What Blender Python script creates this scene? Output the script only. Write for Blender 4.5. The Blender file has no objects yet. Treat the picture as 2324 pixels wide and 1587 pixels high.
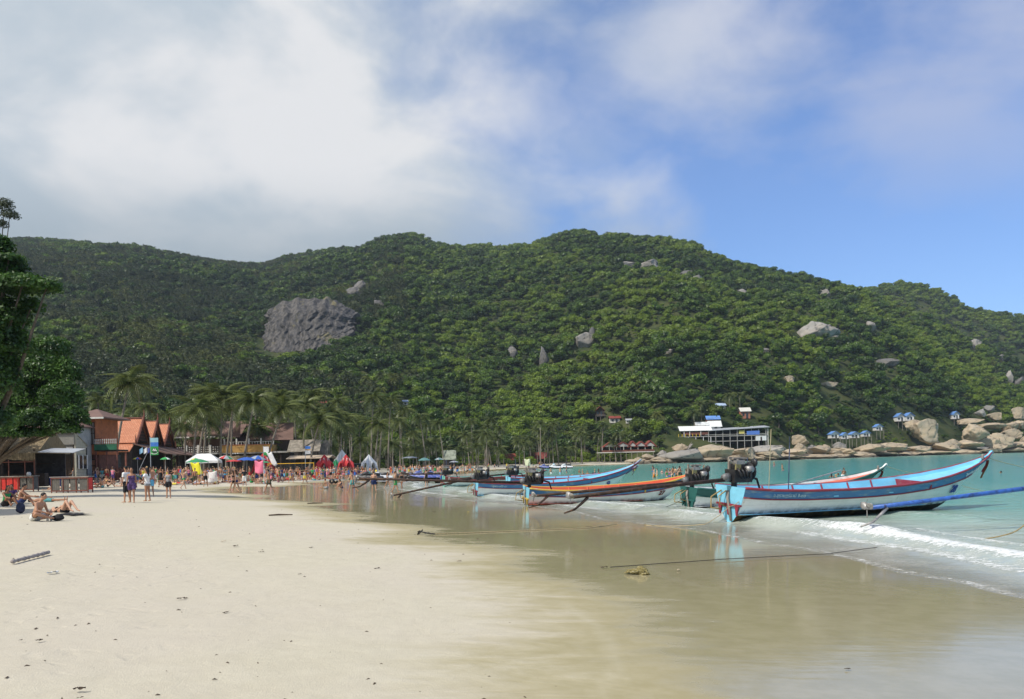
import bpy, bmesh, math, random
import numpy as np
from mathutils import Vector, Matrix
R = math.radians
scene = bpy.context.scene
COL = scene.collection
# ------------------------------------------------------------------ camera
# pixel measurements below use a 2324 x 1587 frame
FPX, CX, CY, HC, TILT = 1937.0, 1162.0, 1047.0, 2.45, math.atan(0.0245)
cam_d = bpy.data.cameras.new('camera'); cam = bpy.data.objects.new('camera', cam_d); COL.objects.link(cam)
cam_d.sensor_width = 36.0; cam_d.lens = 36.0 * FPX / 2324.0
cam_d.shift_y = (CY - 793.5) / 2324.0
cam_d.clip_start = 0.1; cam_d.clip_end = 12000
_c, _s = math.cos(TILT), math.sin(TILT)
cam.matrix_world = Matrix(((_c, _s, 0, 0), (0, 0, -1, 0), (-_s, _c, 0, HC), (0, 0, 0, 1)))
scene.camera = cam
# ------------------------------------------------------------------ light
SUN = Vector((-0.50, -0.42, 0.757)).normalized()
sun_d = bpy.data.lights.new('sun', 'SUN'); sun_d.energy = 4.3; sun_d.angle = R(0.55); sun_d.color = (1.0, 0.95, 0.86)
sun = bpy.data.objects.new('sun', sun_d); COL.objects.link(sun)
sun.rotation_euler = (-SUN).to_track_quat('-Z', 'Y').to_euler(); sun.location = (-60, -40, 120)
scene.view_settings.view_transform = 'Standard'; scene.view_settings.look = 'None'
scene.view_settings.gamma = 1.0; scene.view_settings.exposure = 0.0
scene.view_settings.use_curve_mapping = False
scene.cycles.use_denoising = True
scene.cycles.max_bounces = 6; scene.cycles.diffuse_bounces = 2; scene.cycles.glossy_bounces = 3
scene.cycles.transparent_max_bounces = 8; scene.cycles.volume_bounces = 0
scene.cycles.caustics_reflective = False; scene.cycles.caustics_refractive = False

class NT:
    """tiny helper for node trees"""
    def __init__(s, tree): s.t = tree; tree.nodes.clear()
    def n(s, kind, **kw):
        nd = s.t.nodes.new(kind)
        for k, v in kw.items():
            if k.startswith('i_'):
                key = k[2:]; key = int(key) if key.isdigit() else key.replace('_', ' ')
                s.put(nd.inputs[key], v)
            else: setattr(nd, k, v)
        return nd
    def put(s, sock, v):
        if isinstance(v, bpy.types.NodeSocket): s.t.links.new(v, sock)
        elif isinstance(v, bpy.types.Node): s.t.links.new(v.outputs[0], sock)
        else:
            if sock.type == 'RGBA' and len(v) == 3: v = (*v, 1)
            sock.default_value = v
    def m(s, op, a, b=None, c=None, clamp=False):
        nd = s.t.nodes.new('ShaderNodeMath'); nd.operation = op; nd.use_clamp = clamp
        for i, v in enumerate((a, b, c)):
            if v is not None: s.put(nd.inputs[i], v)
        return nd.outputs[0]
    def vm(s, op, a, b=None):
        nd = s.t.nodes.new('ShaderNodeVectorMath'); nd.operation = op
        s.put(nd.inputs[0], a)
        if b is not None: s.put(nd.inputs[1], b)
        return nd
    def mix(s, f, a, b, blend='MIX'):
        nd = s.t.nodes.new('ShaderNodeMix'); nd.data_type = 'RGBA'; nd.blend_type = blend
        s.put(nd.inputs[0], f); s.put(nd.inputs[6], a); s.put(nd.inputs[7], b)
        return nd.outputs[2]
    def mr(s, v, a, b, c=0.0, d=1.0, smooth=True):
        nd = s.t.nodes.new('ShaderNodeMapRange'); nd.interpolation_type = 'SMOOTHSTEP' if smooth else 'LINEAR'
        s.put(nd.inputs[0], v); nd.inputs[1].default_value = a; nd.inputs[2].default_value = b
        nd.inputs[3].default_value = c; nd.inputs[4].default_value = d
        return nd.outputs[0]
    def noise(s, vec, scale, detail=4, rough=0.5, dist=0.0):
        nd = s.n('ShaderNodeTexNoise'); nd.inputs['Scale'].default_value = scale; nd.inputs['Detail'].default_value = detail
        nd.inputs['Roughness'].default_value = rough; nd.inputs['Distortion'].default_value = dist
        if vec is not None: s.put(nd.inputs['Vector'], vec)
        return nd.outputs[0]
    def mapv(s, vec, scale=(1, 1, 1), loc=(0, 0, 0), rot=(0, 0, 0)):
        nd = s.n('ShaderNodeMapping'); s.put(nd.inputs[0], vec); nd.inputs['Scale'].default_value = scale
        nd.inputs['Location'].default_value = loc; nd.inputs['Rotation'].default_value = rot
        return nd.outputs[0]

# ------------------------------------------------------------------ sky
world = bpy.data.worlds.new('World'); scene.world = world; world.use_nodes = True
w = NT(world.node_tree)
sky = w.n('ShaderNodeTexSky', sky_type='NISHITA', sun_disc=False)
sky.sun_elevation = math.asin(SUN.z); sky.sun_rotation = math.atan2(SUN.x, SUN.y)
sky.air_density = 1.0; sky.dust_density = 0.6; sky.ozone_density = 2.5
tc = w.n('ShaderNodeTexCoord'); D = tc.outputs['Generated']
sx = w.n('ShaderNodeSeparateXYZ', i_0=D)
dx, dy, dz = sx.outputs
az = w.m('ARCTAN2', dx, dy)                      # 0 straight ahead, + to the right
el = w.m('ARCSINE', dz)
pl = w.n('ShaderNodeCombineXYZ', i_0=w.m('DIVIDE', dx, w.m('ADD', w.m('ABSOLUTE', dz), 0.22)),
         i_1=w.m('DIVIDE', dy, w.m('ADD', w.m('ABSOLUTE', dz), 0.22)), i_2=0.0)
sph = w.n('ShaderNodeCombineXYZ', i_0=az, i_1=w.m('MULTIPLY', el, 1.5), i_2=0.0)
n_big = w.noise(w.mapv(sph, loc=(0.35, 0.1, 0)), 2.2, 4, 0.45, 0.1)
n_mid = w.noise(w.mapv(sph, loc=(3.1, 1.7, 0), rot=(0, 0, R(18))), 5.0, 6, 0.52, 0.25)
n_str = w.noise(w.mapv(sph, scale=(1.0, 1.3, 1), rot=(0, 0, R(20)), loc=(1.3, 0.2, 0)), 3.0, 6, 0.55, 0.2)
# the cloud bank fills the left of the sky and thins out to the right
bank = w.mr(w.m('ADD', az, w.m('MULTIPLY', w.m('ABSOLUTE', w.m('SUBTRACT', el, 0.30)), 0.25)), -0.26, 0.52, 1.02, -0.16, smooth=False)
back = w.mr(w.m('ABSOLUTE', az), 1.2, 2.4, 0.0, 0.35)
cov = w.m('ADD', w.m('ADD', bank, back), w.m('MULTIPLY', w.m('SUBTRACT', n_big, 0.5), 1.15))
cov = w.m('ADD', cov, w.m('MULTIPLY', w.m('SUBTRACT', n_mid, 0.5), 1.15))
dens = w.mr(cov, 0.05, 0.80)
veil = w.m('MULTIPLY', w.mr(el, 0.14, 0.44), w.mr(n_str, 0.30, 0.66))
veil = w.m('MULTIPLY', veil, w.mr(az, -0.05, 0.30, 0.45, 1.0))
dens = w.m('MAXIMUM', dens, w.m('MULTIPLY', veil, 0.80))
dens = w.m('MAXIMUM', dens, 0.10)
n_soft = w.noise(w.mapv(sph, loc=(5.3, 2.7, 0), scale=(0.8, 1.2, 1)), 3.4, 5, 0.5, 0.1)
tone = w.m('ADD', w.m('MULTIPLY', n_mid, 0.5), w.m('MULTIPLY', n_soft, 0.5))
c_cl = w.mix(w.mr(tone, 0.42, 0.58), (5.3, 6.05, 6.8), (8.0, 8.1, 8.3))
c_cl = w.mix(w.mr(el, 0.19, 0.34, 0.92, 0.0), c_cl, (3.35, 4.1, 4.75))       # the low bank is greyer
c_cl = w.mix(w.mr(az, 0.12, 0.42), c_cl, (5.7, 6.1, 7.5))                   # thin veil on the right
blue = w.mix(1.0, sky.outputs[0], (0.98, 1.28, 1.72), 'MULTIPLY')
skyc = w.mix(dens, blue, c_cl)
bg = w.n('ShaderNodeBackground', i_Color=skyc, i_Strength=0.10)
w.n('ShaderNodeOutputWorld', i_Surface=bg)

# ------------------------------------------------------------------ materials
MATS = {}
def newmat(name):
    m = bpy.data.materials.new(name); m.use_nodes = True
    return m, NT(m.node_tree)
def mat(name, col, rough=0.7, var=0.12, scale=6.0, bump=0.0, bscale=40.0, metal=0.0, spec=0.3, dirt=None, dscale=2.0, damt=0.5, coord='Object', stretch=(1, 1, 1)):
    if name in MATS: return MATS[name]
    m, t = newmat(name)
    co = t.mapv(t.n('ShaderNodeTexCoord').outputs[coord], scale=stretch)
    nz = t.noise(co, scale, 5, 0.6)
    c = t.mix(t.mr(nz, 0.3, 0.7), tuple(x * (1 - var) for x in col), tuple(min(1, x * (1 + var)) for x in col))
    if dirt:
        dn = t.noise(t.mapv(co, loc=(7, 3, 1)), dscale, 6, 0.65)
        c = t.mix(t.mr(dn, 0.62 - 0.2 * damt, 0.72), c, dirt)
    b = t.n('ShaderNodeBsdfPrincipled', i_Base_Color=c, i_Roughness=rough, i_Metallic=metal)
    b.inputs['Specular IOR Level'].default_value = spec
    if bump:
        bn = t.n('ShaderNodeBump', i_Height=t.noise(co, bscale, 4, 0.6)); bn.inputs['Strength'].default_value = bump
        bn.inputs['Distance'].default_value = 0.02; t.put(b.inputs['Normal'], bn)
    t.n('ShaderNodeOutputMaterial', i_Surface=b)
    MATS[name] = m
    return m

# ------------------------------------------------------------------ mesh helpers
def fast_mesh(name, v, f):
    """v (N,3) array, f (M,k) array of equal polygons"""
    v = np.asarray(v, dtype=np.float32); f = np.asarray(f, dtype=np.int32)
    me = bpy.data.meshes.new(name); k = f.shape[1]
    me.vertices.add(len(v)); me.vertices.foreach_set('co', v.ravel())
    me.loops.add(f.size); me.loops.foreach_set('vertex_index', f.ravel())
    me.polygons.add(len(f)); me.polygons.foreach_set('loop_start', np.arange(0, f.size, k, dtype=np.int32))
    me.polygons.foreach_set('loop_total', np.full(len(f), k, dtype=np.int32))
    me.update(calc_edges=True); me.validate()
    return me
def smooth(me, on=True):
    me.polygons.foreach_set('use_smooth', np.full(len(me.polygons), on)); me.update(); return me
def link(name, data, material=None, parent=None):
    o = bpy.data.objects.new(name, data); COL.objects.link(o)
    if material is not None and data is not None and not data.materials: data.materials.append(material)
    if parent is not None: o.parent = parent
    return o
def tag(o, label, cat, group=None, kind=None):
    if label: o['label'] = label
    if cat: o['category'] = cat
    if group: o['group'] = group
    if kind: o['kind'] = kind
    return o
def empty(name, loc=(0, 0, 0), rz=0.0, label=None, cat=None, group=None):
    o = bpy.data.objects.new(name, None); COL.objects.link(o); o.empty_display_size = 0.2
    o.location = loc; o.rotation_euler = (0, 0, rz)
    if label: tag(o, label, cat, group)
    return o
class MB:
    """collects one connected or closely joined piece"""
    def __init__(s): s.v = []; s.f = []
    def add(s, v, f):
        b = len(s.v); s.v += [tuple(p) for p in v]; s.f += [tuple(i + b for i in q) for q in f]; return s
    def box(s, c, size, rz=0.0, M=None):
        hx, hy, hz = (d / 2 for d in size); vs = []
        for x in (-hx, hx):
            for y in (-hy, hy):
                for z in (-hz, hz):
                    p = Vector((x, y, z))
                    if M is not None: p = M @ p
                    elif rz: p = Matrix.Rotation(rz, 3, 'Z') @ p
                    vs.append((p.x + c[0], p.y + c[1], p.z + c[2]))
        return s.add(vs, [(0, 1, 3, 2), (4, 6, 7, 5), (0, 4, 5, 1), (2, 3, 7, 6), (0, 2, 6, 4), (1, 5, 7, 3)])
    def tube(s, pts, r, n=8, cap=True):
        pts = [Vector(p) for p in pts]; rs = r if isinstance(r, (list, tuple)) else [r] * len(pts)
        rings = []; up = None
        for i, p in enumerate(pts):
            d = (pts[min(i + 1, len(pts) - 1)] - pts[max(i - 1, 0)])
            d = d.normalized() if d.length > 1e-9 else Vector((0, 0, 1))
            if up is None: up = Vector((0, 0, 1)) if abs(d.z) < 0.9 else Vector((1, 0, 0))
            a = up - d * up.dot(d)
            if a.length < 1e-6: a = Vector((1, 0, 0)) - d * d.x
            a.normalize(); up = a; b = d.cross(a)
            rings.append([p + (a * math.cos(2 * math.pi * k / n) + b * math.sin(2 * math.pi * k / n)) * rs[i] for k in range(n)])
        v = [q for rg in rings for q in rg]; f = []
        for i in range(len(pts) - 1):
            for k in range(n):
                f.append((i * n + k, i * n + (k + 1) % n, (i + 1) * n + (k + 1) % n, (i + 1) * n + k))
        if cap: f += [tuple(range(n - 1, -1, -1)), tuple((len(pts) - 1) * n + k for k in range(n))]
        return s.add(v, f)
    def lathe(s, prof, n=16, c=(0, 0, 0), axis='Z'):
        v = []; f = []
        for r, z in prof:
            for k in range(n):
                a = 2 * math.pi * k / n; p = (r * math.cos(a), r * math.sin(a), z)
                if axis == 'X': p = (z, p[0], p[1])
                elif axis == 'Y': p = (p[0], z, p[1])
                v.append((p[0] + c[0], p[1] + c[1], p[2] + c[2]))
        for i in range(len(prof) - 1):
            for k in range(n): f.append((i * n + k, i * n + (k + 1) % n, (i + 1) * n + (k + 1) % n, (i + 1) * n + k))
        return s.add(v, f)
    def grid(s, rows):
        """rows of equal length point lists -> quad sheet"""
        m = len(rows[0]); v = [p for r in rows for p in r]; f = []
        for i in range(len(rows) - 1):
            for j in range(m - 1): f.append((i * m + j, i * m + j + 1, (i + 1) * m + j + 1, (i + 1) * m + j))
        return s.add(v, f)
    def poly(s, pts, thick, nrm):
        """flat polygon extruded along nrm"""
        n = Vector(nrm).normalized() * thick / 2; k = len(pts)
        v = [Vector(p) + n for p in pts] + [Vector(p) - n for p in pts]
        f = [tuple(range(k)), tuple(range(2 * k - 1, k - 1, -1))] + [(i, i + k, (i + 1) % k + k, (i + 1) % k) for i in range(k)]
        return s.add(v, f)
    def mesh(s, name, sm=False):
        me = bpy.data.meshes.new(name); me.from_pydata(s.v, [], s.f); me.update()
        bm = bmesh.new(); bm.from_mesh(me); bmesh.ops.recalc_face_normals(bm, faces=bm.faces); bm.to_mesh(me); bm.free()
        if sm: smooth(me)
        return me
    def build(s, name, material, parent=None, sm=False): return link(name, s.mesh(name, sm), material, parent)
def children(o): return [c for c in bpy.data.objects if c.parent == o]
def copy_tree(o, kids, loc, rz=0.0, sc=1.0, label=None, cat=None, group=None):
    r = o.copy(); COL.objects.link(r); r.location = loc; r.rotation_euler = (0, 0, rz); r.scale = (sc,) * 3
    if label: tag(r, label, cat, group)
    for k in kids:
        c = k.copy(); COL.objects.link(c); c.parent = r
    return r

# ------------------------------------------------------------------ pixel <-> place
def ray(x, y):
    a = (x - CX) / FPX; b = (CY - y) / FPX
    return Vector((a * _c + b * _s, 1.0, -a * _s + b * _c))
def at(x, y, Y):
    d = ray(x, y); return Vector((d.x * Y, Y, HC + d.z * Y))
def on(x, y, z=0.0):
    d = ray(x, y); t = (z - HC) / d.z; return Vector((d.x * t, t, z))

# ------------------------------------------------------------------ noise
def vnoise(x, y, seed=0):
    xi = np.floor(x).astype(np.int64); yi = np.floor(y).astype(np.int64); xf = x - xi; yf = y - yi
    def h(a, b):
        n = (a * 374761393 + b * 668265263 + seed * 974634777) & 0xffffffff
        n = ((n ^ (n >> 13)) * 1274126177) & 0xffffffff
        return ((n ^ (n >> 16)) & 0xffff) / 65535.0
    u = xf * xf * (3 - 2 * xf); v = yf * yf * (3 - 2 * yf)
    return (h(xi, yi) * (1 - u) + h(xi + 1, yi) * u) * (1 - v) + (h(xi, yi + 1) * (1 - u) + h(xi + 1, yi + 1) * u) * v
def fbm(x, y, oct=4, seed=0):
    s = 0; a = 0.5; t = 0
    for i in range(oct): s = s + a * vnoise(x * 2 ** i, y * 2 ** i, seed + i * 17); t += a; a *= 0.5
    return s / t
# ================================================================== shoreline and terrain
_SH = [(18, -60), (14, -25), (10.6, 0), (9.4, 8), (8.9, 14.8), (8.1, 24.5), (5.4, 33.8), (2.0, 45), (-5.2, 61.6), (-12.0, 85), (-14.5, 115), (-13, 150), (-8.5, 195),
       (0, 245), (16, 300), (36, 332), (59, 342), (84, 352), (112, 370), (150, 405), (195, 450), (262, 505), (336, 560), (430, 610), (560, 660), (900, 720), (1600, 760)]
def _cr(P, k=4):
    P = np.array(P, float); out = []
    for i in range(len(P) - 1):
        p0, p1, p2, p3 = P[max(i - 1, 0)], P[i], P[i + 1], P[min(i + 2, len(P) - 1)]
        for t in np.linspace(0, 1, k, endpoint=False):
            out.append(0.5 * ((2 * p1) + (-p0 + p2) * t + (2 * p0 - 5 * p1 + 4 * p2 - p3) * t * t + (-p0 + 3 * p1 - 3 * p2 + p3) * t ** 3))
    out.append(P[-1]); return np.array(out)
SH = _cr(_SH)
_seg = SH[1:] - SH[:-1]; _sl = np.hypot(_seg[:, 0], _seg[:, 1]); _cum = np.concatenate([[0], np.cumsum(_sl)])
def shore(X, Y):
    """signed distance to the waterline (+ inland) and length along it"""
    X = np.asarray(X, float); Y = np.asarray(Y, float); shp = X.shape; X = X.ravel(); Y = Y.ravel()
    if len(X) < 3000:
        ax = SH[:-1, 0][None]; ay = SH[:-1, 1][None]; dx_ = _seg[:, 0][None]; dy_ = _seg[:, 1][None]
        t = np.clip(((X[:, None] - ax) * dx_ + (Y[:, None] - ay) * dy_) / (_sl ** 2)[None], 0, 1)
        ex = X[:, None] - ax - t * dx_; ey = Y[:, None] - ay - t * dy_; d = ex * ex + ey * ey; k = d.argmin(1); r = np.arange(len(X))
        cr = dx_[0, k] * (Y - ay[0, k]) - dy_[0, k] * (X - ax[0, k])
        return (np.sqrt(d[r, k]) * np.where(cr >= 0, 1.0, -1.0)).reshape(shp), (_cum[k] + t[r, k] * _sl[k]).reshape(shp)
    best = np.full(X.shape, 1e18); sg = np.ones(X.shape); al = np.zeros(X.shape)
    for i in range(len(_seg)):
        ax, ay = SH[i]; dx_, dy_ = _seg[i]
        t = np.clip(((X - ax) * dx_ + (Y - ay) * dy_) / (_sl[i] ** 2), 0, 1)
        ex = X - ax - t * dx_; ey = Y - ay - t * dy_; d = ex * ex + ey * ey
        m = d < best
        best = np.where(m, d, best); cr = dx_ * (Y - ay) - dy_ * (X - ax)
        sg = np.where(m, np.where(cr >= 0, 1.0, -1.0), sg); al = np.where(m, _cum[i] + t * _sl[i], al)
    return (np.sqrt(best) * sg).reshape(shp), al.reshape(shp)

# hill crest: pixels of the skyline, turned into bearing -> height angle
_CR = [(-900, 640), (-500, 575), (-200, 548), (0, 545), (70, 542), (150, 548), (250, 558), (330, 566), (420, 582), (500, 594), (590, 602), (650, 584), (760, 563), (820, 560), (880, 537), (935, 529),
       (980, 545), (1060, 558), (1200, 550), (1270, 533), (1305, 524), (1400, 530), (1500, 537), (1560, 547), (1640, 583), (1740, 606), (1850, 624), (1960, 650), (2060, 694), (2130, 724), (2200, 762),
       (2280, 795), (2324, 815), (2500, 870), (2800, 930), (3300, 985)]
_CR2 = [(1500, 800), (1800, 700), (1960, 660), (2000, 652), (2040, 640), (2130, 664), (2200, 703), (2260, 712), (2324, 722), (2450, 735), (2700, 790), (3300, 900)]
def _tab(P):
    a = [ray(x, y) for x, y in P]; return np.array([d.x for d in a]), np.array([d.z for d in a])
_ca, _cz = _tab(_CR); _ca2, _cz2 = _tab(_CR2)
def _px(xs): return np.array([(x - CX) / FPX for x in xs])
_fx = _px([-900, 0, 300, 600, 900, 1200, 1350, 1450, 1500, 1620, 1750, 1880, 2000, 2160, 2324, 2600, 3300])
_fy = np.array([200, 200, 215, 235, 270, 360, 385, 372, 352, 362, 378, 425, 462, 510, 572, 640, 700.0])
_kx = _px([-900, 0, 400, 700, 900, 1060, 1200, 1400, 1700, 2000, 2324, 3300])
_ky = np.array([1150, 1150, 1200, 1220, 1180, 1100, 1030, 960, 890, 860, 840, 900.0])
def gz(X, Y, s=None):
    X = np.asarray(X, float); Y = np.asarray(Y, float)
    if s is None: s, _ = shore(X, Y)
    z = np.interp(s, [-400, -120, -40, -10, 0, 10, 22, 40, 90, 300], [-5, -4, -2.6, -0.55, 0, 0.40, 0.95, 1.25, 1.6, 2.6])
    Yc = np.maximum(Y, 40.0); u = X / Yc
    foot = np.interp(u, _fx, _fy); kd = np.interp(u, _kx, _ky)
    zc = HC + np.interp(u, _ca, _cz) * kd - 9.0
    t = (Y - foot) / (kd - foot)
    tt = np.clip(t, 0, 1)
    bl = np.clip((u + 0.05) / 0.22, 0, 1); bl = bl * bl * (3 - 2 * bl)
    p = bl * (0.66 * tt + 0.34 * np.sin(tt * math.pi / 2)) + (1 - bl) * (0.55 * tt ** 1.25 + 0.45 * np.sin(tt * math.pi / 2) ** 1.6)
    gul = (fbm(X / 150.0, Y / 150.0, 4, 5) - 0.5) * 34 * np.clip(tt * 4, 0, 1) * np.clip((1 - tt) * 4, 0, 1)
    h = (zc - 2.5) * p + gul
    h = np.where(t > 1, (zc - 2.5) - (t - 1) * (kd - foot) * 0.33, h)
    # second ridge behind, on the right
    k2 = 1230.0; zc2 = HC + np.interp(u, _ca2, _cz2) * k2 - 9.0
    t2 = (Y - k2) / 260.0
    h2 = np.where(u > 0.15, zc2 * np.exp(-t2 * t2 * 1.3), -50)
    h = np.where(Y > kd, np.maximum(h, h2), h)
    z = np.where((Y > foot) & (s > 0), np.maximum(z, z + h), z)
    return z
def gz1(x, y): return float(gz(np.array([x]), np.array([y]))[0])
def hit(x, y, y0=120.0, y1=1500.0):
    """where the line of sight through a pixel meets the ground"""
    d = ray(x, y); Ys = np.arange(y0, y1, 2.0)
    g = gz(d.x * Ys, Ys); zz = HC + d.z * Ys
    k = np.argmax(g >= zz)
    Yh = Ys[k] if g[k] >= zz[k] else y1
    return Vector((d.x * Yh, Yh, HC + d.z * Yh))

def polar(r0, r1, nr, a0, a1, na, cx=0.0, cy=-8.0):
    r = np.geomspace(r0, r1, nr); a = np.linspace(R(a0), R(a1), na)
    RR, AA = np.meshgrid(r, a, indexing='ij')
    X = cx + RR * np.sin(AA); Y = cy + RR * np.cos(AA)
    idx = np.arange(nr * na).reshape(nr, na)
    q = np.stack([idx[:-1, :-1], idx[:-1, 1:], idx[1:, 1:], idx[1:, :-1]], -1).reshape(-1, 4)[:, ::-1]
    return X.ravel(), Y.ravel(), q
def attr(me, name, arr):
    a = me.attributes.new(name, 'FLOAT', 'POINT'); a.data.foreach_set('value', np.asarray(arr, np.float32))

# ---- beach and sea bed
X, Y, q = polar(1.0, 1100, 380, -78, 84, 470)
S, AL = shore(X, Y)
Z = gz(X, Y, S)
Z = Z - np.clip((Y - np.interp(X / np.maximum(Y, 40), _fx, _fy)) / 4.0, 0, 1) * 6.0 * (S > 2)
rr = np.hypot(X, Y)
near = np.clip(1 - rr / 60, 0, 1)
dry = np.clip((S - 8) / 8, 0, 1)
foot_p = fbm(X * 1.6, Y * 1.6, 3, 3) - 0.5
Z = Z + near * dry * (foot_p * 0.06 + (fbm(X * 5, Y * 5, 2, 9) - 0.5) * 0.02) + (fbm(X / 6, Y / 6, 3, 21) - 0.5) * 0.07 * np.clip(S / 12, 0, 1) * np.clip(1 - rr / 300, 0, 1)
wet = 10.3 + (fbm(AL / 7.0, S / 16.0, 4, 31) - 0.5) * 8.5 + np.interp(Y, [0, 8, 20, 45, 70, 120, 250], [-1.2, -0.8, 0.3, 3.6, 5.5, 0.0, -4.0]) - S
me = fast_mesh('sand', np.stack([X, Y, Z], 1), q)
tide = np.zeros_like(S)
for k_, off in enumerate((2.6, 5.4, 8.6)):
    cpos = off + (fbm(AL / 11.0, AL * 0 + k_ * 3.7, 4, 131 + k_) - 0.5) * 4.5; tide = np.maximum(tide, np.exp(-((S - cpos) / (0.05 + np.hypot(X, Y) * 0.003)) ** 2) * np.clip((fbm(AL / 6.0, AL * 0 + k_, 3, 141) - 0.36) * 4, 0, 1))
attr(me, 'tide', tide * (np.hypot(X, Y) < 90)); attr(me, 'wet', wet); attr(me, 'inl', S); smooth(me)
m, t = newmat('sand')
co = t.n('ShaderNodeTexCoord').outputs['Object']
aw = t.n('ShaderNodeAttribute', attribute_name='wet').outputs['Fac']
ai = t.n('ShaderNodeAttribute', attribute_name='inl').outputs['Fac']
fine = t.noise(co, 60.0, 3, 0.7); mid = t.noise(co, 3.0, 5, 0.6); big = t.noise(co, 0.25, 4, 0.5)
strk = t.noise(t.mapv(co, scale=(0.5, 1.2, 1)), 1.1, 5, 0.62, 0.8)
wv = t.m('ADD', aw, t.m('MULTIPLY', t.m('SUBTRACT', strk, 0.5), 3.4))
wf = t.mr(wv, -0.9, 1.3)
film = t.mr(t.m('ADD', wv, t.m('MULTIPLY', t.m('SUBTRACT', mid, 0.5), 1.4)), 0.4, 3.0)
dryc = t.mix(t.mr(mid, 0.3, 0.7), (0.525, 0.48, 0.37), (0.575, 0.53, 0.415))
dryc = t.mix(t.mr(fine, 0.30, 0.72), t.mix(0.5, dryc, (0.46, 0.42, 0.33)), dryc)
dryc = t.mix(t.mr(big, 0.35, 0.7, 0.0, 0.55), dryc, (0.53, 0.475, 0.40))
spk = t.noise(t.mapv(co, loc=(5, 5, 5), scale=(1, 2.0, 1)), 9.0, 3, 0.6)
dryc = t.mix(t.m('MULTIPLY', t.mr(spk, 0.75, 0.80), t.mr(ai, 10, 20)), dryc, (0.30, 0.24, 0.17))
wetc = t.mix(t.mr(mid, 0.3, 0.7), (0.325, 0.285, 0.165), (0.37, 0.325, 0.20))
c = t.mix(wf, dryc, wetc)
c = t.mix(t.m('MULTIPLY', t.n('ShaderNodeAttribute', attribute_name='tide').outputs['Fac'], 0.14), c, (0.58, 0.55, 0.46))
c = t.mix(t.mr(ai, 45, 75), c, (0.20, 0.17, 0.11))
b = t.n('ShaderNodeBsdfPrincipled', i_Base_Color=c, i_Roughness=t.mr(film, 0, 1, 0.75, 0.09))
t.put(b.inputs['Specular IOR Level'], t.mr(film, 0, 1, 0.12, 0.5))
b.inputs['IOR'].default_value = 1.36
vo = t.n('ShaderNodeTexVoronoi', feature='F1'); vo.inputs['Scale'].default_value = 1.9; vo.inputs['Randomness'].default_value = 1.0; t.put(vo.inputs['Vector'], t.vm('ADD', co, t.vm('SCALE', t.n('ShaderNodeTexNoise', i_Vector=co, i_Scale=2.0).outputs['Color'])).outputs[0])
prints = t.m('MULTIPLY', t.mr(vo.outputs[0], 0.10, 0.34, -1.0, 0.0), t.m('MULTIPLY', t.mr(ai, 9.0, 16.0), t.mr(big, 0.35, 0.6)))
rip = t.noise(t.mapv(co, scale=(0.6, 2.6, 1)), 2.2, 3, 0.5)
hgt = t.m('ADD', t.m('MULTIPLY', t.m('SUBTRACT', 1.0, wf), t.m('ADD', t.m('MULTIPLY', mid, 0.5), t.m('MULTIPLY', fine, 0.2))), t.m('ADD', t.m('MULTIPLY', rip, 0.03), t.m('MULTIPLY', prints, 0.2)))
bn = t.n('ShaderNodeBump', i_Height=hgt); bn.inputs['Strength'].default_value = 0.7; bn.inputs['Distance'].default_value = 0.07
t.put(b.inputs['Normal'], bn); t.n('ShaderNodeOutputMaterial', i_Surface=b)
MATS['sand'] = m
tag(link('sand_beach', me, m), 'pale sand beach curving round the bay', None, kind='structure')

# ---- sea
X, Y, q = polar(6.0, 9000, 400, -60, 92, 480)
S, AL = shore(X, Y)
keepv = S < 9.0
depth = -S
wob = (fbm(AL / 5.0, AL * 0 + 3.3, 3, 41) - 0.5)
def ridge(pos, wid, hgt, seed, th):
    c_ = pos + wob * 1.6 + (fbm(AL / 14.0, AL * 0 + 1.1, 2, seed) - 0.5) * 1.8
    d = (S - c_)
    prof = np.where(d < 0, np.exp(-(d / (wid * 1.7)) ** 2), np.exp(-(d / (wid * 0.55)) ** 2))
    on_ = np.clip((fbm(AL / 9.0, AL * 0 + 9.1, 2, seed + 5) - th) * 6, 0, 1)
    return prof * on_, hgt
Z = np.zeros_like(X); foam = np.zeros_like(X)
for pos, wid, hgt, seed, th in ((-2.3, 0.75, 0.20, 51, 0.40), (-5.2, 0.6, 0.10, 61, 0.55), (-0.7, 0.5, 0.05, 71, 0.38), (-3.8, 0.45, 0.08, 57, 0.46), (-7.2, 0.5, 0.08, 77, 0.5), (-9.5, 0.8, 0.10, 83, 0.55), (-15, 1.0, 0.12, 91, 0.66)):
    p, h = ridge(pos, wid, hgt, seed, th)
    Z += p * h; foam = np.maximum(foam, p * (0.62 if pos > -4 else 0.5))
# the wave breaking in front of the near boat
brk = np.exp(-((AL - np.interp(21, SH[4:40, 1], _cum[4:40])) / 6.0) ** 2)
d = S - (-2.1 + wob * 1.2); pr = np.where(d < 0, np.exp(-(d / 1.1) ** 2), np.exp(-(d / 0.40) ** 2)) * np.clip(brk * 1.8, 0, 1)
Z += pr * 0.16; foam = np.maximum(foam, pr * 0.80)
rr = np.hypot(X, Y)
Z += (fbm(X / 2.4, Y / 1.6, 3, 7) - 0.5) * 0.10 * np.clip(-S / 6, 0, 1) * np.clip(1 - rr / 220, 0, 1)
Z += np.clip(S, 0, 9) * 0.0405 * np.where(S > 0, 1, 0)     # thin swash runs up the sand
runup = 0.9 + wob * 2.2 + (fbm(AL / 16.0, AL * 0 + 2.2, 2, 13) - 0.5) * 2.4
Z = np.where(S > 0, np.maximum(Z, 0) + 0.018 - np.clip(S - runup, 0, 20) * 0.12, Z + 0.018)
fe = np.exp(-((S - runup) / 0.28) ** 2) * (rr < 400)
foam = np.maximum(foam, fe * 0.60)
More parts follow.
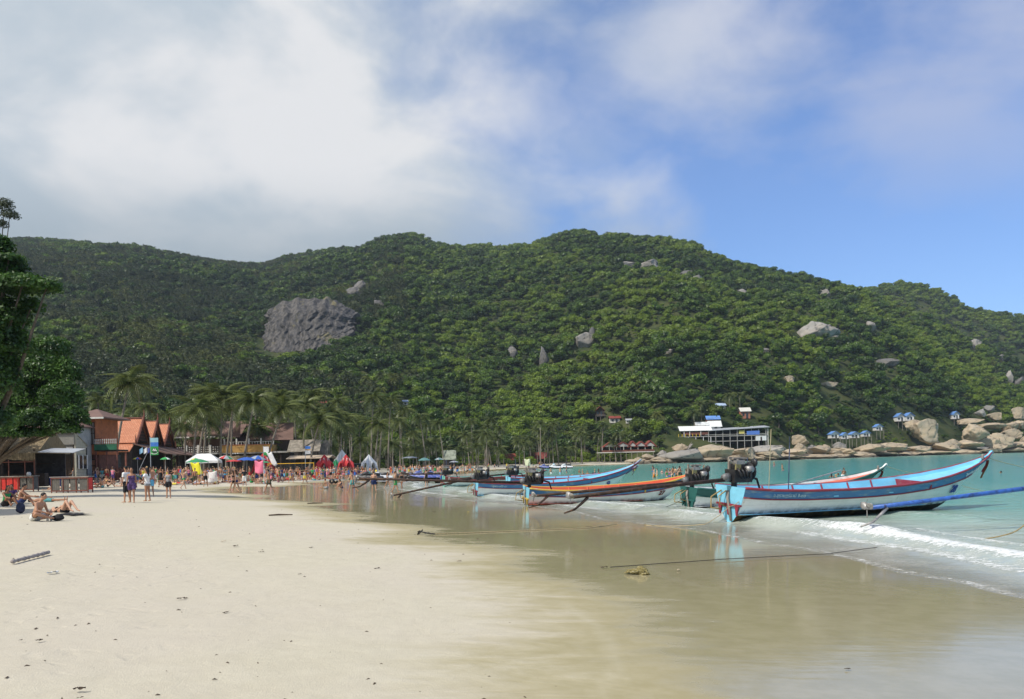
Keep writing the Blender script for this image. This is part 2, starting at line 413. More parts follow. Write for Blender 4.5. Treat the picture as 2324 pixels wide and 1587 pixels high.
kf = keepv[q].any(1); q = q[kf]
me = fast_mesh('sea', np.stack([X, Y, Z], 1), q)
attr(me, 'depth', depth); attr(me, 'foam', foam); smooth(me)
m, t = newmat('sea_water')
co = t.n('ShaderNodeTexCoord').outputs['Object']
ad = t.n('ShaderNodeAttribute', attribute_name='depth').outputs['Fac']
af = t.n('ShaderNodeAttribute', attribute_name='foam').outputs['Fac']
n1 = t.noise(t.mapv(co, scale=(1, 1.6, 1)), 0.22, 4, 0.5)
dd = t.m('ADD', ad, t.m('MULTIPLY', t.m('SUBTRACT', n1, 0.5), 5.0))
c = t.mix(t.mr(dd, -1.0, 3.0), (0.42, 0.40, 0.32), (0.44, 0.49, 0.41))
c = t.mix(t.mr(dd, 3.0, 16.0), c, (0.16, 0.40, 0.34))
c = t.mix(t.mr(dd, 12.0, 44.0), c, (0.035, 0.29, 0.265))
c = t.mix(t.mr(dd, 40.0, 200.0), c, (0.018, 0.20, 0.215))
n2 = t.noise(t.mapv(co, scale=(1.0, 1.5, 1)), 5.0, 6, 0.72, 0.4); n3 = t.noise(co, 22.0, 4, 0.7)
fm = t.m('ADD', af, t.m('ADD', t.m('MULTIPLY', t.m('SUBTRACT', n2, 0.5), 1.7), t.m('MULTIPLY', t.m('SUBTRACT', n3, 0.5), 0.7)))
fmask = t.m('MULTIPLY', t.mr(fm, 0.44, 0.85), t.mr(af, 0.05, 0.4))
lace = t.m('MULTIPLY', t.mr(t.m('ABSOLUTE', t.m('SUBTRACT', n2, 0.5)), 0.05, 0.0), t.m('MULTIPLY', t.mr(ad, 14.0, 0.0, 0.0, 0.40), t.mr(t.noise(co, 0.5, 2), 0.45, 0.65)))
fmask = t.m('MAXIMUM', fmask, lace)
c = t.mix(fmask, c, (0.86, 0.87, 0.87))
b = t.n('ShaderNodeBsdfPrincipled', i_Base_Color=c, i_Roughness=t.mr(fmask, 0, 1, 0.12, 0.7))
b.inputs['IOR'].default_value = 1.333
wvn = t.m('ADD', t.noise(t.mapv(co, scale=(1, 2.2, 1)), 1.3, 5, 0.62, 0.3), t.m('MULTIPLY', t.noise(t.mapv(co, scale=(1, 2.0, 1)), 0.35, 3, 0.5), 1.6))
hh = t.m('ADD', t.m('MULTIPLY', wvn, t.mr(ad, 0.0, 8.0, 0.12, 1.0)), t.m('MULTIPLY', t.m('MULTIPLY', fmask, n3), 0.35))
bn = t.n('ShaderNodeBump', i_Height=hh); bn.inputs['Strength'].default_value = 0.55; bn.inputs['Distance'].default_value = 0.16
t.put(b.inputs['Normal'], bn)
tr = t.n('ShaderNodeBsdfTransparent')
alpha = t.m('MAXIMUM', t.mr(ad, -3.0, 1.6, 0.12, 1.0), fmask)
ms = t.n('ShaderNodeMixShader', i_0=alpha, i_1=tr, i_2=b)
t.n('ShaderNodeOutputMaterial', i_Surface=ms)
tag(link('sea', me, m), 'turquoise sea with small breaking waves', None, kind='structure')

# ---- hills
X, Y, q = polar(100, 2100, 230, -52, 60, 360, 0, 0)
S, AL = shore(X, Y); Z = gz(X, Y, S)
u = X / np.maximum(Y, 40); fo = np.interp(u, _fx, _fy)
ok = ((Y > fo - 6) & (S > 2)); q = q[ok[q].all(1)]
Z = Z + (fbm(X / 7, Y / 7, 3, 77) - 0.5) * 2.0 - 0.02
me = fast_mesh('hill', np.stack([X, Y, Z], 1), q); smooth(me)
m, t = newmat('hill_soil')
co = t.n('ShaderNodeTexCoord').outputs['Object']; nz = t.noise(co, 0.08, 6, 0.65); nf = t.noise(co, 0.9, 5, 0.7)
c = t.mix(t.mr(nz, 0.35, 0.65), (0.022, 0.036, 0.012), (0.07, 0.075, 0.028)); c = t.mix(t.mr(nf, 0.45, 0.75), c, (0.06, 0.085, 0.03))
b = t.n('ShaderNodeBsdfPrincipled', i_Base_Color=c, i_Roughness=0.9); b.inputs['Specular IOR Level'].default_value = 0.1
t.n('ShaderNodeOutputMaterial', i_Surface=b)
tag(link('hill', me, m), 'forested hills behind the bay', None, kind='structure')
# ================================================================== rocks, forest, palms, trees
rng = np.random.default_rng(11)
def leaf_mat(name, dark, light, scale, trans=0.25, tint=True, warm=(0.15, 0.17, 0.02), warm_at=(0.62, 0.85)):
    m, t = newmat(name)
    g = t.n('ShaderNodeNewGeometry'); co = t.n('ShaderNodeTexCoord').outputs['Object']
    nz = t.noise(co, scale, 3, 0.6)
    oi = t.n('ShaderNodeObjectInfo').outputs['Random']
    c = t.mix(t.mr(nz, 0.32, 0.68), dark, light)
    if tint:
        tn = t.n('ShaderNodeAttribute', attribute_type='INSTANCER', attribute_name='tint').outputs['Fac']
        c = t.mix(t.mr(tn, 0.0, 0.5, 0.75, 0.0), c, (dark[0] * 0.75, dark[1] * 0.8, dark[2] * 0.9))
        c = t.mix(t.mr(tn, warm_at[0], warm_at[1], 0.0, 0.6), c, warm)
    else:
        c = t.mix(t.mr(oi, 0.0, 1.0, 0.0, 0.45), c, (dark[0] * 0.9, dark[1] * 0.9, dark[2] * 0.9))
    d = t.n('ShaderNodeBsdfDiffuse', i_Color=c); tr = t.n('ShaderNodeBsdfTranslucent', i_Color=c)
    gl = t.n('ShaderNodeBsdfGlossy', i_Roughness=0.45, i_Color=(1, 1, 1))
    a = t.n('ShaderNodeMixShader', i_0=trans, i_1=d, i_2=tr)
    a = t.n('ShaderNodeMixShader', i_0=0.03, i_1=a, i_2=gl)
    t.n('ShaderNodeOutputMaterial', i_Surface=a)
    MATS[name] = m
    return m
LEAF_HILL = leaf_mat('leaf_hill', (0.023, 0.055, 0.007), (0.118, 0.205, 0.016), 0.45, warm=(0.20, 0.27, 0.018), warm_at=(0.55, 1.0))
LEAF_PALM_HILL = leaf_mat('leaf_palm_far', (0.045, 0.065, 0.022), (0.11, 0.12, 0.045), 0.5)
LEAF_PALM = leaf_mat('leaf_palm', (0.042, 0.068, 0.014), (0.155, 0.18, 0.048), 0.6, 0.3, tint=False)
LEAF_NEAR = leaf_mat('leaf_near', (0.018, 0.050, 0.010), (0.085, 0.18, 0.022), 0.9, 0.3, tint=False)
LEAF_FINE = leaf_mat('leaf_fine', (0.05, 0.07, 0.035), (0.11, 0.13, 0.07), 0.9, 0.35, tint=False)
BARK = mat('bark', (0.12, 0.095, 0.07), 0.9, 0.35, 5.0, 0.6, 30)
PALM_BARK = mat('palm_bark', (0.22, 0.19, 0.155), 0.9, 0.25, 3.0, 0.6, 25, stretch=(1, 1, 6))

def leaf_cloud(rg, lobes, n, size, flat=0.35, shell=0.55, fold=0.0):
    """leaf faces spread through the volume of a few lobes -> verts, quads"""
    lobes = np.array(lobes, float); wt = lobes[:, 3] * lobes[:, 4] + lobes[:, 5] * lobes[:, 3]; wt /= wt.sum()
    li = rg.choice(len(lobes), n, p=wt)
    d = rg.normal(size=(n, 3)); d /= np.linalg.norm(d, axis=1)[:, None]
    d[:, 2] = np.where(d[:, 2] < -0.35, -d[:, 2] * 0.8, d[:, 2])
    r = shell + (1 - shell) * rg.random(n) ** 0.6 + rg.normal(size=n) * 0.06
    c = lobes[li, :3] + d * lobes[li, 3:6] * r[:, None]
    nr = d * 0.7 + rg.normal(size=(n, 3)) * 0.55 + np.array([0, 0, flat]); nr /= np.linalg.norm(nr, axis=1)[:, None]
    a = np.cross(nr, rg.normal(size=(n, 3))); a /= np.linalg.norm(a, axis=1)[:, None] + 1e-9; b = np.cross(nr, a)
    s = size * (0.55 + 0.9 * rg.random(n))[:, None]; k = (0.45 + 0.4 * rg.random(n))[:, None]
    v = np.stack([c - a * s * 0.5, c + b * s * 0.5 * k, c + a * s * 0.62, c - b * s * 0.5 * k], 1).reshape(-1, 3)
    return v, np.arange(n * 4).reshape(-1, 4)
def ico_core(lobes, sub=1, f=0.72):
    vs, fs, b = [], [], 0
    bm = bmesh.new(); bmesh.ops.create_icosphere(bm, subdivisions=sub, radius=1.0)
    iv = np.array([p.co[:] for p in bm.verts]); it = np.array([[q.index for q in p.verts] for p in bm.faces]); bm.free()
    for L in lobes:
        L = np.array(L); vs.append(L[:3] + iv * L[3:6] * f); fs.append(it + b); b += len(iv)
    return np.concatenate(vs), np.concatenate(fs)
def join_va(parts):
    """[(v, f)] with quads or triangles (triangles padded) -> one mesh data set"""
    V, F, b = [], [], 0
    for v, f in parts:
        f = np.asarray(f)
        if f.shape[1] == 3: f = np.concatenate([f, f[:, 2:3]], 1)
        V.append(v); F.append(f + b); b += len(v)
    return np.concatenate(V), np.concatenate(F)
def mixed_mesh(name, parts):
    V, F = [], []; b = 0
    for v, f in parts:
        V.append(np.asarray(v)); F += [tuple(int(i) + b for i in q) for q in f]; b += len(v)
    me = bpy.data.meshes.new(name); me.from_pydata(np.concatenate(V).tolist(), [], F); me.update(); return me
def lobes_for(rg, n, spread, r, h):
    out = []
    for i in range(n):
        a = rg.random() * 6.28; d = spread * math.sqrt(rg.random())
        q = r * (0.55 + 0.55 * rg.random())
        out.append((d * math.cos(a), d * math.sin(a), h + (rg.random() - 0.4) * r * 0.9, q, q, q * (0.62 + 0.25 * rg.random())))
    return out

# ---- prototypes for the forest mass (unit: metres, base at z=0)
PROTO = bpy.data.collections.new('forest_prototypes')
for k in range(7):
    rg = np.random.default_rng(100 + k)
    lb = lobes_for(rg, 3 + k % 4, 1.6 + 0.35 * k, 2.3 + 0.12 * k, 4.2)
    me = mixed_mesh('forest_tree', [leaf_cloud(rg, lb, 720, 0.56), ico_core(lb, 1, 0.74)])
    me.materials.append(LEAF_HILL); PROTO.objects.link(bpy.data.objects.new('forest_tree_%02d' % k, me))
def frond_va(rg, L=3.6, arch=1.0, n=15, wid=0.75, rise=0.75):
    """one palm frond along +x from the origin"""
    vs, fs = [], []; pts = []
    for i in range(n + 1):
        t = i / n; pts.append(np.array([L * (t * 0.93 - 0.10 * t * t * arch), 0, L * (rise * t - (rise + 0.42 * arch) * t * t)]))
    for i in range(1, n + 1):
        p = pts[i]; d = pts[i] - pts[i - 1]; d /= np.linalg.norm(d); t = i / n
        ln = wid * math.sin(math.pi * min(1, 0.16 + 0.84 * t * 0.95)) + 0.12
        wd = L / n * 0.40
        for sgn in (-1, 1):
            tip = p + d * ln * 0.55 + np.array([0, sgn * ln * 0.85, -ln * (0.45 + 0.25 * rg.random())])
            b = len(vs); vs += [p - d * wd, p + d * wd, tip + d * wd * 0.25, tip - d * wd * 0.25]; fs.append((b, b + 1, b + 2, b + 3))
    b = len(vs)
    for i, p in enumerate(pts):
        w_ = 0.045 * (1 - 0.8 * i / n); vs += [p + np.array([0, -w_, 0]), p + np.array([0, w_, 0.0])]
    for i in range(n): fs.append((b + 2 * i, b + 2 * i + 1, b + 2 * i + 3, b + 2 * i + 2))
    return np.array(vs), np.array(fs)
def rotz(v, a): c_, s_ = math.cos(a), math.sin(a); return v @ np.array([[c_, s_, 0], [-s_, c_, 0], [0, 0, 1]])
def roty(v, a): c_, s_ = math.cos(a), math.sin(a); return v @ np.array([[c_, 0, -s_], [0, 1, 0], [s_, 0, c_]])
def crown_va(rg, n=20, L=3.6, seg=9):
    parts = []
    for i in range(n):
        el_ = R(72) * (1 - (i / n)) ** 1.1 - R(38) * (i / n)
        v, f = frond_va(rg, L * (0.8 + 0.35 * rg.random()), 0.7 + 0.7 * rg.random(), seg, 0.8, 0.55)
        parts.append((rotz(roty(v, -el_ * 0.75), i * 2.399 + rg.random() * 0.5), f))
    return parts
for k in range(3):
    rg = np.random.default_rng(300 + k)
    tr = MB().tube([(0, 0, 0), (0.2, 0.1, 4), (0.5, 0.1, 8.2)], [0.2, 0.15, 0.12], 5)
    me = mixed_mesh('forest_palm', [(v + np.array([0.5, 0.1, 8.2]), f) for v, f in crown_va(rg, 15, 3.4, 5)] + [(np.array([p[:] for p in tr.v]), tr.f)])
    me.materials.append(LEAF_PALM_HILL); PROTO.objects.link(bpy.data.objects.new('forest_tree_palm_%02d' % k, me))

# ---- boulders (each a thing of its own)
ROCK = {}
def rock_mat(name, base, dark, streak, tan):
    m, t = newmat(name)
    co = t.n('ShaderNodeTexCoord').outputs['Object']
    n1 = t.noise(co, 1.1, 6, 0.6, 0.3); n2 = t.noise(t.mapv(co, scale=(1, 1, 0.22)), 3.2, 6, 0.65, 0.4); n3 = t.noise(co, 7.0, 5, 0.7)
    c = t.mix(t.mr(n1, 0.35, 0.65), base, tan)
    c = t.mix(t.mr(n2, 0.52, 0.68, 0.0, streak), c, dark)
    c = t.mix(t.mr(n3, 0.56, 0.75, 0.0, 0.5), c, tuple(x * 0.6 for x in base))
    oi = t.n('ShaderNodeObjectInfo').outputs['Random']
    vo = t.n('ShaderNodeTexVoronoi', feature='DISTANCE_TO_EDGE'); vo.inputs['Scale'].default_value = 1.15
    t.put(vo.inputs['Vector'], t.vm('ADD', t.mapv(co, scale=(1, 1, 0.7)), t.vm('SCALE', t.n('ShaderNodeTexNoise', i_Vector=co, i_Scale=1.6).outputs['Color'])).outputs[0])
    crack = t.m('MULTIPLY', t.mr(vo.outputs[0], 0.0, 0.03, 1.0, 0.0), t.mr(t.noise(co, 1.3, 3), 0.45, 0.62))
    c = t.mix(t.m('MULTIPLY', crack, 0.85), c, (0.03, 0.027, 0.025))
    c = t.mix(t.mr(oi, 0.0, 1.0, 0.0, 0.40), c, tuple(x * 0.55 for x in base))
    wz = t.n('ShaderNodeSeparateXYZ', i_0=t.n('ShaderNodeNewGeometry').outputs['Position']).outputs[2]
    c = t.mix(t.mr(t.m('ADD', wz, t.m('MULTIPLY', n3, -1.2)), 0.9, 0.2, 0.0, 0.8), c, (0.07, 0.06, 0.045))   # weed band at the tide line
    b = t.n('ShaderNodeBsdfPrincipled', i_Base_Color=c, i_Roughness=0.85); b.inputs['Specular IOR Level'].default_value = 0.2
    bn = t.n('ShaderNodeBump', i_Height=t.m('SUBTRACT', t.m('ADD', n3, t.m('MULTIPLY', n2, 0.6)), t.m('MULTIPLY', crack, 1.2))); bn.inputs['Strength'].default_value = 0.7; bn.inputs['Distance'].default_value = 0.35
    t.put(b.inputs['Normal'], bn); t.n('ShaderNodeOutputMaterial', i_Surface=b)
    return m
ROCK['shore'] = rock_mat('rock_shore', (0.42, 0.35, 0.26), (0.15, 0.125, 0.10), 0.8, (0.50, 0.39, 0.26))
ROCK['grey'] = rock_mat('rock_grey', (0.30, 0.285, 0.265), (0.07, 0.068, 0.07), 0.9, (0.38, 0.34, 0.29))
ROCK['dark'] = rock_mat('rock_dark', (0.17, 0.165, 0.165), (0.05, 0.05, 0.052), 0.9, (0.22, 0.20, 0.17))
def rock_mesh(seed, sub=4, blocky=0.35, ridges=0.0):
    rg = np.random.default_rng(seed)
    bm = bmesh.new(); bmesh.ops.create_icosphere(bm, subdivisions=sub, radius=1.0)
    P = np.array([p.co[:] for p in bm.verts])
    # cut by random planes -> facets rounded off
    for i in range(18):
        d = rg.normal(size=3); d /= np.linalg.norm(d); h = 0.42 + 0.42 * rg.random()
        k = P @ d; over = np.maximum(0, k - h); P = P - d * (over * (0.62 + blocky))[:, None]
    th = np.arctan2(P[:, 1], P[:, 0]); n = fbm(P[:, 0] * 1.7 + 9 + P[:, 2] * 0.8, P[:, 1] * 1.7 + 5 - P[:, 2], 4, seed) - 0.5
    n2 = fbm(th * 3.0 + 20, P[:, 2] * 0.7 + 4, 3, seed + 3) - 0.5
    n3_ = np.abs(fbm(P[:, 0] * 3.1 + 4, P[:, 2] * 3.1 + P[:, 1] * 2.2 + 8, 3, seed + 9) - 0.5)
    P = P * (1 + 0.20 * n + (0.12 + ridges) * n2 - 0.16 * np.clip(0.10 - n3_, 0, 0.1) / 0.1)[:, None]
    for p, c in zip(bm.verts, P): p.co = c
    me = bpy.data.meshes.new('boulder'); bm.to_mesh(me); bm.free(); smooth(me); return me
RM = [rock_mesh(500 + i) for i in range(9)]
CLEAR = []                     # (x, y, radius) kept free of trees
def boulder(x, y, Yd, wpx, hpx, kind, label, group=None, seed=0, rot=None, squash=0.75, name='boulder', own=None):
    """a boulder whose middle shows at pixel (x, y) at distance Yd, wpx by hpx pixels large"""
    p = at(x, y, Yd); k = Yd / FPX
    me = own or RM[seed % len(RM)].copy(); me.materials.clear(); me.materials.append(ROCK[kind])
    o = link(name, me); sx_, sz_ = wpx * k / 2, hpx * k / 2; o.location = p - Vector((0, 0, sz_ * 0.12))
    o.scale = (sx_ * 1.27, sx_ * squash * 1.15, sz_ * 1.20); o.rotation_euler = (0, 0, 0)
    rr_ = (seed * 2.4) % 6.28 if rot is None else rot
    # turn the rock's own shape, not its frame
    me.transform(Matrix.Rotation(rr_, 4, 'Z'))
    tag(o, label, 'boulder', group); CLEAR.append((p.x, p.y, sx_ * 0.8, p.z, sz_))
    return o
# ---- outcrops on the slope: pixel centre, size, kind, words
OUT = [(1425, 602, 44, 18, 'grey', 'low pale outcrop under the hill crest, left of a pair'), (1474, 602, 58, 26, 'grey', 'pale cracked outcrop under the hill crest, right of a pair'),
       (1582, 634, 30, 22, 'grey', 'small grey dome of rock below the crest outcrops'), (1557, 622, 26, 20, 'dark', 'dark rock beside the small grey dome'),
       (1683, 664, 34, 15, 'grey', 'flat grey boulder high in the bright green trees'), (1874, 664, 27, 18, 'grey', 'small bright boulder high on the right slope'),
       (1842, 757, 104, 44, 'grey', 'large pale cracked outcrop in the middle of the right slope'), (1888, 763, 24, 40, 'grey', 'upright slab at the right end of the large outcrop'),
       (1322, 770, 54, 46, 'grey', 'steep grey outcrop above the palm grove'), (1345, 762, 18, 40, 'dark', 'narrow dark slab right of the steep grey outcrop'),
       (1977, 741, 30, 26, 'grey', 'light streaked boulder right of the large outcrop'), (2214, 781, 28, 34, 'grey', 'tall pale crag near the right end of the slope'),
       (2015, 823, 54, 26, 'dark', 'brown slab on the right slope'), (2145, 826, 16, 12, 'grey', 'tiny white boulder under the brown slab'),
       (2272, 812, 16, 14, 'grey', 'small pale boulder under the tall crag'), (2293, 857, 20, 26, 'grey', 'pale block low on the right end of the slope'),
       (2318, 868, 24, 24, 'dark', 'grey block at the right edge of the slope'), (1740, 796, 26, 16, 'dark', 'dark rock half hidden by bushes in mid slope'),
       (1518, 798, 20, 9, 'grey', 'small flat white rock in mid slope'), (1790, 860, 30, 12, 'shore', 'low tan rock among the lower trees'), (1880, 872, 40, 10, 'shore', 'long tan ledge among the lower trees'),
       (818, 652, 34, 42, 'dark', 'dark crag above the cliff'), (800, 664, 34, 26, 'dark', 'rounded dark rock beside the crag above the cliff'),
       (860, 690, 30, 20, 'dark', 'low dark rock right of the cliff'), (1232, 815, 26, 48, 'dark', 'dark upright rock face above the palms'), (1160, 800, 24, 30, 'dark', 'dark rock between trees right of the cliff')]
for i, (x, y, w_, h_, kd, lb) in enumerate(OUT):
    p = hit(x, y + h_ * 0.3); boulder(x, y, p.y - 3, w_, h_ + 6, kd, lb, 'rock outcrops on the hillside', i + 3, squash=0.7)
# ---- the big bare cliff
pc = hit(695, 790); kf_ = pc.y / FPX
rg = np.random.default_rng(4)
na_, nz_ = 120, 90; rows = []
tx = [(605, 782), (608, 735), (612, 708), (628, 694), (655, 684), (690, 676), (740, 676), (775, 690), (800, 700), (822, 716), (828, 738)]
Uc = np.linspace(0, 1, na_); Vc = np.linspace(0, 1, nz_); UU, VV = np.meshgrid(Uc, Vc, indexing='ij')
topx = np.interp(Uc, np.linspace(0, 1, 8), [604, 612, 645, 690, 740, 775, 800, 815]); topy = np.interp(Uc, np.linspace(0, 1, 8), [712, 700, 684, 675, 677, 690, 704, 716])
botx = np.interp(Uc, np.linspace(0, 1, 6), [600, 622, 660, 700, 742, 800]); boty = np.interp(Uc, np.linspace(0, 1, 6), [815, 822, 824, 812, 790, 752])
V = np.zeros((na_, nz_, 3)); 
for i in range(na_):
    for j in range(nz_):
        v_ = Vc[j]; x_ = topx[i] * v_ + botx[i] * (1 - v_); y_ = topy[i] * v_ + boty[i] * (1 - v_)
        ed = min(1, 6 * min(Uc[i], 1 - Uc[i]), 5 * (1 - v_) + 0.0)
        dpt = pc.y - 16 + v_ * 30 + (1 - math.sin(math.pi * (0.08 + 0.84 * Uc[i]))) * 9 + (1 - ed) * 9
        V[i, j] = at(x_, y_, dpt)
r1 = fbm(UU * 22 + 0.5 * VV, VV * 0.9, 3, 8) - 0.5; r2 = fbm(UU * 50, VV * 3.5, 3, 18) - 0.5; r3 = fbm(UU * 5, VV * 4, 3, 28) - 0.5
V[:, :, 1] += r1 * 5.5 + r2 * 1.5 + r3 * 3.0; V[:, :, 2] += r2 * 1.5 + (fbm(UU * 12, VV * 0.5, 3, 66) - 0.5) * 6 * VV + (fbm(UU * 9, VV * 0.5, 3, 69) - 0.5) * 8 * (1 - VV); V[:, :, 0] += (fbm(UU * 2, VV * 11, 3, 63) - 0.5) * 7
idx = np.arange(na_ * nz_).reshape(na_, nz_)
q = np.stack([idx[:-1, :-1], idx[1:, :-1], idx[1:, 1:], idx[:-1, 1:]], -1).reshape(-1, 4)
V = V.reshape(-1, 3); org = V.mean(0)
nb = len(V); bk = V + np.array([0, 26, -4.0])                       # solid: give the slab a back
rim = np.concatenate([idx[:, 0], idx[-1, 1:], idx[::-1, -1][1:], idx[0, ::-1][1:]])
sides = np.array([[rim[i], rim[i - 1], rim[i - 1] + nb, rim[i] + nb] for i in range(1, len(rim))])
me = fast_mesh('cliff', np.concatenate([V, bk]) - org, np.concatenate([q, q[:, ::-1] + nb, sides])); smooth(me)
m, t = newmat('cliff_rock')
co = t.n('ShaderNodeTexCoord').outputs['Object']
st = t.noise(t.mapv(co, scale=(1, 1, 0.07)), 0.45, 6, 0.65, 0.4); bl_ = t.noise(co, 0.14, 5, 0.6); fn = t.noise(co, 0.8, 5, 0.7)
c = t.mix(t.mr(st, 0.36, 0.64), (0.028, 0.026, 0.026), (0.13, 0.118, 0.108)); c = t.mix(t.mr(bl_, 0.52, 0.66, 0, 0.8), c, (0.06, 0.058, 0.06))
c = t.mix(t.mr(fn, 0.66, 0.78, 0, 0.7), c, (0.26, 0.24, 0.21)); c = t.mix(t.mr(t.noise(t.mapv(co, loc=(40, 9, 2)), 0.10, 4, 0.6), 0.60, 0.70, 0, 0.7), c, (0.20, 0.17, 0.07))
b = t.n('ShaderNodeBsdfPrincipled', i_Base_Color=c, i_Roughness=0.9)
bn = t.n('ShaderNodeBump', i_Height=t.m('ADD', st, fn)); bn.inputs['Strength'].default_value = 0.8; bn.inputs['Distance'].default_value = 1.0
t.put(b.inputs['Normal'], bn); t.n('ShaderNodeOutputMaterial', i_Surface=b)
cl = link('cliff', me, m); cl.location = org; tag(cl, 'bare grey cliff face streaked dark on the left hill', 'cliff')

# ---- shoreline boulders of the headland: x, y centre, w, h (pixels), distance
HEAD = [(1560, 1034, 110, 36, 'wide smooth tan granite slab sloping into the sea below the restaurant'), (1625, 1024, 90, 50, 'largest smooth tan boulder under the big restaurant'),
        (1500, 1044, 60, 16, 'low tan slab at the left foot of the headland'), (1690, 1030, 70, 36, 'tan boulder right of the largest smooth one'), (1668, 1040, 50, 22, 'low brown boulder at the water under the restaurant'),
        (1735, 1022, 76, 36, 'broad pale boulder under the right end of the restaurant'), (1742, 1038, 80, 22, 'wide low boulder at the water right of the restaurant'),
        (1818, 998, 44, 30, 'tall leaning boulder standing above the shore rocks'), (1812, 1020, 34, 26, 'blocky grey boulder below the tall leaning one'), (1790, 1030, 40, 22, 'rounded boulder left of the rock jumble'),
        (1838, 1018, 26, 26, 'upright boulder in the rock jumble'), (1858, 1024, 30, 30, 'pale round boulder in the rock jumble'), (1876, 1018, 26, 24, 'grey boulder at the right of the rock jumble'), (1850, 1036, 60, 16, 'long low boulder at the water under the jumble'),
        (1828, 1036, 30, 16, 'small brown boulder at the water under the jumble'), (1905, 1012, 30, 22, 'streaked grey boulder behind the jumble'), (1895, 1030, 36, 18, 'tan wedge boulder at the water'),
        (1925, 1030, 30, 12, 'small flat boulder by the water left of the long one'), (1985, 1020, 66, 28, 'long smooth brown boulder sloping left into the sea'), (2035, 1012, 80, 26, 'long pale flat boulder above the brown one'),
        (2080, 1020, 70, 18, 'low tan boulder at the water in mid headland'), (2098, 975, 76, 60, 'big streaked dome of granite above the shore'), (2075, 965, 50, 36, 'rounded shoulder left of the granite dome'),
        (2130, 1012, 34, 24, 'small grey boulder at the foot of the dome'), (2160, 1010, 36, 34, 'pointed pale boulder right of the dome'), (2140, 1020, 30, 14, 'low boulder at the water under the dome'),
        (2205, 985, 70, 44, 'dark overhanging boulder with a hollow under it'), (2190, 1008, 40, 24, 'pale boulder left of the hollow'), (2240, 1003, 46, 34, 'grey upright boulder right of the hollow'), (2270, 998, 60, 36, 'broad pale boulder near the right edge'),
        (2220, 1018, 60, 12, 'low ledge at the water under the hollow'), (2290, 1012, 60, 22, 'tan boulder at the water near the right edge'), (2250, 966, 70, 20, 'long flat slab above the hollow'), (2205, 956, 60, 16, 'flat pale slab high above the hollow'),
        (2260, 945, 36, 22, 'rounded boulder above the flat slabs'), (2228, 938, 30, 18, 'grey boulder above the flat slabs'), (2300, 985, 50, 28, 'pale boulder by the right edge above the water'), (2318, 962, 40, 26, 'smooth boulder at the right edge'),
        (2290, 968, 44, 22, 'tan boulder below the right edge grass'), (2312, 936, 34, 30, 'dark boulder at the right edge above the slabs'), (2245, 925, 22, 14, 'small boulder under the bushes at right'),
        (1530, 1046, 40, 10, 'small flat rock at the water under the wooden walkway'), (1475, 1048, 46, 9, 'small low rock at the left tip of the headland'), (1440, 1046, 40, 9, 'small low rock below the stilt restaurant'),
        (1470, 1038, 30, 14, 'grey boulder below the stilt restaurant'), (1500, 1030, 24, 18, 'reddish boulder between the two restaurants'), (1545, 1016, 40, 30, 'grassy sloping rock by the stairs'),
        (2345, 1005, 60, 40, 'boulder cut off by the right edge of the view'), (1950, 1032, 34, 10, 'small wet boulder by the water in mid headland'), (2010, 1032, 50, 10, 'wet ledge below the long boulders')]
def head_Y(x): return float(np.interp(x, [1400, 1450, 1500, 1620, 1750, 1880, 2000, 2160, 2324, 2500], [342, 342, 343, 350, 368, 412, 448, 500, 556, 605]))
for i, (x, y, w_, h_, lb) in enumerate(HEAD):
    base = float(np.interp(x, [1440, 1500, 1750, 2000, 2324], [1052, 1052, 1045, 1036, 1027]))
    up = max(0.0, base - (y + h_ * 0.5))
    boulder(x, y, head_Y(x) + 3 + up * 0.42, w_, h_ + 1, 'shore' if i % 5 else 'grey', lb, 'boulders along the headland', i + 1, squash=0.8, rot=None)
SLAB = [(1505, 'left of the smooth slab'), (1590, 'under the big restaurant, left one'), (1655, 'under the big restaurant, right one'), (1715, 'under the right end of the restaurant'), (1775, 'left of the rock jumble'), (1835, 'under the rock jumble'), (1890, 'under the first bungalow'), (1945, 'under the middle bungalows'), (2000, 'under the right bungalows'), (2055, 'left of the granite dome'), (2115, 'under the granite dome'), (2175, 'left of the hollow'), (2235, 'right of the hollow'), (2300, 'near the right edge')]
for i, (x, wh) in enumerate(SLAB):
    base = float(np.interp(x, [1440, 1500, 1750, 2000, 2324], [1052, 1052, 1045, 1036, 1027]))
    boulder(x, base - 5, head_Y(x) + 2, 74 + 13 * (i % 3), 15 + 3 * (i % 2), 'shore', 'low pale rock shelf along the water ' + wh, 'boulders along the headland', i + 5, squash=0.9)
    boulder(x + 26, base - 16 - 3 * (i % 3), head_Y(x) + 8, 52 + 9 * (i % 4), 22, 'shore', 'pale broken slab above the shelf ' + wh, 'boulders along the headland', i + 2, squash=0.9)
# loose rocks too small to tell apart
vv, ff, b0 = [], [], 0
rgk = np.random.default_rng(66)
bmr = bmesh.new(); bmesh.ops.create_icosphere(bmr, subdivisions=2, radius=1.0); iv = np.array([p.co[:] for p in bmr.verts]); itf = np.array([[k.index for k in p.verts] for p in bmr.faces]); bmr.free()
for i in range(420):
    x = rgk.uniform(1440, 2500); Yd = head_Y(x) + rgk.uniform(-1, 14); X_ = (x - CX) / FPX * Yd
    s_, _l = shore(np.array([X_]), np.array([Yd])); z_ = gz1(X_, Yd)
    r_ = rgk.uniform(0.5, 2.0)
    n_ = 1 + 0.45 * (fbm(iv[:, 0] * 1.5 + i, iv[:, 1] * 1.5 + iv[:, 2], 3, i) - 0.5)
    v_ = iv * n_[:, None] * r_ * np.array([rgk.uniform(0.8, 1.6), 1.0, rgk.uniform(0.5, 0.9)])
    vv.append(rotz(v_, rgk.random() * 6) + np.array([X_, Yd, max(z_, -0.3) + r_ * 0.2])); ff.append(itf + b0); b0 += len(iv)
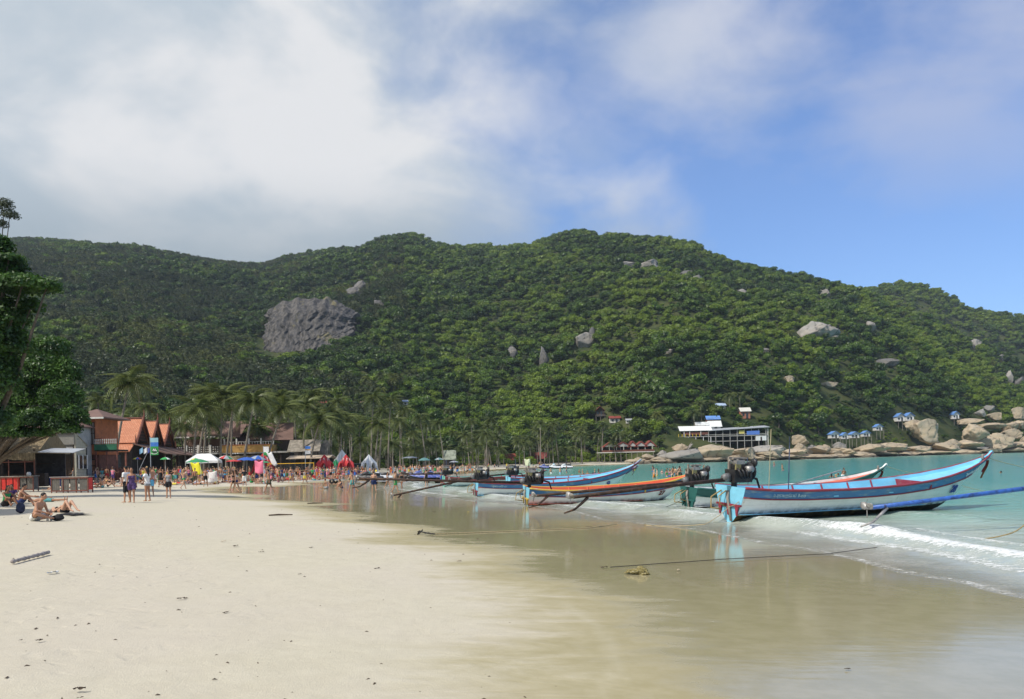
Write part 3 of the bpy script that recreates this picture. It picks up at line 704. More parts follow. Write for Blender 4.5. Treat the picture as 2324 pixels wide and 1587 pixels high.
me = fast_mesh('shore_rubble', np.concatenate(vv), np.concatenate(ff)); smooth(me)
tag(link('shore_rubble', me, ROCK['shore']), 'loose small rocks filling gaps between the headland boulders', 'rocks', kind='stuff')
# ---- forest over the hills: one mass, instanced tree by tree
HOUSES = []                    # filled by clearings for houses (x, y, r)
HPX = [(1628, 930, 9), (1655, 905, 8), (1690, 935, 14), (1640, 925, 14), (1362, 936, 14), (1395, 950, 14), (1425, 955, 10), (725, 922, 14), (822, 915, 8), (888, 912, 14), (925, 912, 14), (880, 902, 10), (1655, 955, 10),
       (2062, 950, 18), (2045, 950, 14), (2168, 945, 10), (1990, 970, 10), (1890, 985, 14), (1915, 988, 12), (1940, 985, 14), (1965, 982, 10), (700, 930, 8), (935, 850, 6)]
for x, y, r_ in HPX:
    p = hit(x, y + 12); HOUSES.append((p.x, p.y, r_ * p.y / FPX * 1.0, p.z + 1.0))
for x in range(1545, 1750, 20): p = at(x, 1008, 372); HOUSES.append((p.x, p.y, 3.0, p.z))
for x in (1560, 1590, 1625, 1645): p = at(x, 976, 380); HOUSES.append((p.x, p.y, 3.5, p.z))
for x in range(1360, 1490, 18): p = at(x, 1042, 354); HOUSES.append((p.x, p.y, 2.6, p.z))
for x in range(1885, 2000, 15): p = at(x, 998, head_Y(x) + 12); HOUSES.append((p.x, p.y, 2.2, p.z))
N = 96000
u = rng.uniform(-0.78, 0.86, N); Yt = np.sqrt(rng.random(N) * (1500 ** 2 - 205 ** 2) + 205 ** 2); Xt = u * Yt
fo = np.interp(u, _fx, _fy); kd = np.interp(u, _kx, _ky); s_, _a = shore(Xt, Yt)
low = (Yt > 150) & (Yt <= fo + 4) & (s_ > np.interp(Yt, [150, 220, 300, 380], [44, 36, 26, 20])) & (rng.random(N) < 0.85)
ok = ((Yt > fo + 4) | low) & (s_ > 10) & ((Yt < kd + 45) | ((u > 0.2) & (Yt > 1080) & (Yt < 1290)))
dens_ = np.interp(Yt, [200, 420, 900, 1500], [1.0, 1.0, 0.72, 0.62]); ok &= rng.random(N) < dens_
Xt, Yt, u, s_, low = Xt[ok], Yt[ok], u[ok], s_[ok], low[ok]
Zt = gz(Xt, Yt)
keep = np.ones(len(Xt), bool)
topz = Zt + 6.5                                                # rough tree tops, for sight lines
def in_sight(px_, py_, pz_, half, back, extra=0.0):
    """trees that would stand inside a thing or hide it from the beach"""
    r_ = Yt / py_; side_ = np.abs(Xt - px_ * r_) < half * r_ + extra
    return side_ & (Yt < py_ + back) & (topz > HC + (pz_ - HC) * r_) & (Yt > py_ * 0.55)
for (bx_, by_, br_, bz_, bh_) in CLEAR: keep &= ~in_sight(bx_, by_, bz_ - bh_ * 0.35, br_ * 0.95, br_ * 0.8, 1.2)
cx_, cy_ = org[0], org[1]
for f_ in np.linspace(-33, 26, 9): keep &= ~in_sight(cx_ + f_, cy_ + 4, at(700, float(np.interp(f_, [-38, 0, 30], [800, 798, 755])), cy_).z, 5.5, 16)
for (bx_, by_, br_, bz_) in HOUSES: keep &= ~in_sight(bx_, by_, bz_, br_, br_ + 3, 1.5)
hl = (u > 0.16) & (s_ < np.interp(u, [0.16, 0.3, 0.42, 0.6, 0.8], [6, 8, 15, 24, 26]) + 8 * fbm(Xt / 20, Yt / 20, 2, 3))   # open strip of rock and grass above the sea
keep &= ~(hl & (rng.random(len(Xt)) < 0.15))
Xt, Yt, Zt, u, s_, low = Xt[keep], Yt[keep], Zt[keep], u[keep], s_[keep], low[keep]
rep = rng.random(len(Xt)) < 0.55                               # bushes between the trees
jx = rng.normal(size=rep.sum()) * 3.2; jy = rng.normal(size=rep.sum()) * 3.2
nX = Xt[rep] + jx; nY = Yt[rep] + jy
bush = np.concatenate([np.zeros(len(Xt), bool), np.ones(len(nX), bool)]); hlk = np.concatenate([hl[keep], hl[keep][rep]])
Xt = np.concatenate([Xt, nX]); Yt = np.concatenate([Yt, nY]); Zt = np.concatenate([Zt, gz(nX, nY)]); u = Xt / Yt; s_ = np.concatenate([s_, s_[rep]]); low = np.concatenate([low, low[rep]])
n = len(Xt)
palmy = fbm(Xt / 90, Yt / 90, 3, 44); pal_p = np.where(u < -0.12, np.clip((palmy - 0.40) * 2.2, 0.05, 0.55), 0.012)
isp = rng.random(n) < pal_p
kind_i = np.where(isp, 7 + rng.integers(0, 3, n), rng.integers(0, 7, n))
scl = np.where(isp, rng.uniform(0.75, 1.15, n), (0.38 + 1.05 * rng.random(n) ** 2.8) * np.interp(Yt, [200, 700, 1400], [1.05, 1.15, 1.3]))
patch = fbm(Xt / 30, Yt / 30, 4, 71); big_p = fbm(Xt / 130, Yt / 130, 3, 75); tint = np.clip(0.5 + (patch - 0.5) * 1.7 + (big_p - 0.5) * 1.0 + np.interp(u, [-0.05, 0.12], [0.0, 0.10]) + rng.normal(size=n) * 0.20, 0, 1)  # patchy leaf tint, raised on the right hill so its leaves look sunlit
tint = np.clip(tint - np.interp(u, [-0.22, -0.05], [0.24, 0.0]), 0, 1); tint = np.where(rng.random(n) < 0.012, 1.0, tint)  # left hill leaves darkened in place of a cloud shadow
scl = np.where(hlk, scl * 0.5, scl); scl = np.where(low, scl * 0.62, scl); scl = np.where(bush & ~isp, scl * 0.55, scl)
# the nearest trees on the lower slope become trees of their own
mx = 1162 + 1937 * u
cand = np.where(~low & (mx > 940) & (mx < 2400) & ~isp & ~hlk & ~bush)[0]
fo2 = np.interp(u, _fx, _fy)
order = cand[np.argsort((Yt - fo2)[cand] + rng.random(len(cand)) * 25)][:170]
single = np.zeros(n, bool); single[order] = True
mass = ~single
pts = np.stack([Xt, Yt, Zt - 0.4], 1)[mass]
me = bpy.data.meshes.new('hillside_forest'); me.vertices.add(len(pts)); me.vertices.foreach_set('co', pts.astype(np.float32).ravel())
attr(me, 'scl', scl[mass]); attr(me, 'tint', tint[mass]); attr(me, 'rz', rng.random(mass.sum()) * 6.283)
ai_ = me.attributes.new('idx', 'INT', 'POINT'); ai_.data.foreach_set('value', kind_i[mass].astype(np.int32)); me.update()
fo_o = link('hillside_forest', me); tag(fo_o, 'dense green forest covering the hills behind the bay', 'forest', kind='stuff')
ng = bpy.data.node_groups.new('forest', 'GeometryNodeTree')
ng.interface.new_socket('Geometry', in_out='INPUT', socket_type='NodeSocketGeometry'); ng.interface.new_socket('Geometry', in_out='OUTPUT', socket_type='NodeSocketGeometry')
gi = ng.nodes.new('NodeGroupInput'); go = ng.nodes.new('NodeGroupOutput')
ci = ng.nodes.new('GeometryNodeCollectionInfo'); ci.inputs[0].default_value = PROTO; ci.inputs[1].default_value = True; ci.inputs[2].default_value = True
ip = ng.nodes.new('GeometryNodeInstanceOnPoints'); ip.inputs['Pick Instance'].default_value = True
def gattr(nm, ty):
    nd = ng.nodes.new('GeometryNodeInputNamedAttribute'); nd.data_type = ty; nd.inputs[0].default_value = nm; return nd.outputs[0]
cxyz = ng.nodes.new('ShaderNodeCombineXYZ'); ng.links.new(gattr('rz', 'FLOAT'), cxyz.inputs[2])
ng.links.new(gi.outputs[0], ip.inputs['Points']); ng.links.new(ci.outputs[0], ip.inputs['Instance'])
ng.links.new(gattr('idx', 'INT'), ip.inputs['Instance Index']); ng.links.new(cxyz.outputs[0], ip.inputs['Rotation'])
ng.links.new(gattr('scl', 'FLOAT'), ip.inputs['Scale']); ng.links.new(ip.outputs[0], go.inputs[0])
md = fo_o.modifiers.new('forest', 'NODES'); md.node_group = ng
# single trees: trunk + crown, copies of five kinds
LEAF_S = [leaf_mat('leaf_slope_%d' % k, a, b_, 0.4, 0.25, tint=False) for k, (a, b_) in enumerate((((0.030, 0.064, 0.012), (0.11, 0.18, 0.024)), ((0.045, 0.078, 0.012), (0.18, 0.23, 0.028)), ((0.020, 0.048, 0.011), (0.070, 0.13, 0.02))))]
WORDS = ['mid green broadleaf tree', 'yellowish green broadleaf tree', 'dark green broadleaf tree']
kinds = []
for k in range(6):
    rg = np.random.default_rng(700 + k); lb = lobes_for(rg, 6, 2.5, 2.4, 5.0)
    cm = mixed_mesh('crown', [leaf_cloud(rg, lb, 900, 0.62), ico_core(lb, 1, 0.72)]); cm.materials.append(LEAF_S[k % 3])
    tb = MB(); tb.tube([(0, 0, -0.8), (0.1, 0.05, 1.4), (0.0, 0.2, 3.2)], [0.28, 0.22, 0.14], 7)
    for L in lb[:4]: tb.tube([(0.0, 0.2, 2.6), (L[0] * 0.5, L[1] * 0.5 + 0.1, 3.6), (L[0] * 0.9, L[1] * 0.9, L[2])], [0.13, 0.09, 0.04], 5)
    kinds.append((cm, tb.mesh('trunk', True)))
for i in order:
    k = int(rng.integers(0, 6)); cm, tm = kinds[k]
    x_ = mx[i]
    where = ('behind the palm grove' if x_ < 1330 else 'above the stilt restaurant' if x_ < 1540 else 'around the big restaurant' if x_ < 1770 else 'above the row of bungalows' if x_ < 2030 else 'above the granite dome' if x_ < 2180 else 'at the right end')
    o = empty('broadleaf_tree', (Xt[i], Yt[i], Zt[i] - 0.3), rng.random() * 6.28, ('small ' if scl[i] < 0.6 else 'large ' if scl[i] > 0.85 else '') + WORDS[k % 3] + (' at the foot of the hill ' if Yt[i] - fo2[i] < 14 else ' low on the hill ' if Yt[i] - fo2[i] < 26 else ' a bit up the hill ') + where, 'tree', 'trees low on the hill ' + where)
    s__ = float(scl[i]); o.scale = (s__, s__, s__ * rng.uniform(0.85, 1.1))
    c_ = link('crown', cm, None, o); link('trunk', tm, BARK, o)

# ---- palms
FRM = []
for k in range(4):
    rg = np.random.default_rng(40 + k); v, f = frond_va(rg, 3.7, 0.7 + 0.25 * k, 15, 0.85, 0.6); me = fast_mesh('frond', v, f); me.materials.append(LEAF_PALM); FRM.append(me)
NUT = MB().lathe([(0.0, -0.16), (0.10, -0.13), (0.15, 0), (0.11, 0.12), (0, 0.16)], 8).mesh('coconuts', True)
def palm(base, top, label, group, rg, n=19, L=1.0, fr=True, lean=0.0):
    """base and top in metres; the trunk bends between them"""
    base = Vector(base); top = Vector(top); h = top - base
    root = empty('palm_tree', base, 0, label, 'palm tree', group)
    pts = []
    for i in range(9):
        t_ = i / 8; pts.append((h.x * t_ ** 1.5 if lean >= 0 else h.x * t_ ** 0.7, h.y * t_, h.z * t_ - 0.3 * (1 - t_)))
    MB().tube(pts, [0.21 - 0.09 * (i / 8) + (0.08 if i == 0 else 0) for i in range(9)], 8).build('trunk', PALM_BARK, root, True)
    a0 = rg.random() * 6.28
    for i in range(n):
        f_ = i / n; el_ = R(72) * (1 - f_) ** 0.9 - R(34) * f_
        o = link('frond', FRM[int(rg.integers(0, 4))], None, root); o.location = h
        s_ = L * rg.uniform(0.8, 1.12); o.scale = (s_, s_, s_); o.rotation_euler = (rg.uniform(-0.35, 0.35), -el_ * 0.8, a0 + i * 2.399 + rg.uniform(-0.25, 0.25))
    nb_ = link('coconuts', NUT, mat('coconut', (0.16, 0.11, 0.05)), root); nb_.location = h + Vector((0.15, -0.15, -0.25)); nb_.scale = (1.8, 1.8, 1.3)
    return root
prg = np.random.default_rng(77)
def D(x, y): return (x, y)
# zoom coordinates of the near palms, given as pixels: trunk foot x, crown x, crown y, distance, words
NP_ = [(258, 288, 874, 112, 'tall palm leaning right in front of the orange roofs'), (436, 452, 938, 120, 'palm with thick pale trunk left of the white marquee'), (447, 470, 925, 128, 'palm just right of the thick pale trunk'),
       (462, 478, 900, 134, 'tall palm behind the white marquee leaning right'), (500, 508, 905, 130, 'tall straight palm right of the white marquee'), (512, 536, 908, 140, 'slim palm in front of the yellow balcony, left one'),
       (524, 528, 930, 150, 'straight slim palm in front of the yellow balcony'), (551, 578, 915, 126, 'palm with dark leaning trunk in front of the brown roof'), (600, 640, 935, 132, 'palm leaning far right before the yellow balcony end'),
       (620, 636, 905, 160, 'palm behind the red star tent beside the banner'), (686, 692, 925, 150, 'straight palm right of the volleyball net'), (700, 722, 960, 142, 'slim palm leaning right by the tall sign board'),
       (752, 752, 948, 165, 'palm above the thatched hut right of the sign board'), (768, 780, 955, 175, 'palm behind the red star tents'), (850, 858, 968, 190, 'palm with bright drooping fronds above the white star tent'),
       (418, 422, 972, 138, 'short palm between the last orange gable and the brown roof')]
for (fx_, tx_, ty_, Yd, lb) in NP_:
    X0 = (fx_ - CX) / FPX * Yd; bz_ = gz1(X0, Yd); tp = at(tx_, ty_, Yd)
    palm((X0, Yd, bz_), (tp.x, Yd + prg.uniform(-1, 1), tp.z), lb, 'palms along the near beach', prg, 22, 0.72 if 'short' in lb else 1.22 if Yd < 150 else 1.12)
# grove: crowns as one part, six kinds copied
pk = []
for k in range(6):
    rg = np.random.default_rng(900 + k); cm = mixed_mesh('crown', crown_va(rg, 21, 3.9, 11)); cm.materials.append(LEAF_PALM); h_ = 5.6 + 1.85 * k; ln = rg.uniform(-1.8, 1.8)
    tm = MB().tube([(ln * t_ ** 1.6, 0.3 * t_, h_ * t_ - 0.4 * (1 - t_)) for t_ in np.linspace(0, 1, 7)], [0.19 - 0.01 * i for i in range(7)], 7).mesh('trunk', True)
    pk.append((cm, tm, h_, ln))
placed = []; tries = 0
while len(placed) < 190 and tries < 6000:
    tries += 1
    x_ = prg.uniform(640, 1420) if prg.random() < 0.9 else prg.uniform(230, 640); Yd = prg.uniform(150, 372) if x_ > 640 else prg.uniform(150, 215); X_ = (x_ - CX) / FPX * Yd
    sd = float(shore(np.array([X_]), np.array([Yd]))[0][0]); ft = float(np.interp(X_ / Yd, _fx, _fy))
    if sd < (21 if Yd < 260 else 14) or Yd > ft + 12: continue
    if any((X_ - a) ** 2 + (Yd - b_) ** 2 < 8 for a, b_ in placed): continue
    placed.append((X_, Yd)); cm, tm, h_, ln = pk[int(prg.integers(0, 6))]
    where = 'behind the star tents' if x_ < 830 else 'behind the crowded middle beach' if x_ < 1000 else 'above the far red roofs' if x_ < 1260 else 'at the far end of the beach' if x_ > 640 and x_ >= 1260 else 'behind the orange roofs'
    if x_ < 640: where = 'behind the roofs'
    ro = 'short ' if h_ < 8 else 'tall ' if h_ > 12 else 'middling '
    rz_ = prg.random() * 6.28; le = ln * math.cos(rz_); ro += 'left leaning ' if le < -0.5 else 'right leaning ' if le > 0.5 else 'upright '; ro += 'front ' if Yd < 215 else ''
    o = empty('palm_tree', (X_, Yd, gz1(X_, Yd)), rz_, ro + 'coconut palm in the grove ' + where, 'palm tree', 'palms ' + where)
    s_ = prg.uniform(0.85, 1.12); o.scale = (s_, s_, s_)
    c_ = link('crown', cm, None, o); c_.location = (ln, 0.3, h_); link('trunk', tm, PALM_BARK, o)
for (x_, y_, lb) in ((1590, 925, 'palm left of the big restaurant on the slope'), (1655, 905, 'palm above the big restaurant, left of two'), (1678, 905, 'palm above the big restaurant, right of two'), (935, 852, 'lone palm standing out on the slope above the houses'), (1072, 860, 'lone palm on the slope behind the grove'), (1575, 945, 'low palm beside the big restaurant')):
    p = hit(x_, y_ + 26); cm, tm, h_, ln = pk[1]; o = empty('palm_tree', (p.x, p.y - 2, gz1(p.x, p.y - 2) - 1), 1.0, lb, 'palm tree', 'palms on the slope'); o.scale = (1.15,) * 3
    c_ = link('crown', cm, None, o); c_.location = (ln, 0.3, h_); link('trunk', tm, PALM_BARK, o)

# ---- trees at the left edge
def big_tree(name, base, tips, lobes, nleaf, size, leafm, label, seed, rad=0.32):
    rg = np.random.default_rng(seed); root = empty(name, base, 0, label, 'tree'); b0 = Vector(base)
    mid = Vector((0.2, 0, min(3.2, max(l[2] for l in lobes) - b0.z) * 0.6))
    MB().tube([(0, 0, -0.5), (0.1, 0, mid.z * 0.5), mid], [rad * 1.25, rad, rad * 0.85], 10).build('trunk', BARK, root, True)
    for L in lobes:
        e = Vector(L[:3]) - b0; m_ = mid.lerp(e, 0.5) + Vector((rg.uniform(-0.4, 0.4), rg.uniform(-0.4, 0.4), 0.3))
        MB().tube([mid - Vector((0, 0, 0.2)), mid.lerp(m_, 0.5), m_, e], [rad * 0.6, rad * 0.45, rad * 0.3, rad * 0.1], 7).build('limb', BARK, root, True)
    v, f = leaf_cloud(rg, lobes, nleaf, size, 0.5, 0.35); v = v - np.array(base)
    me = fast_mesh('crown', v, f); me.materials.append(leafm); link('crown', me, None, root)
    return root
def L_(x, y, Y, wpx, hpx, dpt=1.0): p = at(x, y, Y); k = Y / FPX; return (p.x, p.y, p.z, wpx * k / 2, wpx * k / 2 * dpt, hpx * k / 2)
b1 = (at(-25, 1060, 64).x, 64, 1.2)
big_tree('almond_tree', b1, None, [L_(95, 850, 62, 120, 110), L_(140, 905, 61, 100, 90), L_(60, 905, 63, 120, 110), L_(115, 795, 63, 90, 70), L_(150, 850, 62, 70, 80), L_(40, 840, 64, 90, 110), L_(165, 945, 60, 66, 56), L_(20, 950, 62, 100, 70), L_(100, 950, 61, 100, 56), L_(70, 960, 60, 90, 50), L_(130, 965, 60, 70, 40), L_(30, 985, 60, 90, 44), L_(85, 985, 60, 70, 34), L_(-20, 960, 62, 110, 90), L_(150, 976, 60, 70, 44), L_(182, 955, 60, 46, 44)], 60000, 0.17, LEAF_NEAR, 'rounded leafy green tree at the left edge above the shop roofs', 5)
b2 = (at(-60, 1060, 50).x, 50, 1.2)
big_tree('shade_tree', b2, None, [L_(-20, 620, 48, 160, 120), L_(50, 650, 47, 130, 60), L_(105, 655, 47, 70, 44), L_(-40, 740, 48, 180, 140), L_(20, 720, 48, 100, 90), L_(-10, 560, 48, 80, 60), L_(20, 590, 47, 70, 30), L_(-60, 860, 48, 200, 180), L_(0, 850, 48, 90, 160), L_(-30, 960, 48, 120, 80), L_(30, 790, 48, 90, 90), L_(70, 700, 48, 60, 50), L_(10, 660, 48, 90, 70)], 46000, 0.18, LEAF_NEAR, 'dark tall shade tree cut off by the left edge of the view', 6, 0.4)
b3 = (at(-45, 1060, 58).x, 58, 1.2)
lob3 = [L_(-30, 470, 56, 60, 50), L_(10, 470, 56, 46, 44), L_(22, 490, 56, 44, 26), L_(0, 510, 56, 40, 26), L_(-40, 540, 56, 70, 60)]
big_tree('feathery_tree', b3, None, lob3, 5200, 0.11, LEAF_FINE, 'thin feathery grey green treetop at the left edge', 7, 0.22)
# unseen shade trees left of the frame; the last added to darken the bar
for i, (X_, Y_, hh_, rr_) in enumerate(((-27.5, 27.5, 7.0, 3.6), (-33, 33, 8.0, 4.2), (-50.5, 67, 8.5, 6.0))):
    rg = np.random.default_rng(61 + i); z_ = gz1(X_, Y_); lb = [(X_ + rr_ * 0.75 * math.cos(a), Y_ + rr_ * 0.55 * math.sin(a), z_ + hh_ + rg.uniform(-0.7, 0.9), rr_ * 0.62, rr_ * 0.5, 1.5) for a in np.linspace(0, 5.5, 7)]
    big_tree('shade_tree', (X_, Y_, z_), None, lb, 9000, 0.4, LEAF_NEAR, ['broad shade tree outside the left edge shading the sunbathers', 'second shade tree outside the left edge beyond the first', 'added tree outside the left edge to shade the thatched bar'][i], 62 + i, 0.35)
# ================================================================== buildings
ORANGE = mat('render_orange', (0.42, 0.14, 0.06), 0.85, 0.12, 1.5, dirt=(0.25, 0.10, 0.06))
BEIGE = mat('siding_beige', (0.36, 0.34, 0.27), 0.8, 0.1, 2.0)
WHITE = mat('white_paint', (0.72, 0.72, 0.70), 0.6, 0.08, 2.0, dirt=(0.45, 0.42, 0.38))
OFFW = mat('offwhite_paint', (0.62, 0.60, 0.54), 0.7, 0.1, 2.0, dirt=(0.35, 0.32, 0.28))
GREYM = mat('grey_sheet', (0.36, 0.38, 0.41), 0.5, 0.12, 0.7, spec=0.4, dirt=(0.25, 0.22, 0.2))
DARKW = mat('dark_wood', (0.055, 0.036, 0.026), 0.75, 0.3, 4.0)
REDW = mat('redbrown_wood', (0.17, 0.065, 0.045), 0.7, 0.25, 3.0)
GREYW = mat('weathered_wood', (0.26, 0.23, 0.20), 0.9, 0.25, 3.0)
GLASS = mat('dark_glass', (0.02, 0.025, 0.03), 0.08, 0.1, 1.0, spec=0.6)
GGLASS = mat('green_glass', (0.015, 0.075, 0.065), 0.15, 0.1, 1.0, spec=0.6)
BLUER = mat('blue_sheet', (0.12, 0.27, 0.62), 0.45, 0.1, 0.5, spec=0.4, dirt=(0.35, 0.42, 0.55))
REDR = mat('red_roof', (0.22, 0.05, 0.038), 0.75, 0.2, 0.6, dirt=(0.20, 0.07, 0.05))
BROWNR = mat('brown_roof', (0.17, 0.105, 0.085), 0.8, 0.15, 0.5)
YELLOW = mat('ochre_wall', (0.50, 0.29, 0.09), 0.8, 0.12, 0.6, dirt=(0.33, 0.19, 0.08))
THATCH = mat('thatch', (0.20, 0.15, 0.085), 0.95, 0.4, 4.0, 0.9, 30, stretch=(3, 3, 0.6))
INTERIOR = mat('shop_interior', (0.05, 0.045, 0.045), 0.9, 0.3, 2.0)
CONC = mat('concrete', (0.33, 0.32, 0.30), 0.9, 0.15, 1.0)
GREENS = mat('green_sign', (0.03, 0.13, 0.07), 0.6, 0.2, 2.0)
def tile_mat(name, a, b_, course=0.22):
    m, t = newmat(name)
    co = t.n('ShaderNodeTexCoord').outputs['Object']; br = t.n('ShaderNodeTexBrick')
    t.put(br.inputs['Vector'], t.mapv(co, scale=(1, 1, 1)))
    sp = t.n('ShaderNodeSeparateXYZ', i_0=co)
    cmb = t.n('ShaderNodeCombineXYZ', i_0=sp.outputs[0], i_1=t.m('MULTIPLY', sp.outputs[2], 1.35), i_2=0.0); t.put(br.inputs['Vector'], cmb)
    br.inputs['Color1'].default_value = (*a, 1); br.inputs['Color2'].default_value = (*b_, 1); br.inputs['Mortar'].default_value = (*[x * 0.45 for x in a], 1)
    br.inputs['Scale'].default_value = 1.0; br.inputs['Brick Width'].default_value = 0.24; br.inputs['Row Height'].default_value = course; br.inputs['Mortar Size'].default_value = 0.018
    nz = t.noise(co, 0.8, 4, 0.6); c = t.mix(t.mr(nz, 0.4, 0.75, 0.0, 0.45), br.outputs[0], tuple(x * 0.65 for x in a))
    b = t.n('ShaderNodeBsdfPrincipled', i_Base_Color=c, i_Roughness=0.55)
    bn = t.n('ShaderNodeBump', i_Height=br.outputs['Fac']); bn.inputs['Strength'].default_value = -0.6; bn.inputs['Distance'].default_value = 0.03
    t.put(b.inputs['Normal'], bn); t.n('ShaderNodeOutputMaterial', i_Surface=b); MATS[name] = m; return m
TILE = tile_mat('orange_tiles', (0.56, 0.20, 0.095), (0.66, 0.28, 0.15))
def bx(name, c, size, m, parent, rz=0.0): return MB().box(c, size, rz).build(name, m, parent)
def pole(name, a, b_, r, m, parent=None, n=6): return MB().tube([a, b_], r, n).build(name, m, parent)
def window(parent, c, w_, h_, fm=DARKW, gm=GLASS, nx=2, nz=2, nrm=-1, axis='x'):
    """window set into a wall: pane a few cm back, frame bars proud; faces -y (axis x) or +x (axis y)"""
    d = (lambda a, b_: (a, b_)) if axis == 'x' else None
    def P(u_, o_, z_): return (c[0] + u_, c[1] + o_, c[2] + z_) if axis == 'x' else (c[0] - o_, c[1] + u_, c[2] + z_)
    def S(u_, o_, z_): return (u_, o_, z_) if axis == 'x' else (o_, u_, z_)
    wn = bx('window', P(0, 0.02, 0), S(w_, 0.03, h_), gm, parent)
    for i in range(nx + 1): bx('frame', P(-w_ / 2 + w_ * i / nx, -0.03, 0), S(0.07, 0.08, h_ + 0.08), fm, wn)
    for j in range(nz + 1): bx('frame', P(0, -0.025, -h_ / 2 + h_ * j / nz), S(w_ + 0.1, 0.07, 0.07), fm, wn)
    return wn
def gable_roof(parent, c, L, W, h_, m, axis='x', over=0.4, thick=0.12, name='roof'):
    """ridge along axis; c = middle of the eave plane"""
    e = W / 2 + over; l_ = L / 2 + over
    for sgn in (-1, 1):
        hh = h_ * e / (W / 2)
        if axis == 'x': pts = [(c[0] - l_, c[1] + sgn * e, c[2] + h_ - hh), (c[0] + l_, c[1] + sgn * e, c[2] + h_ - hh), (c[0] + l_, c[1], c[2] + h_), (c[0] - l_, c[1], c[2] + h_)]; n_ = (0, sgn * h_, W / 2)
        else: pts = [(c[0] + sgn * e, c[1] - l_, c[2] + h_ - hh), (c[0] + sgn * e, c[1] + l_, c[2] + h_ - hh), (c[0], c[1] + l_, c[2] + h_), (c[0], c[1] - l_, c[2] + h_)]; n_ = (sgn * h_, 0, W / 2)
        MB().poly(pts, thick, n_).build(name, m, parent)
def hip_roof(parent, c, L, W, h_, m, over=0.5, name='roof'):
    l_, w_ = L / 2 + over, W / 2 + over; rl = max(0.05, L / 2 - W / 2)
    v = [(-l_, -w_, 0), (l_, -w_, 0), (l_, w_, 0), (-l_, w_, 0), (-rl, 0, h_), (rl, 0, h_), (-l_, -w_, -0.12), (l_, -w_, -0.12), (l_, w_, -0.12), (-l_, w_, -0.12)]
    f = [(0, 1, 5, 4), (1, 2, 5), (2, 3, 4, 5), (3, 0, 4), (0, 6, 7, 1), (1, 7, 8, 2), (2, 8, 9, 3), (3, 9, 6, 0), (9, 8, 7, 6)]
    o = MB().add([(a + c[0], b_ + c[1], z_ + c[2]) for a, b_, z_ in v], f).build(name, m, parent)
    return o
TMP = bpy.data.scenes.new('scratch')
def evaluated_mesh(o):
    TMP.collection.objects.link(o); vl = TMP.view_layers[0]; vl.update(); dg = vl.depsgraph; dg.update()
    me = bpy.data.meshes.new_from_object(o.evaluated_get(dg)); bpy.data.objects.remove(o); return me
def text_mesh(txt, size, m, name='lettering', parent=None, loc=(0, 0, 0), rot=(0, 0, 0), ext=0.004, shear=0.0, bold=0.0):
    cu = bpy.data.curves.new('txt', 'FONT'); cu.body = txt; cu.size = size; cu.extrude = ext; cu.align_x = 'CENTER'; cu.align_y = 'CENTER'; cu.shear = shear; cu.offset = bold; cu.resolution_u = 3
    me = evaluated_mesh(bpy.data.objects.new('txt', cu)); bpy.data.curves.remove(cu); me.materials.clear()
    o = link(name, me, m, parent); o.location = loc; o.rotation_euler = rot; return o
INK = mat('black_ink', (0.03, 0.03, 0.035), 0.6); INKW = mat('white_ink', (0.8, 0.8, 0.78), 0.6); 

# ---- thatched bar at the far left
Yh = 74.0; X0 = at(30, 1060, Yh).x; zb = 1.25
t1 = empty('thatched_bar', (X0, Yh, zb), 0.12, 'dark open bar under a shaggy thatched roof at the left edge', 'bar'); t1.scale = (1.18, 1.18, 1.06)
rg = np.random.default_rng(8)
rows = []
for j in range(9):
    f_ = j / 8; rows.append([(-6 + 8.6 * i / 24 - 0.5 * f_ * 0, -2.6 + 3.0 * f_, 2.7 + 1.9 * f_ + rg.uniform(-0.05, 0.05) + (-0.25 * rg.random() if j == 0 else 0)) for i in range(25)])
MB().grid(rows).build('thatch_roof', THATCH, t1, True)
MB().grid([[(-6 + 8.6 * i / 24, -2.62, 2.72 - f_ * (0.45 + 0.22 * rg.random())) for i in range(25)] for f_ in (0, 0.5, 1)]).build('thatch_fringe', THATCH, t1, True)
MB().poly([(2.6, -2.6, 2.7), (2.6, 0.4, 4.6), (2.6, 3.4, 2.7)], 0.3, (1, 0, 0)).build('thatch_gable', THATCH, t1)
MB().grid([[(-6 + 8.6 * i / 8, 0.4 + 3 * f_, 4.6 - 1.9 * f_) for i in range(9)] for f_ in (0, 0.5, 1)]).build('thatch_back', THATCH, t1, True)
for x_ in (-5.6, -2.6, 0.2, 2.4): pole('post', (x_, -2.2, 0), (x_, -2.2, 3.0), 0.09, DARKW, t1)
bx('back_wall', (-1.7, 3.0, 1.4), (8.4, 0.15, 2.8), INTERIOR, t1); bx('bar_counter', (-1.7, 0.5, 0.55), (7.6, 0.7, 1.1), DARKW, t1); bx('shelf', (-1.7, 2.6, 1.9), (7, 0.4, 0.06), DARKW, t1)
MB().poly([(2.9, -2.9, 2.75), (5.3, -2.9, 2.65), (5.3, -0.6, 3.0), (2.9, -0.6, 3.1)], 0.05, (0, 0, 1)).build('awning', GREYM, t1)

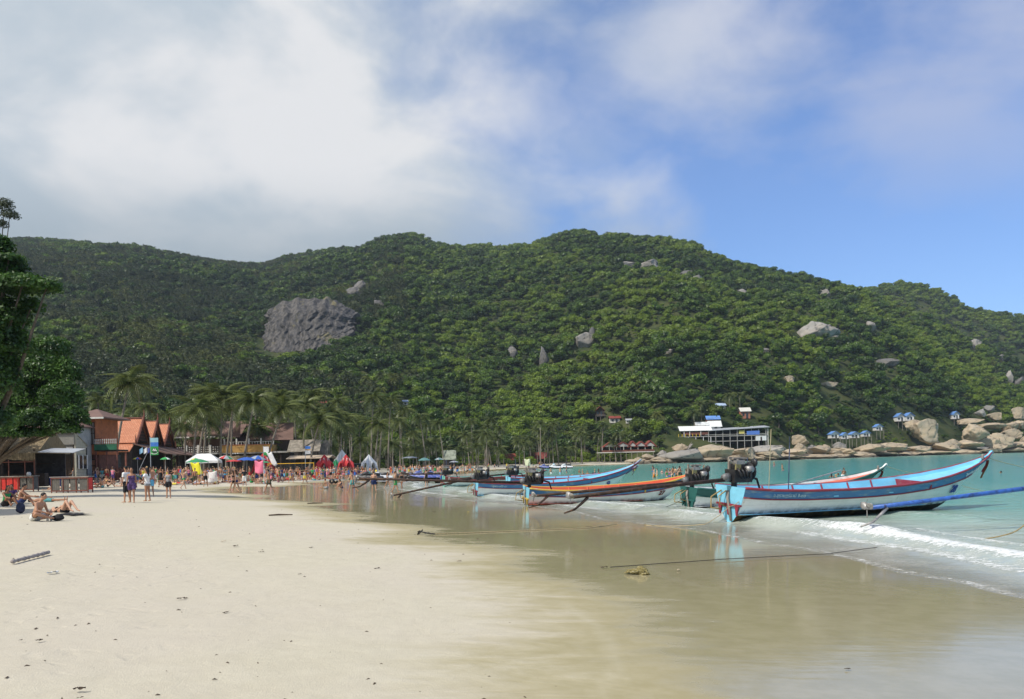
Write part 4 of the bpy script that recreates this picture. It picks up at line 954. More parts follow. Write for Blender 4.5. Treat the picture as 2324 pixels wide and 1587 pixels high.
# ---- shop with corrugated roof
Yh = 92.0; XL, XR = at(62, 1060, 78).x, at(171, 1060, 78).x; zb = 1.3
t2 = empty('corrugated_shop', (at(171, 1060, Yh).x, Yh, zb), 0, 'open fronted shop with grey corrugated roof and beige siding end wall', 'shop'); t2.scale = (1.18, 1.18, 1.12)
wd = XR - XL
MB().poly([(0, 0, 0), (-0.72, 3.5, 0), (-0.72, 3.5, 3.55), (0, 0, 4.75)], 0.12, (1, 0.2, 0)).build('end_wall', BEIGE, t2)
for k in range(17):
    z_ = 0.15 + k * 0.27; a = 1.0 if z_ < 3.55 else max(0.05, (4.75 - z_) / 1.2)
    MB().poly([(0.07, 0, z_), (0.07 - 0.72 * a, 3.5 * a, z_), (0.07 - 0.72 * a, 3.5 * a, z_ + 0.24), (0.09, 0, z_ + 0.24)], 0.03, (1, 0.2, 0)).build('siding_board', BEIGE, t2)
wv = MB().poly([(0.12, 0.35, 1.35), (-0.42, 2.95, 1.35), (-0.42, 2.95, 2.6), (0.12, 0.35, 2.6)], 0.06, (1, 0.2, 0)).build('window', GLASS, t2)
for f_ in (0, 0.48, 1): MB().poly([(0.16 - 0.54 * f_, 0.3 + 2.6 * f_, 1.3), (0.16 - 0.54 * f_ - 0.02, 0.42 + 2.6 * f_, 1.3), (0.16 - 0.54 * f_ - 0.02, 0.42 + 2.6 * f_, 2.66), (0.16 - 0.54 * f_, 0.3 + 2.6 * f_, 2.66)], 0.06, (1, 0.2, 0)).build('frame', WHITE, wv)
rows = []
for j in range(2):
    rows.append([(-wd - 0.3 + (wd + 0.5) * i / 60 - 0.75 * j, -0.35 + 4.1 * j, 4.86 - 1.32 * j + 0.04 * (i % 2)) for i in range(61)])
MB().grid(rows).build('roof', GREYM, t2)
bx('fascia', (-wd / 2, -0.05, 4.15), (wd - 0.05, 0.1, 0.95), mat('fascia_grey', (0.20, 0.19, 0.17), 0.8), t2)
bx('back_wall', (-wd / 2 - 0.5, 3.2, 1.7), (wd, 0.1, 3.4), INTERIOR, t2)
for k in range(6): pole('post', (-0.15 - k * wd / 5.2, 0.05, 0), (-0.15 - k * wd / 5.2, 0.05, 3.7), 0.06, GREYM if k % 2 else DARKW, t2)
for k in range(9): bx('shutter_slat', (-1.1 - 0.17 * k, 1.2, 1.3), (0.10, 0.05, 2.3), DARKW, t2)
sg = bx('sign_board', (-0.80, -0.16, 3.05), (0.74, 0.04, 0.58), mat('sign_grey', (0.42, 0.45, 0.48), 0.7), t2)
text_mesh('K.24', 0.26, INK, 'lettering', sg, (-0.80, -0.186, 3.19), (R(90), 0, 0)); text_mesh('MART', 0.22, INK, 'lettering', sg, (-0.80, -0.186, 2.98), (R(90), 0, 0)); bx('underline', (-0.78, -0.186, 2.83), (0.42, 0.01, 0.035), INK, sg)

# ---- white house behind the shop, seen under the leaves
Yh = 97.0; xa, xb = at(60, 1000, Yh).x, at(168, 1000, Yh).x
t3 = empty('white_house', ((xa + xb) / 2, Yh + 2, 1.3), 0, 'white walled house behind the corrugated roof, half hidden by leaves', 'house'); t3.scale = (1, 1, 0.92)
bx('wall', (0, 0, 3.4), (xb - xa, 4, 6.8), mat('stained_wall', (0.36, 0.35, 0.33), 0.8, 0.15, 1.0, dirt=(0.2, 0.19, 0.18)), t3); hip_roof(t3, (0, 0, 6.92), xb - xa, 4, 1.2, BROWNR)
window(t3, (-0.9, -2.02, 4.9), 0.8, 1.6); window(t3, (1.0, -2.02, 4.9), 0.8, 1.6)

# ---- orange two storey house
Yh = 101.0; xa, xb = at(160, 1000, 88).x, at(217.5, 1000, 88).x; zb = 1.35
t4 = empty('orange_house', (at(217.5, 1000, Yh).x, Yh, zb), 0, 'orange two storey house with tall dark window grid and small balcony', 'house'); t4.scale = (1.148, 1.148, 1.11); W4 = xb - xa
bx('upper_wall', (-W4 / 2, 2.5, 4.75), (W4, 5, 3.9), ORANGE, t4); bx('lower_wall', (-W4 / 2, 2.9, 1.4), (W4 - 0.2, 4.2, 2.78), REDW, t4)
hip_roof(t4, (-W4 / 2 + 0.35, 2.4, 6.75), W4 + 0.6, 5.2, 1.05, BROWNR, 0.55)
bx('eave_board', (-W4 / 2 + 0.35, -0.85, 6.64), (W4 + 1.8, 0.08, 0.18), OFFW, t4)
window(t4, (-0.47, -0.02, 5.05), 0.72, 2.3, DARKW, mat('pale_glass', (0.35, 0.31, 0.27), 0.2, 0.2, 1), 3, 2); window(t4, (-1.75, -0.02, 5.2), 0.85, 1.15, DARKW, GGLASS, 2, 1)
bx('balcony_floor', (1.15, 1.0, 3.2), (2.3, 2.6, 0.16), DARKW, t4); bx('green_board', (1.15, -0.36, 3.55), (2.3, 0.06, 0.62), GREENS, t4)
for k in range(12): MB().lathe([(0.03, 0), (0.06, 0.1), (0.03, 0.25), (0.06, 0.45), (0.03, 0.55)], 6, (0.08 + k * 0.195, -0.33, 3.88)).build('baluster', OFFW, t4)
bx('handrail', (1.15, -0.33, 4.46), (2.35, 0.09, 0.07), REDW, t4)
for x_ in (0.1, 1.2, 2.25): pole('post', (x_, -0.2, 0), (x_, -0.2, 3.1), 0.08, REDW, t4)
window(t4, (-1.0, 0.77, 1.6), 1.1, 1.3, DARKW, mat('shop_glow', (0.45, 0.19, 0.11), 0.6)); bx('counter', (1.2, 1.2, 0.6), (2.0, 0.8, 1.2), REDW, t4)

# ---- hall with three Thai gables
fd = Vector((-0.2, 0.98, 0)).normalized(); sea_n = Vector((fd.y, -fd.x, 0))
P0 = Vector((at(334, 1060, 125).x, 125 - 4.7, 1.45)); rzf = math.atan2(sea_n.y, sea_n.x)
t5 = empty('gabled_hall', P0, rzf, 'beach hall with three steep orange tiled gables and finials', 'hall'); t5.scale = (1.36, 1.36, 1.25)
# local: +x toward the sea, +y along the facade away from the camera
for g in range(3):
    y0 = g * 7.15; yc = y0 + 3.5; ez, rz_ = 3.95, 6.85; Lr = 13.0
    for sgn in (-1, 1):
        rows = []
        for j in range(9):
            f_ = j / 8; zz = ez + (rz_ - ez) * (f_ * 0.85 + 0.15 * f_ * f_); rows.append([(-Lr + (Lr + 0.35) * i / 20, yc + sgn * 3.7 * (1 - f_), zz) for i in range(21)])
        o = MB().grid(rows).build('roof', TILE, t5); sd = o.modifiers.new('thick', 'SOLIDIFY'); sd.thickness = 0.10
        MB().tube([(0.40, yc + sgn * 3.85, ez - 0.25), (0.42, yc + sgn * 2.4, ez + 0.85), (0.42, yc + sgn * 1.0, ez + 2.0), (0.42, yc, rz_ + 0.1)], [0.13, 0.14, 0.14, 0.12], 6).build('bargeboard', REDW, t5)
        MB().tube([(0.42, yc + sgn * 3.75, ez - 0.2), (0.45, yc + sgn * 4.0, ez + 0.25), (0.42, yc + sgn * 3.9, ez + 0.9)], [0.12, 0.08, 0.02], 6).build('eave_finial', REDW, t5)
    MB().poly([(0.05, yc - 3.4, ez + 0.12), (0.05, yc + 3.4, ez + 0.12), (0.05, yc, rz_ - 0.25)], 0.12, (1, 0, 0)).build('gable_wall', DARKW, t5)
    for k in range(6): bx('gable_slat', (0.15, yc, ez + 0.4 + 0.38 * k), (0.06, 5.6 - 1.0 * k, 0.1), REDW, t5)
    MB().tube([(0.42, yc, rz_), (0.50, yc, rz_ + 0.5), (0.46, yc, rz_ + 1.1)], [0.14, 0.08, 0.02], 6).build('ridge_finial', REDW, t5)
    MB().tube([(-Lr, yc, rz_ + 0.05), (0.4, yc, rz_ + 0.05)], 0.11, 6).build('ridge_cap', REDW, t5)
rows = [[(0.1 + 3.4 * f_, -0.6 + 22.6 * i / 24, 3.9 - 1.25 * f_) for i in range(25)] for f_ in (0, 0.5, 1)]
o = MB().grid(rows).build('porch_roof', BROWNR, t5); o.modifiers.new('thick', 'SOLIDIFY').thickness = 0.1
rows = [[(-Lr + (Lr + 0.2) * i / 12, 0.0 - 2.2 * f_, 3.85 - 0.9 * f_) for i in range(13)] for f_ in (0, 0.5, 1)]
o = MB().grid(rows).build('side_porch_roof', TILE, t5); o.modifiers.new('thick', 'SOLIDIFY').thickness = 0.1
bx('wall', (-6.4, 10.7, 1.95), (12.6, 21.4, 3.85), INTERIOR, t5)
for k in range(7): pole('post', (3.2, -0.3 + k * 3.65, 0), (3.2, -0.3 + k * 3.65, 2.7), 0.11, DARKW, t5); 
for k in range(5): pole('post', (-11 + k * 2.7, -2.0, 0), (-11 + k * 2.7, -2.0, 2.95), 0.1, REDW, t5)
for k in range(4): bx('window', (-10 + 2.7 * k, -0.04, 1.9), (1.5, 0.06, 1.5), GLASS, t5)

# ---- brown roofed restaurant with ochre balcony
Yh = 152.0; xa, xb = at(392, 1000, 128).x, at(648, 1000, 128).x; zb = 1.6; k_ = Yh / FPX
t6 = empty('balcony_restaurant', (at(392, 1000, Yh).x, Yh, zb), 0.05, 'long restaurant with brown roof, white railings and ochre balcony front', 'restaurant'); t6.scale = (1.19, 1.19, 1.13)
W6 = xb - xa
bx('lower_wall', (W6 / 2, 4.5, 1.5), (W6, 6, 3.0), INTERIOR, t6); bx('floor_slab', (W6 / 2, 2.4, 3.12), (W6 + 0.4, 6.4, 0.25), CONC, t6)
rows = [[(-0.6 + (10.5) * i / 10, 0.6 + 5 * f_, 5.9 + 2.6 * f_) for i in range(11)] for f_ in (0, 0.5, 1)]
o = MB().grid(rows).build('left_roof', BROWNR, t6); o.modifiers.new('thick', 'SOLIDIFY').thickness = 0.12
rows = [[(8.6 + (W6 - 8.0) * i / 10 - 0.9 * f_ * (i == 10), 1.6 + 5 * f_, 5.1 + 3.0 * f_) for i in range(11)] for f_ in (0, 0.5, 1)]
o = MB().grid(rows).build('right_roof', BROWNR, t6); o.modifiers.new('thick', 'SOLIDIFY').thickness = 0.12
MB().poly([(7.6, 0.2, 5.6), (9.9, 0.2, 5.6), (9.9, 0.6, 8.2)], 0.2, (0, 1, 0)).build('roof_gable', BROWNR, t6)
for x_, w_ in ((1.2, 2.2), (5.4, 1.5), (8.6, 2.0)): bx('eave_board', (x_, 0.45, 5.78), (w_, 0.1, 0.2), OFFW, t6)
bx('upper_wall', (W6 / 2, 5.5, 4.4), (W6, 0.2, 2.4), mat('inner_wall', (0.30, 0.20, 0.15), 0.8), t6)
for k in range(5): bx('rail_post', (0.4 + k * 1.75, -0.55, 3.85), (0.32, 0.3, 1.25), OFFW, t6)
for k in range(4):
    for j in range(4):
        for h_ in range(3): bx('rail_block', (0.85 + k * 1.75 + j * 0.33, -0.55, 3.45 + h_ * 0.34), (0.16, 0.12, 0.14), OFFW, t6)
    bx('rail_bar', (1.28 + k * 1.75, -0.5, 3.8), (1.4, 0.08, 0.9), DARKW, t6)
bx('balcony_front', (11.1, -0.75, 3.75), (7.4, 0.2, 1.15), YELLOW, t6); bx('balcony_side', (14.9, 0.6, 3.75), (0.2, 2.6, 1.15), YELLOW, t6)
bx('balcony_top', (11.1, -0.75, 4.36), (7.5, 0.3, 0.08), mat('terracotta', (0.45, 0.16, 0.09), 0.8), t6)
for k in range(5): bx('column', (7.8 + k * 1.8, -0.7, 4.85), (0.2, 0.2, 1.0), OFFW, t6)
for k in range(18): pole('baluster', (7.9 + k * 0.4, -0.72, 4.4), (7.9 + k * 0.4, -0.72, 4.8), 0.05, OFFW, t6, 5)
bx('handrail', (11.2, -0.72, 4.84), (7.0, 0.08, 0.06), OFFW, t6)
for k in range(8): pole('post', (0.6 + k * 2.2, -0.4, 0), (0.6 + k * 2.2, -0.4, 3.0), 0.12, DARKW, t6)
for k in range(4): MB().lathe([(0.0, 0.1), (0.10, 0.05), (0.12, 0), (0.0, -0.1)], 8, (8.7 + k * 0.36, -0.9, 3.02)).build('lamp_globe', INKW, t6, True)
o = empty('thatched_counter', (at(565, 1060, 138).x, 138, 1.45), 0, 'low thatched roof stall behind the blue umbrellas', 'stall')
MB().grid([[(-3.4 + 6.8 * i / 16, -1.2 + 1.2 * f_, 2.2 + 0.75 * f_ + 0.08 * math.sin(i * 2.1)) for i in range(17)] for f_ in (0, 0.4, 1)] ).build('thatch_roof', THATCH, o, True)
MB().grid([[(-3.4 + 6.8 * i / 16, 0 + 1.2 * f_, 2.95 - 0.75 * f_) for i in range(17)] for f_ in (0, 1)] ).build('thatch_back', THATCH, o, True)
for x_ in (-3.1, -1, 1, 3.1): pole('post', (x_, -0.9, 0), (x_, -0.9, 2.3), 0.07, DARKW, o)
bx('counter', (0, -0.6, 0.5), (6, 0.5, 1.0), DARKW, o)

# ---- huts further along
def hut(px, eave_y, ridge_y, wpx, Yd, roofm, wallm, label, hip=False, grp=None, name='beach_hut', open_=True, dep=0.8):
    p = at(px, 1060, Yd); zb_ = gz1(p.x, Yd); k = Yd / FPX; ez = at(px, eave_y, Yd).z - zb_; rz_ = at(px, ridge_y, Yd).z - zb_; W = wpx * k
    o = empty(name, (p.x, Yd, zb_), 0, label, 'hut', grp)
    if hip: hip_roof(o, (0, W * dep / 2, ez), W, W * dep, rz_ - ez, roofm, 0.3)
    else: gable_roof(o, (0, W * dep / 2, ez), W, W * dep, rz_ - ez, roofm, 'x', 0.3)
    if open_:
        for x_ in (-0.48, -0.16, 0.16, 0.48): pole('post', (W * x_, 0.1, 0), (W * x_, 0.1, ez + 0.1), 0.09, DARKW, o)
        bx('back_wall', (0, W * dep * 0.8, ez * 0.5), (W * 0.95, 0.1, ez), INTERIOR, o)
    else:
        bx('wall', (0, W * dep / 2, ez * 0.5), (W * 0.9, W * dep * 0.85, ez), wallm, o); bx('door', (W * 0.1, W * dep * 0.07, 1.0), (0.8, 0.06, 2.0), DARKW, o); bx('window', (-W * 0.22, W * dep * 0.07, ez * 0.6), (0.8, 0.06, 0.8), GLASS, o)
    return o
hut(690, 1022, 998, 66, 150, mat('grey_thatch', (0.25, 0.22, 0.18), 0.95, 0.3, 2.0), INTERIOR, 'grey thatched hut behind the volleyball net')
hut(728, 1028, 1000, 26, 152, mat('grey_thatch', (0.25, 0.22, 0.18)), INTERIOR, 'narrow steep thatched hut beside the tall sign board')
hut(700, 1040, 1034, 90, 142, mat('tan_canvas', (0.50, 0.40, 0.30), 0.9), INTERIOR, 'flat tan canvas shade right of the volleyball net', name='canvas_shade')
hut(1020, 1040, 1022, 26, 255, mat('mossy_white_roof', (0.26, 0.28, 0.22), 0.8, 0.4, 0.8, dirt=(0.12, 0.16, 0.10)), INTERIOR, 'house with pale mossy roof at the far beach')
for i, (px, w_, yy, lb) in enumerate(((1062, 40, 1026, 'first red roof from the left on the far beach'), (1110, 44, 1030, 'long red roofed restaurant in the middle of the far beach'), (1150, 40, 1030, 'red roofed open bar right of the long restaurant'), (1186, 34, 1030, 'brown red roof near the right end of the far beach'), (1222, 40, 1027, 'last red roof on the far beach before the rocks'))):
    hut(px, yy + 13, yy, w_, 338 + i * 3, REDR, INTERIOR, lb, grp='red roofed bars on the far beach', name='beach_bar', dep=0.6)

# ---- restaurants on the headland
Yd = 356.0; k = Yd / FPX
def H(x, y, yy=Yd): return at(x, y, yy)
pL, pR = H(1356, 1028), H(1486, 1026)
zd = pL.z
t7 = empty('stilt_restaurant', ((pL.x + pR.x) / 2, Yd, 0.0), 0, 'stilt restaurant over the shore with a row of red gabled roofs', 'restaurant'); W7 = pR.x - pL.x
bx('deck', (0, 2.5, zd), (W7, 6, 0.3), OFFW, t7); bx('back_wall', (0.5, 5.2, zd + 1.3), (W7 - 2, 0.15, 2.6), DARKW, t7)
bx('railing', (0.8, -0.35, zd + 0.55), (W7 - 2, 0.08, 0.8), REDW, t7)
for i in range(11): pole('stilt', (-W7 / 2 + 0.6 + i * (W7 - 1.2) / 10, -0.3, -0.3), (-W7 / 2 + 0.6 + i * (W7 - 1.2) / 10, -0.3, zd), 0.10, GREYW, t7)
for i in range(8): pole('column', (-W7 / 2 + 2 + i * (W7 - 3) / 7, -0.2, zd), (-W7 / 2 + 2 + i * (W7 - 3) / 7, -0.2, zd + 2.4), 0.11, OFFW, t7)
for i, (gx, gw) in enumerate(((1387, 36), (1414, 34), (1436, 20), (1455, 26), (1476, 24))):
    cx__ = H(gx, 1010).x - (pL.x + pR.x) / 2; w_ = gw * k; gable_roof(t7, (cx__, 2.6, zd + 2.35), 5.5, w_, 1.9 if i % 2 else 2.2, REDR, 'y', 0.35, 0.42)
    MB().poly([(cx__ - w_ / 2, -0.25, zd + 2.35), (cx__ + w_ / 2, -0.25, zd + 2.35), (cx__, -0.25, zd + 3.7)], 0.1, (0, 1, 0)).build('gable_front', mat('faded_wood', (0.40, 0.38, 0.36), 0.8), t7)
Yd = 376.0; k = Yd / FPX
c0 = H(1640, 1012, Yd)
t8 = empty('cliff_restaurant', (c0.x, Yd, 0), 0, 'large open restaurant on posts with long grey roof above the smooth boulders', 'restaurant')
def lx(x): return H(x, 1000, Yd).x - c0.x
def lz(y, x=1640): return H(x, y, Yd).z
zU, zM, zB, zR = lz(990), lz(1001.5), lz(1013), lz(975)
bx('upper_deck', ((lx(1540) + lx(1742)) / 2, 3, zU), (lx(1742) - lx(1540), 7, 0.35), CONC, t8); bx('lower_deck', ((lx(1605) + lx(1738)) / 2, 3, zM), (lx(1738) - lx(1605), 6.5, 0.3), CONC, t8)
rows = [[(lx(1606) + (lx(1746) - lx(1606)) * i / 8, -1.2 + 8.5 * f_, zR + 0.9 * f_ - 0.35 + 0.13 * i) for i in range(9)] for f_ in (0, 1)]
o = MB().grid(rows).build('long_roof', GREYM, t8); o.modifiers.new('thick', 'SOLIDIFY').thickness = 0.25
for i in range(9):
    x_ = lx(1608) + (lx(1738) - lx(1608)) * i / 8; pole('post', (x_, -0.35, zB - 2.5), (x_, -0.35, zR - 0.1), 0.16, CONC, t8)
for i in range(5): pole('post', (lx(1545) + i * 3.3, -0.35, zB - 2), (lx(1545) + i * 3.3, -0.35, zU), 0.15, WHITE, t8)
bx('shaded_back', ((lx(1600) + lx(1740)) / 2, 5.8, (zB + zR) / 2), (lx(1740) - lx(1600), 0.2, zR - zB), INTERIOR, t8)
bx('upper_railing', ((lx(1600) + lx(1740)) / 2, -0.42, zU + 0.7), (lx(1740) - lx(1600), 0.06, 0.12), OFFW, t8)
for i in range(7): pole('yellow_post', (lx(1540) + i * 1.55, -0.5, zU), (lx(1540) + i * 1.55, -0.5, zU + 1.3), 0.13, mat('yellow_paint', (0.62, 0.45, 0.05)), t8)
bx('tarpaulin', (lx(1709), -0.5, lz(984)), (lx(1724) - lx(1695), 0.1, 1.7), mat('blue_tarp', (0.10, 0.20, 0.55), 0.6), t8)
bx('white_room', (lx(1727), 0.5, lz(997)), (4.6, 2, 2.0), WHITE, t8); bx('door', (lx(1727), -0.53, lz(998)), (0.7, 0.05, 1.6), DARKW, t8); bx('yellow_board', (lx(1683), -0.45, lz(982)), (2.4, 0.08, 1.4), mat('yellow_board', (0.6, 0.5, 0.15)), t8)
bx('right_wall', (lx(1743), 3, (zB + zR) / 2), (0.3, 6.5, zR - zB), OFFW, t8)
gable_roof(t8, (lx(1580), 3.4, lz(975)), 13.5, 6.5, 1.9, WHITE, 'x', 0.5); bx('left_room', (lx(1582), 3.6, lz(982)), (12, 4.5, 2.9), DARKW, t8)
bx('left_railing', (lx(1580), 0.1, lz(983)), (11, 0.1, 1.0), REDW, t8)
for x_ in (1553, 1566, 1591): pole('post', (lx(x_), 0.0, zU), (lx(x_), 0.0, lz(974)), 0.14, WHITE, t8)
bx('white_gable_wall', (lx(1605), 8.0, lz(967)), (4, 3, 3.0), WHITE, t8); gable_roof(t8, (lx(1602), 8.0, lz(962)), 5.5, 3.2, 1.3, WHITE, 'x', 0.3); bx('window', (lx(1609), 6.45, lz(967)), (0.7, 0.06, 1.3), GLASS, t8)
bx('white_house_wall', (lx(1632), 8.5, lz(970)), (5, 3.4, 2.5), OFFW, t8); bx('window', (lx(1634), 6.75, lz(970)), (1.3, 0.06, 1.1), GLASS, t8); gable_roof(t8, (lx(1632), 8.5, lz(965)), 5.4, 3.8, 2.3, WHITE, 'x', 0.4)
bx('blue_roof_wall', (lx(1634), 13, lz(952)), (5.6, 3, 2.5), REDW, t8); gable_roof(t8, (lx(1634), 13, lz(948)), 6.0, 3.6, 1.5, BLUER, 'x', 0.3)
bx('blue_tarp_stall', (lx(1558), -0.9, lz(1008)), (4, 1.5, 2.4), mat('blue_tarp', (0.10, 0.20, 0.55)), t8)
# wooden walkway round the foot of the rocks
wk = empty('walkway', at(1480, 1040, 350), 0, 'timber walkway with handrail round the foot of the smooth boulders', 'walkway')
pts = [at(1440, 1044, 351), at(1480, 1039, 351), at(1520, 1035, 353), at(1548, 1030, 356), at(1562, 1018, 362), at(1570, 1008, 368)]
o0 = wk.location
for a, b_ in zip(pts[:-1], pts[1:]):
    d_ = (b_ - a); ang = math.atan2(d_.y, d_.x); M_ = Matrix.Rotation(ang, 3, 'Z') @ Matrix.Rotation(-math.asin(d_.z / d_.length), 3, 'Y')
    MB().box(((a + b_) / 2 - o0), (d_.length, 1.1, 0.18), M=M_).build('deck', GREYW, wk); MB().tube([a - o0 + Vector((0, -0.5, 1)), b_ - o0 + Vector((0, -0.5, 1))], 0.06, 5).build('handrail', GREYW, wk)
    for f_ in (0.1, 0.6): q_ = a.lerp(b_, f_) - o0; MB().tube([q_ + Vector((0, -0.5, -2)), q_ + Vector((0, -0.5, 1))], 0.08, 5).build('post', GREYW, wk)

# ---- bungalows and houses on the slope
def bungalow(x, y, wpx, hpx, roofm, wallm, label, grp=None, Yd=None, axis='y', stilts=True, porch=True):
    p = hit(x, y + hpx * 0.5) if Yd is None else at(x, y + hpx * 0.5, Yd)
    k = p.y / FPX; W = wpx * k; Hh = hpx * k; p.y -= 1.0; zb_ = at(x, y + hpx * 0.5, p.y).z
    o = empty('bungalow', (p.x, p.y, zb_), 0, label, 'bungalow', grp)
    wz = Hh * 0.30 if stilts else 0.0; wh = Hh * (0.42 if stilts else 0.6)
    bx('wall', (0, W * 0.5, wz + wh / 2), (W * 0.8, W * 0.8, wh), wallm, o); gable_roof(o, (0, W * 0.45, wz + wh), W * 1.0 if axis == 'y' else W * 0.9, W * 0.84, Hh * 0.30, roofm, axis, 0.25)
    if axis == 'y': MB().poly([(-W * 0.4, W * 0.095, wz + wh), (W * 0.4, W * 0.095, wz + wh), (0, W * 0.095, wz + wh + Hh * 0.28)], 0.08, (0, 1, 0)).build('gable_front', wallm, o)
    bx('door', (W * 0.12, W * 0.085, wz + wh * 0.42), (W * 0.17, 0.08, wh * 0.8), GLASS, o); bx('window', (-W * 0.2, W * 0.085, wz + wh * 0.55), (W * 0.16, 0.08, wh * 0.4), GLASS, o)
    if stilts:
        bx('deck', (0, W * 0.28, wz - 0.1), (W, W * 1.2, 0.18), GREYW, o); bx('railing', (0, -W * 0.30, wz + 0.5), (W * 0.95, 0.07, 0.12), GREYW, o)
        for sx_ in (-0.42, 0, 0.42): pole('stilt', (W * sx_, -W * 0.25, -3.5), (W * sx_, -W * 0.25, wz), 0.12, GREYW, o)
    return o
BG = 'blue roofed bungalows above the rocks'
for x, y, w_, h_, lb in ((1894, 990, 23, 22, 'blue roofed bungalow at the left end of the row above the rocks'), (1917, 992, 18, 20, 'small blue roofed bungalow second from the left of the row'), (1940, 990, 24, 20, 'wide blue roofed bungalow in the middle of the row'),
                         (1966, 987, 19, 18, 'blue roofed bungalow at the right end of the low row'), (1994, 973, 19, 20, 'blue roofed bungalow standing above the right end of the row'), (2044, 951, 22, 26, 'left one of two blue roofed bungalows above the granite dome'),
                         (2065, 950, 22, 26, 'right one of two blue roofed bungalows above the granite dome'), (2169, 946, 18, 24, 'lone blue roofed bungalow near the right end of the slope')):
    bungalow(x, y, w_, h_, BLUER, WHITE, lb, BG, head_Y(x) + 8 + (1000 - y) * 0.75)
HG = 'houses on the hillside'
bungalow(1362, 938, 24, 30, REDR, DARKW, 'red roofed hut on stilts above the stilt restaurant', HG); bungalow(1396, 951, 28, 18, REDR, OFFW, 'red roofed cottage below the hut on stilts', HG, None, 'x', False)
bungalow(1427, 955, 14, 12, GREYM, OFFW, 'tiny grey roofed cottage beside the red roofed one', HG, None, 'x', False); bungalow(1636, 922, 24, 18, mat('pale_blue_sheet', (0.40, 0.50, 0.68), 0.5), OFFW, 'pale blue roofed house between palms above the big restaurant', HG, None, 'x', False)
bungalow(1692, 936, 26, 28, OFFW, mat('brick_red', (0.40, 0.17, 0.11), 0.9), 'brick house on bare ground above the big restaurant', HG, None, 'x', False)
bungalow(724, 922, 34, 30, REDR, OFFW, 'house with red pagoda roof above the palms', HG, None, 'x', False); bungalow(700, 932, 22, 18, REDR, mat('terracotta', (0.45, 0.16, 0.09)), 'low red roof left of the pagoda roof', HG, None, 'x', False)
bungalow(824, 917, 16, 16, BROWNR, WHITE, 'small white cottage on the slope above the palms', HG, None, 'x', False); bungalow(886, 910, 20, 24, BROWNR, OFFW, 'tall brown roofed house with white band on the slope', HG)
bungalow(926, 913, 28, 14, mat('pale_blue_sheet', (0.40, 0.50, 0.68)), OFFW, 'low house with pale blue roof right of the tall brown one', HG, None, 'x', False); bungalow(890, 938, 24, 10, GREYM, OFFW, 'white roof half hidden among trees under the tall brown house', HG, None, 'x', False)
bungalow(1318, 985, 12, 16, WHITE, WHITE, 'white shed hidden in the trees left of the stilt restaurant', HG, None, 'x', False)

frg = np.random.default_rng(19)
CH = [mat('chair_white', (0.62, 0.62, 0.60), 0.6), mat('chair_green', (0.03, 0.20, 0.09), 0.6), mat('chair_blue', (0.05, 0.10, 0.35), 0.6)]
def deck_chair(p, rz, m, label, grp):
    o = empty('deck_chair', p, rz, label, 'chair', grp)
    for sg in (-0.28, 0.28): pole('frame', (sg, -0.5, 0.32), (sg, 0.75, 0.95), 0.025, OFFW, o, 5); pole('leg', (sg, -0.45, 0.0), (sg, 0.2, 0.6), 0.025, OFFW, o, 5); pole('leg', (sg, 0.55, 0.0), (sg, -0.1, 0.5), 0.025, OFFW, o, 5)
    MB().grid([[(x_, -0.5 + 1.25 * f_, 0.33 + 0.6 * f_ ** 1.6) for x_ in (-0.28, 0, 0.28)] for f_ in np.linspace(0, 1, 6)]).build('sling', m, o)
for i in range(26):
    x = frg.uniform(215, 430); Yd = frg.uniform(88, 108); X_ = (x - CX) / FPX * Yd; c = int(frg.integers(0, 3))
    deck_chair((X_, Yd, gz1(X_, Yd)), frg.uniform(2.2, 4.2), CH[c], ['white', 'green', 'blue'][c] + ' sling deck chair among the crowd before the orange roofs', ['white', 'green', 'blue'][c] + ' deck chairs')
# ================================================================== longtail boats
def paint(name, col, wear=(0.5, 0.47, 0.42), amt=0.35, rough=0.45): return mat(name, col, rough, 0.10, 2.5, 0.15, 12, spec=0.35, dirt=wear, dscale=3.5, damt=amt, stretch=(0.5, 1, 2))
P_WHITE = paint('boat_white', (0.70, 0.73, 0.72), (0.42, 0.42, 0.38), 0.6); P_BLUE = paint('boat_blue', (0.05, 0.17, 0.36), (0.20, 0.30, 0.36), 0.6); P_SKY = paint('boat_skyblue', (0.21, 0.56, 0.76), (0.36, 0.58, 0.68), 0.25)
P_RED = paint('boat_maroon', (0.27, 0.035, 0.055), (0.35, 0.20, 0.18), 0.3); P_ORANGE = paint('boat_orange', (0.62, 0.12, 0.055), (0.45, 0.16, 0.10), 0.3); P_GREEN = paint('boat_green', (0.02, 0.105, 0.095), (0.08, 0.16, 0.14), 0.3)
P_TEAL = paint('boat_teal', (0.15, 0.45, 0.38), (0.30, 0.45, 0.40), 0.3); P_BOTTOM = mat('boat_bottom', (0.035, 0.028, 0.02), 0.8, 0.4, 3.0, dirt=(0.13, 0.09, 0.03), damt=0.7); P_YEL = paint('boat_yellow', (0.55, 0.37, 0.06))
STEEL = mat('steel', (0.34, 0.33, 0.32), 0.5, 0.25, 6, metal=0.5); BLACKM = mat('black_metal', (0.018, 0.018, 0.02), 0.45, 0.3, 8, spec=0.5, dirt=(0.10, 0.07, 0.05), dscale=6); RUST = mat('rusty_pipe', (0.045, 0.028, 0.022), 0.7, 0.4, 5, dirt=(0.18, 0.09, 0.05), dscale=5)
BLUEPIPE = mat('blue_pipe', (0.04, 0.12, 0.42), 0.35, 0.2, 5, dirt=(0.02, 0.02, 0.04), dscale=6, damt=0.7); ROPE = mat('rope', (0.42, 0.34, 0.20), 0.9, 0.3, 30); ROPED = mat('dark_rope', (0.05, 0.045, 0.04), 0.9); RUBBER = mat('hose', (0.33, 0.23, 0.09), 0.6)
def lerp_tab(t, tab): xs, ys = zip(*tab); return float(np.interp(t, xs, ys))
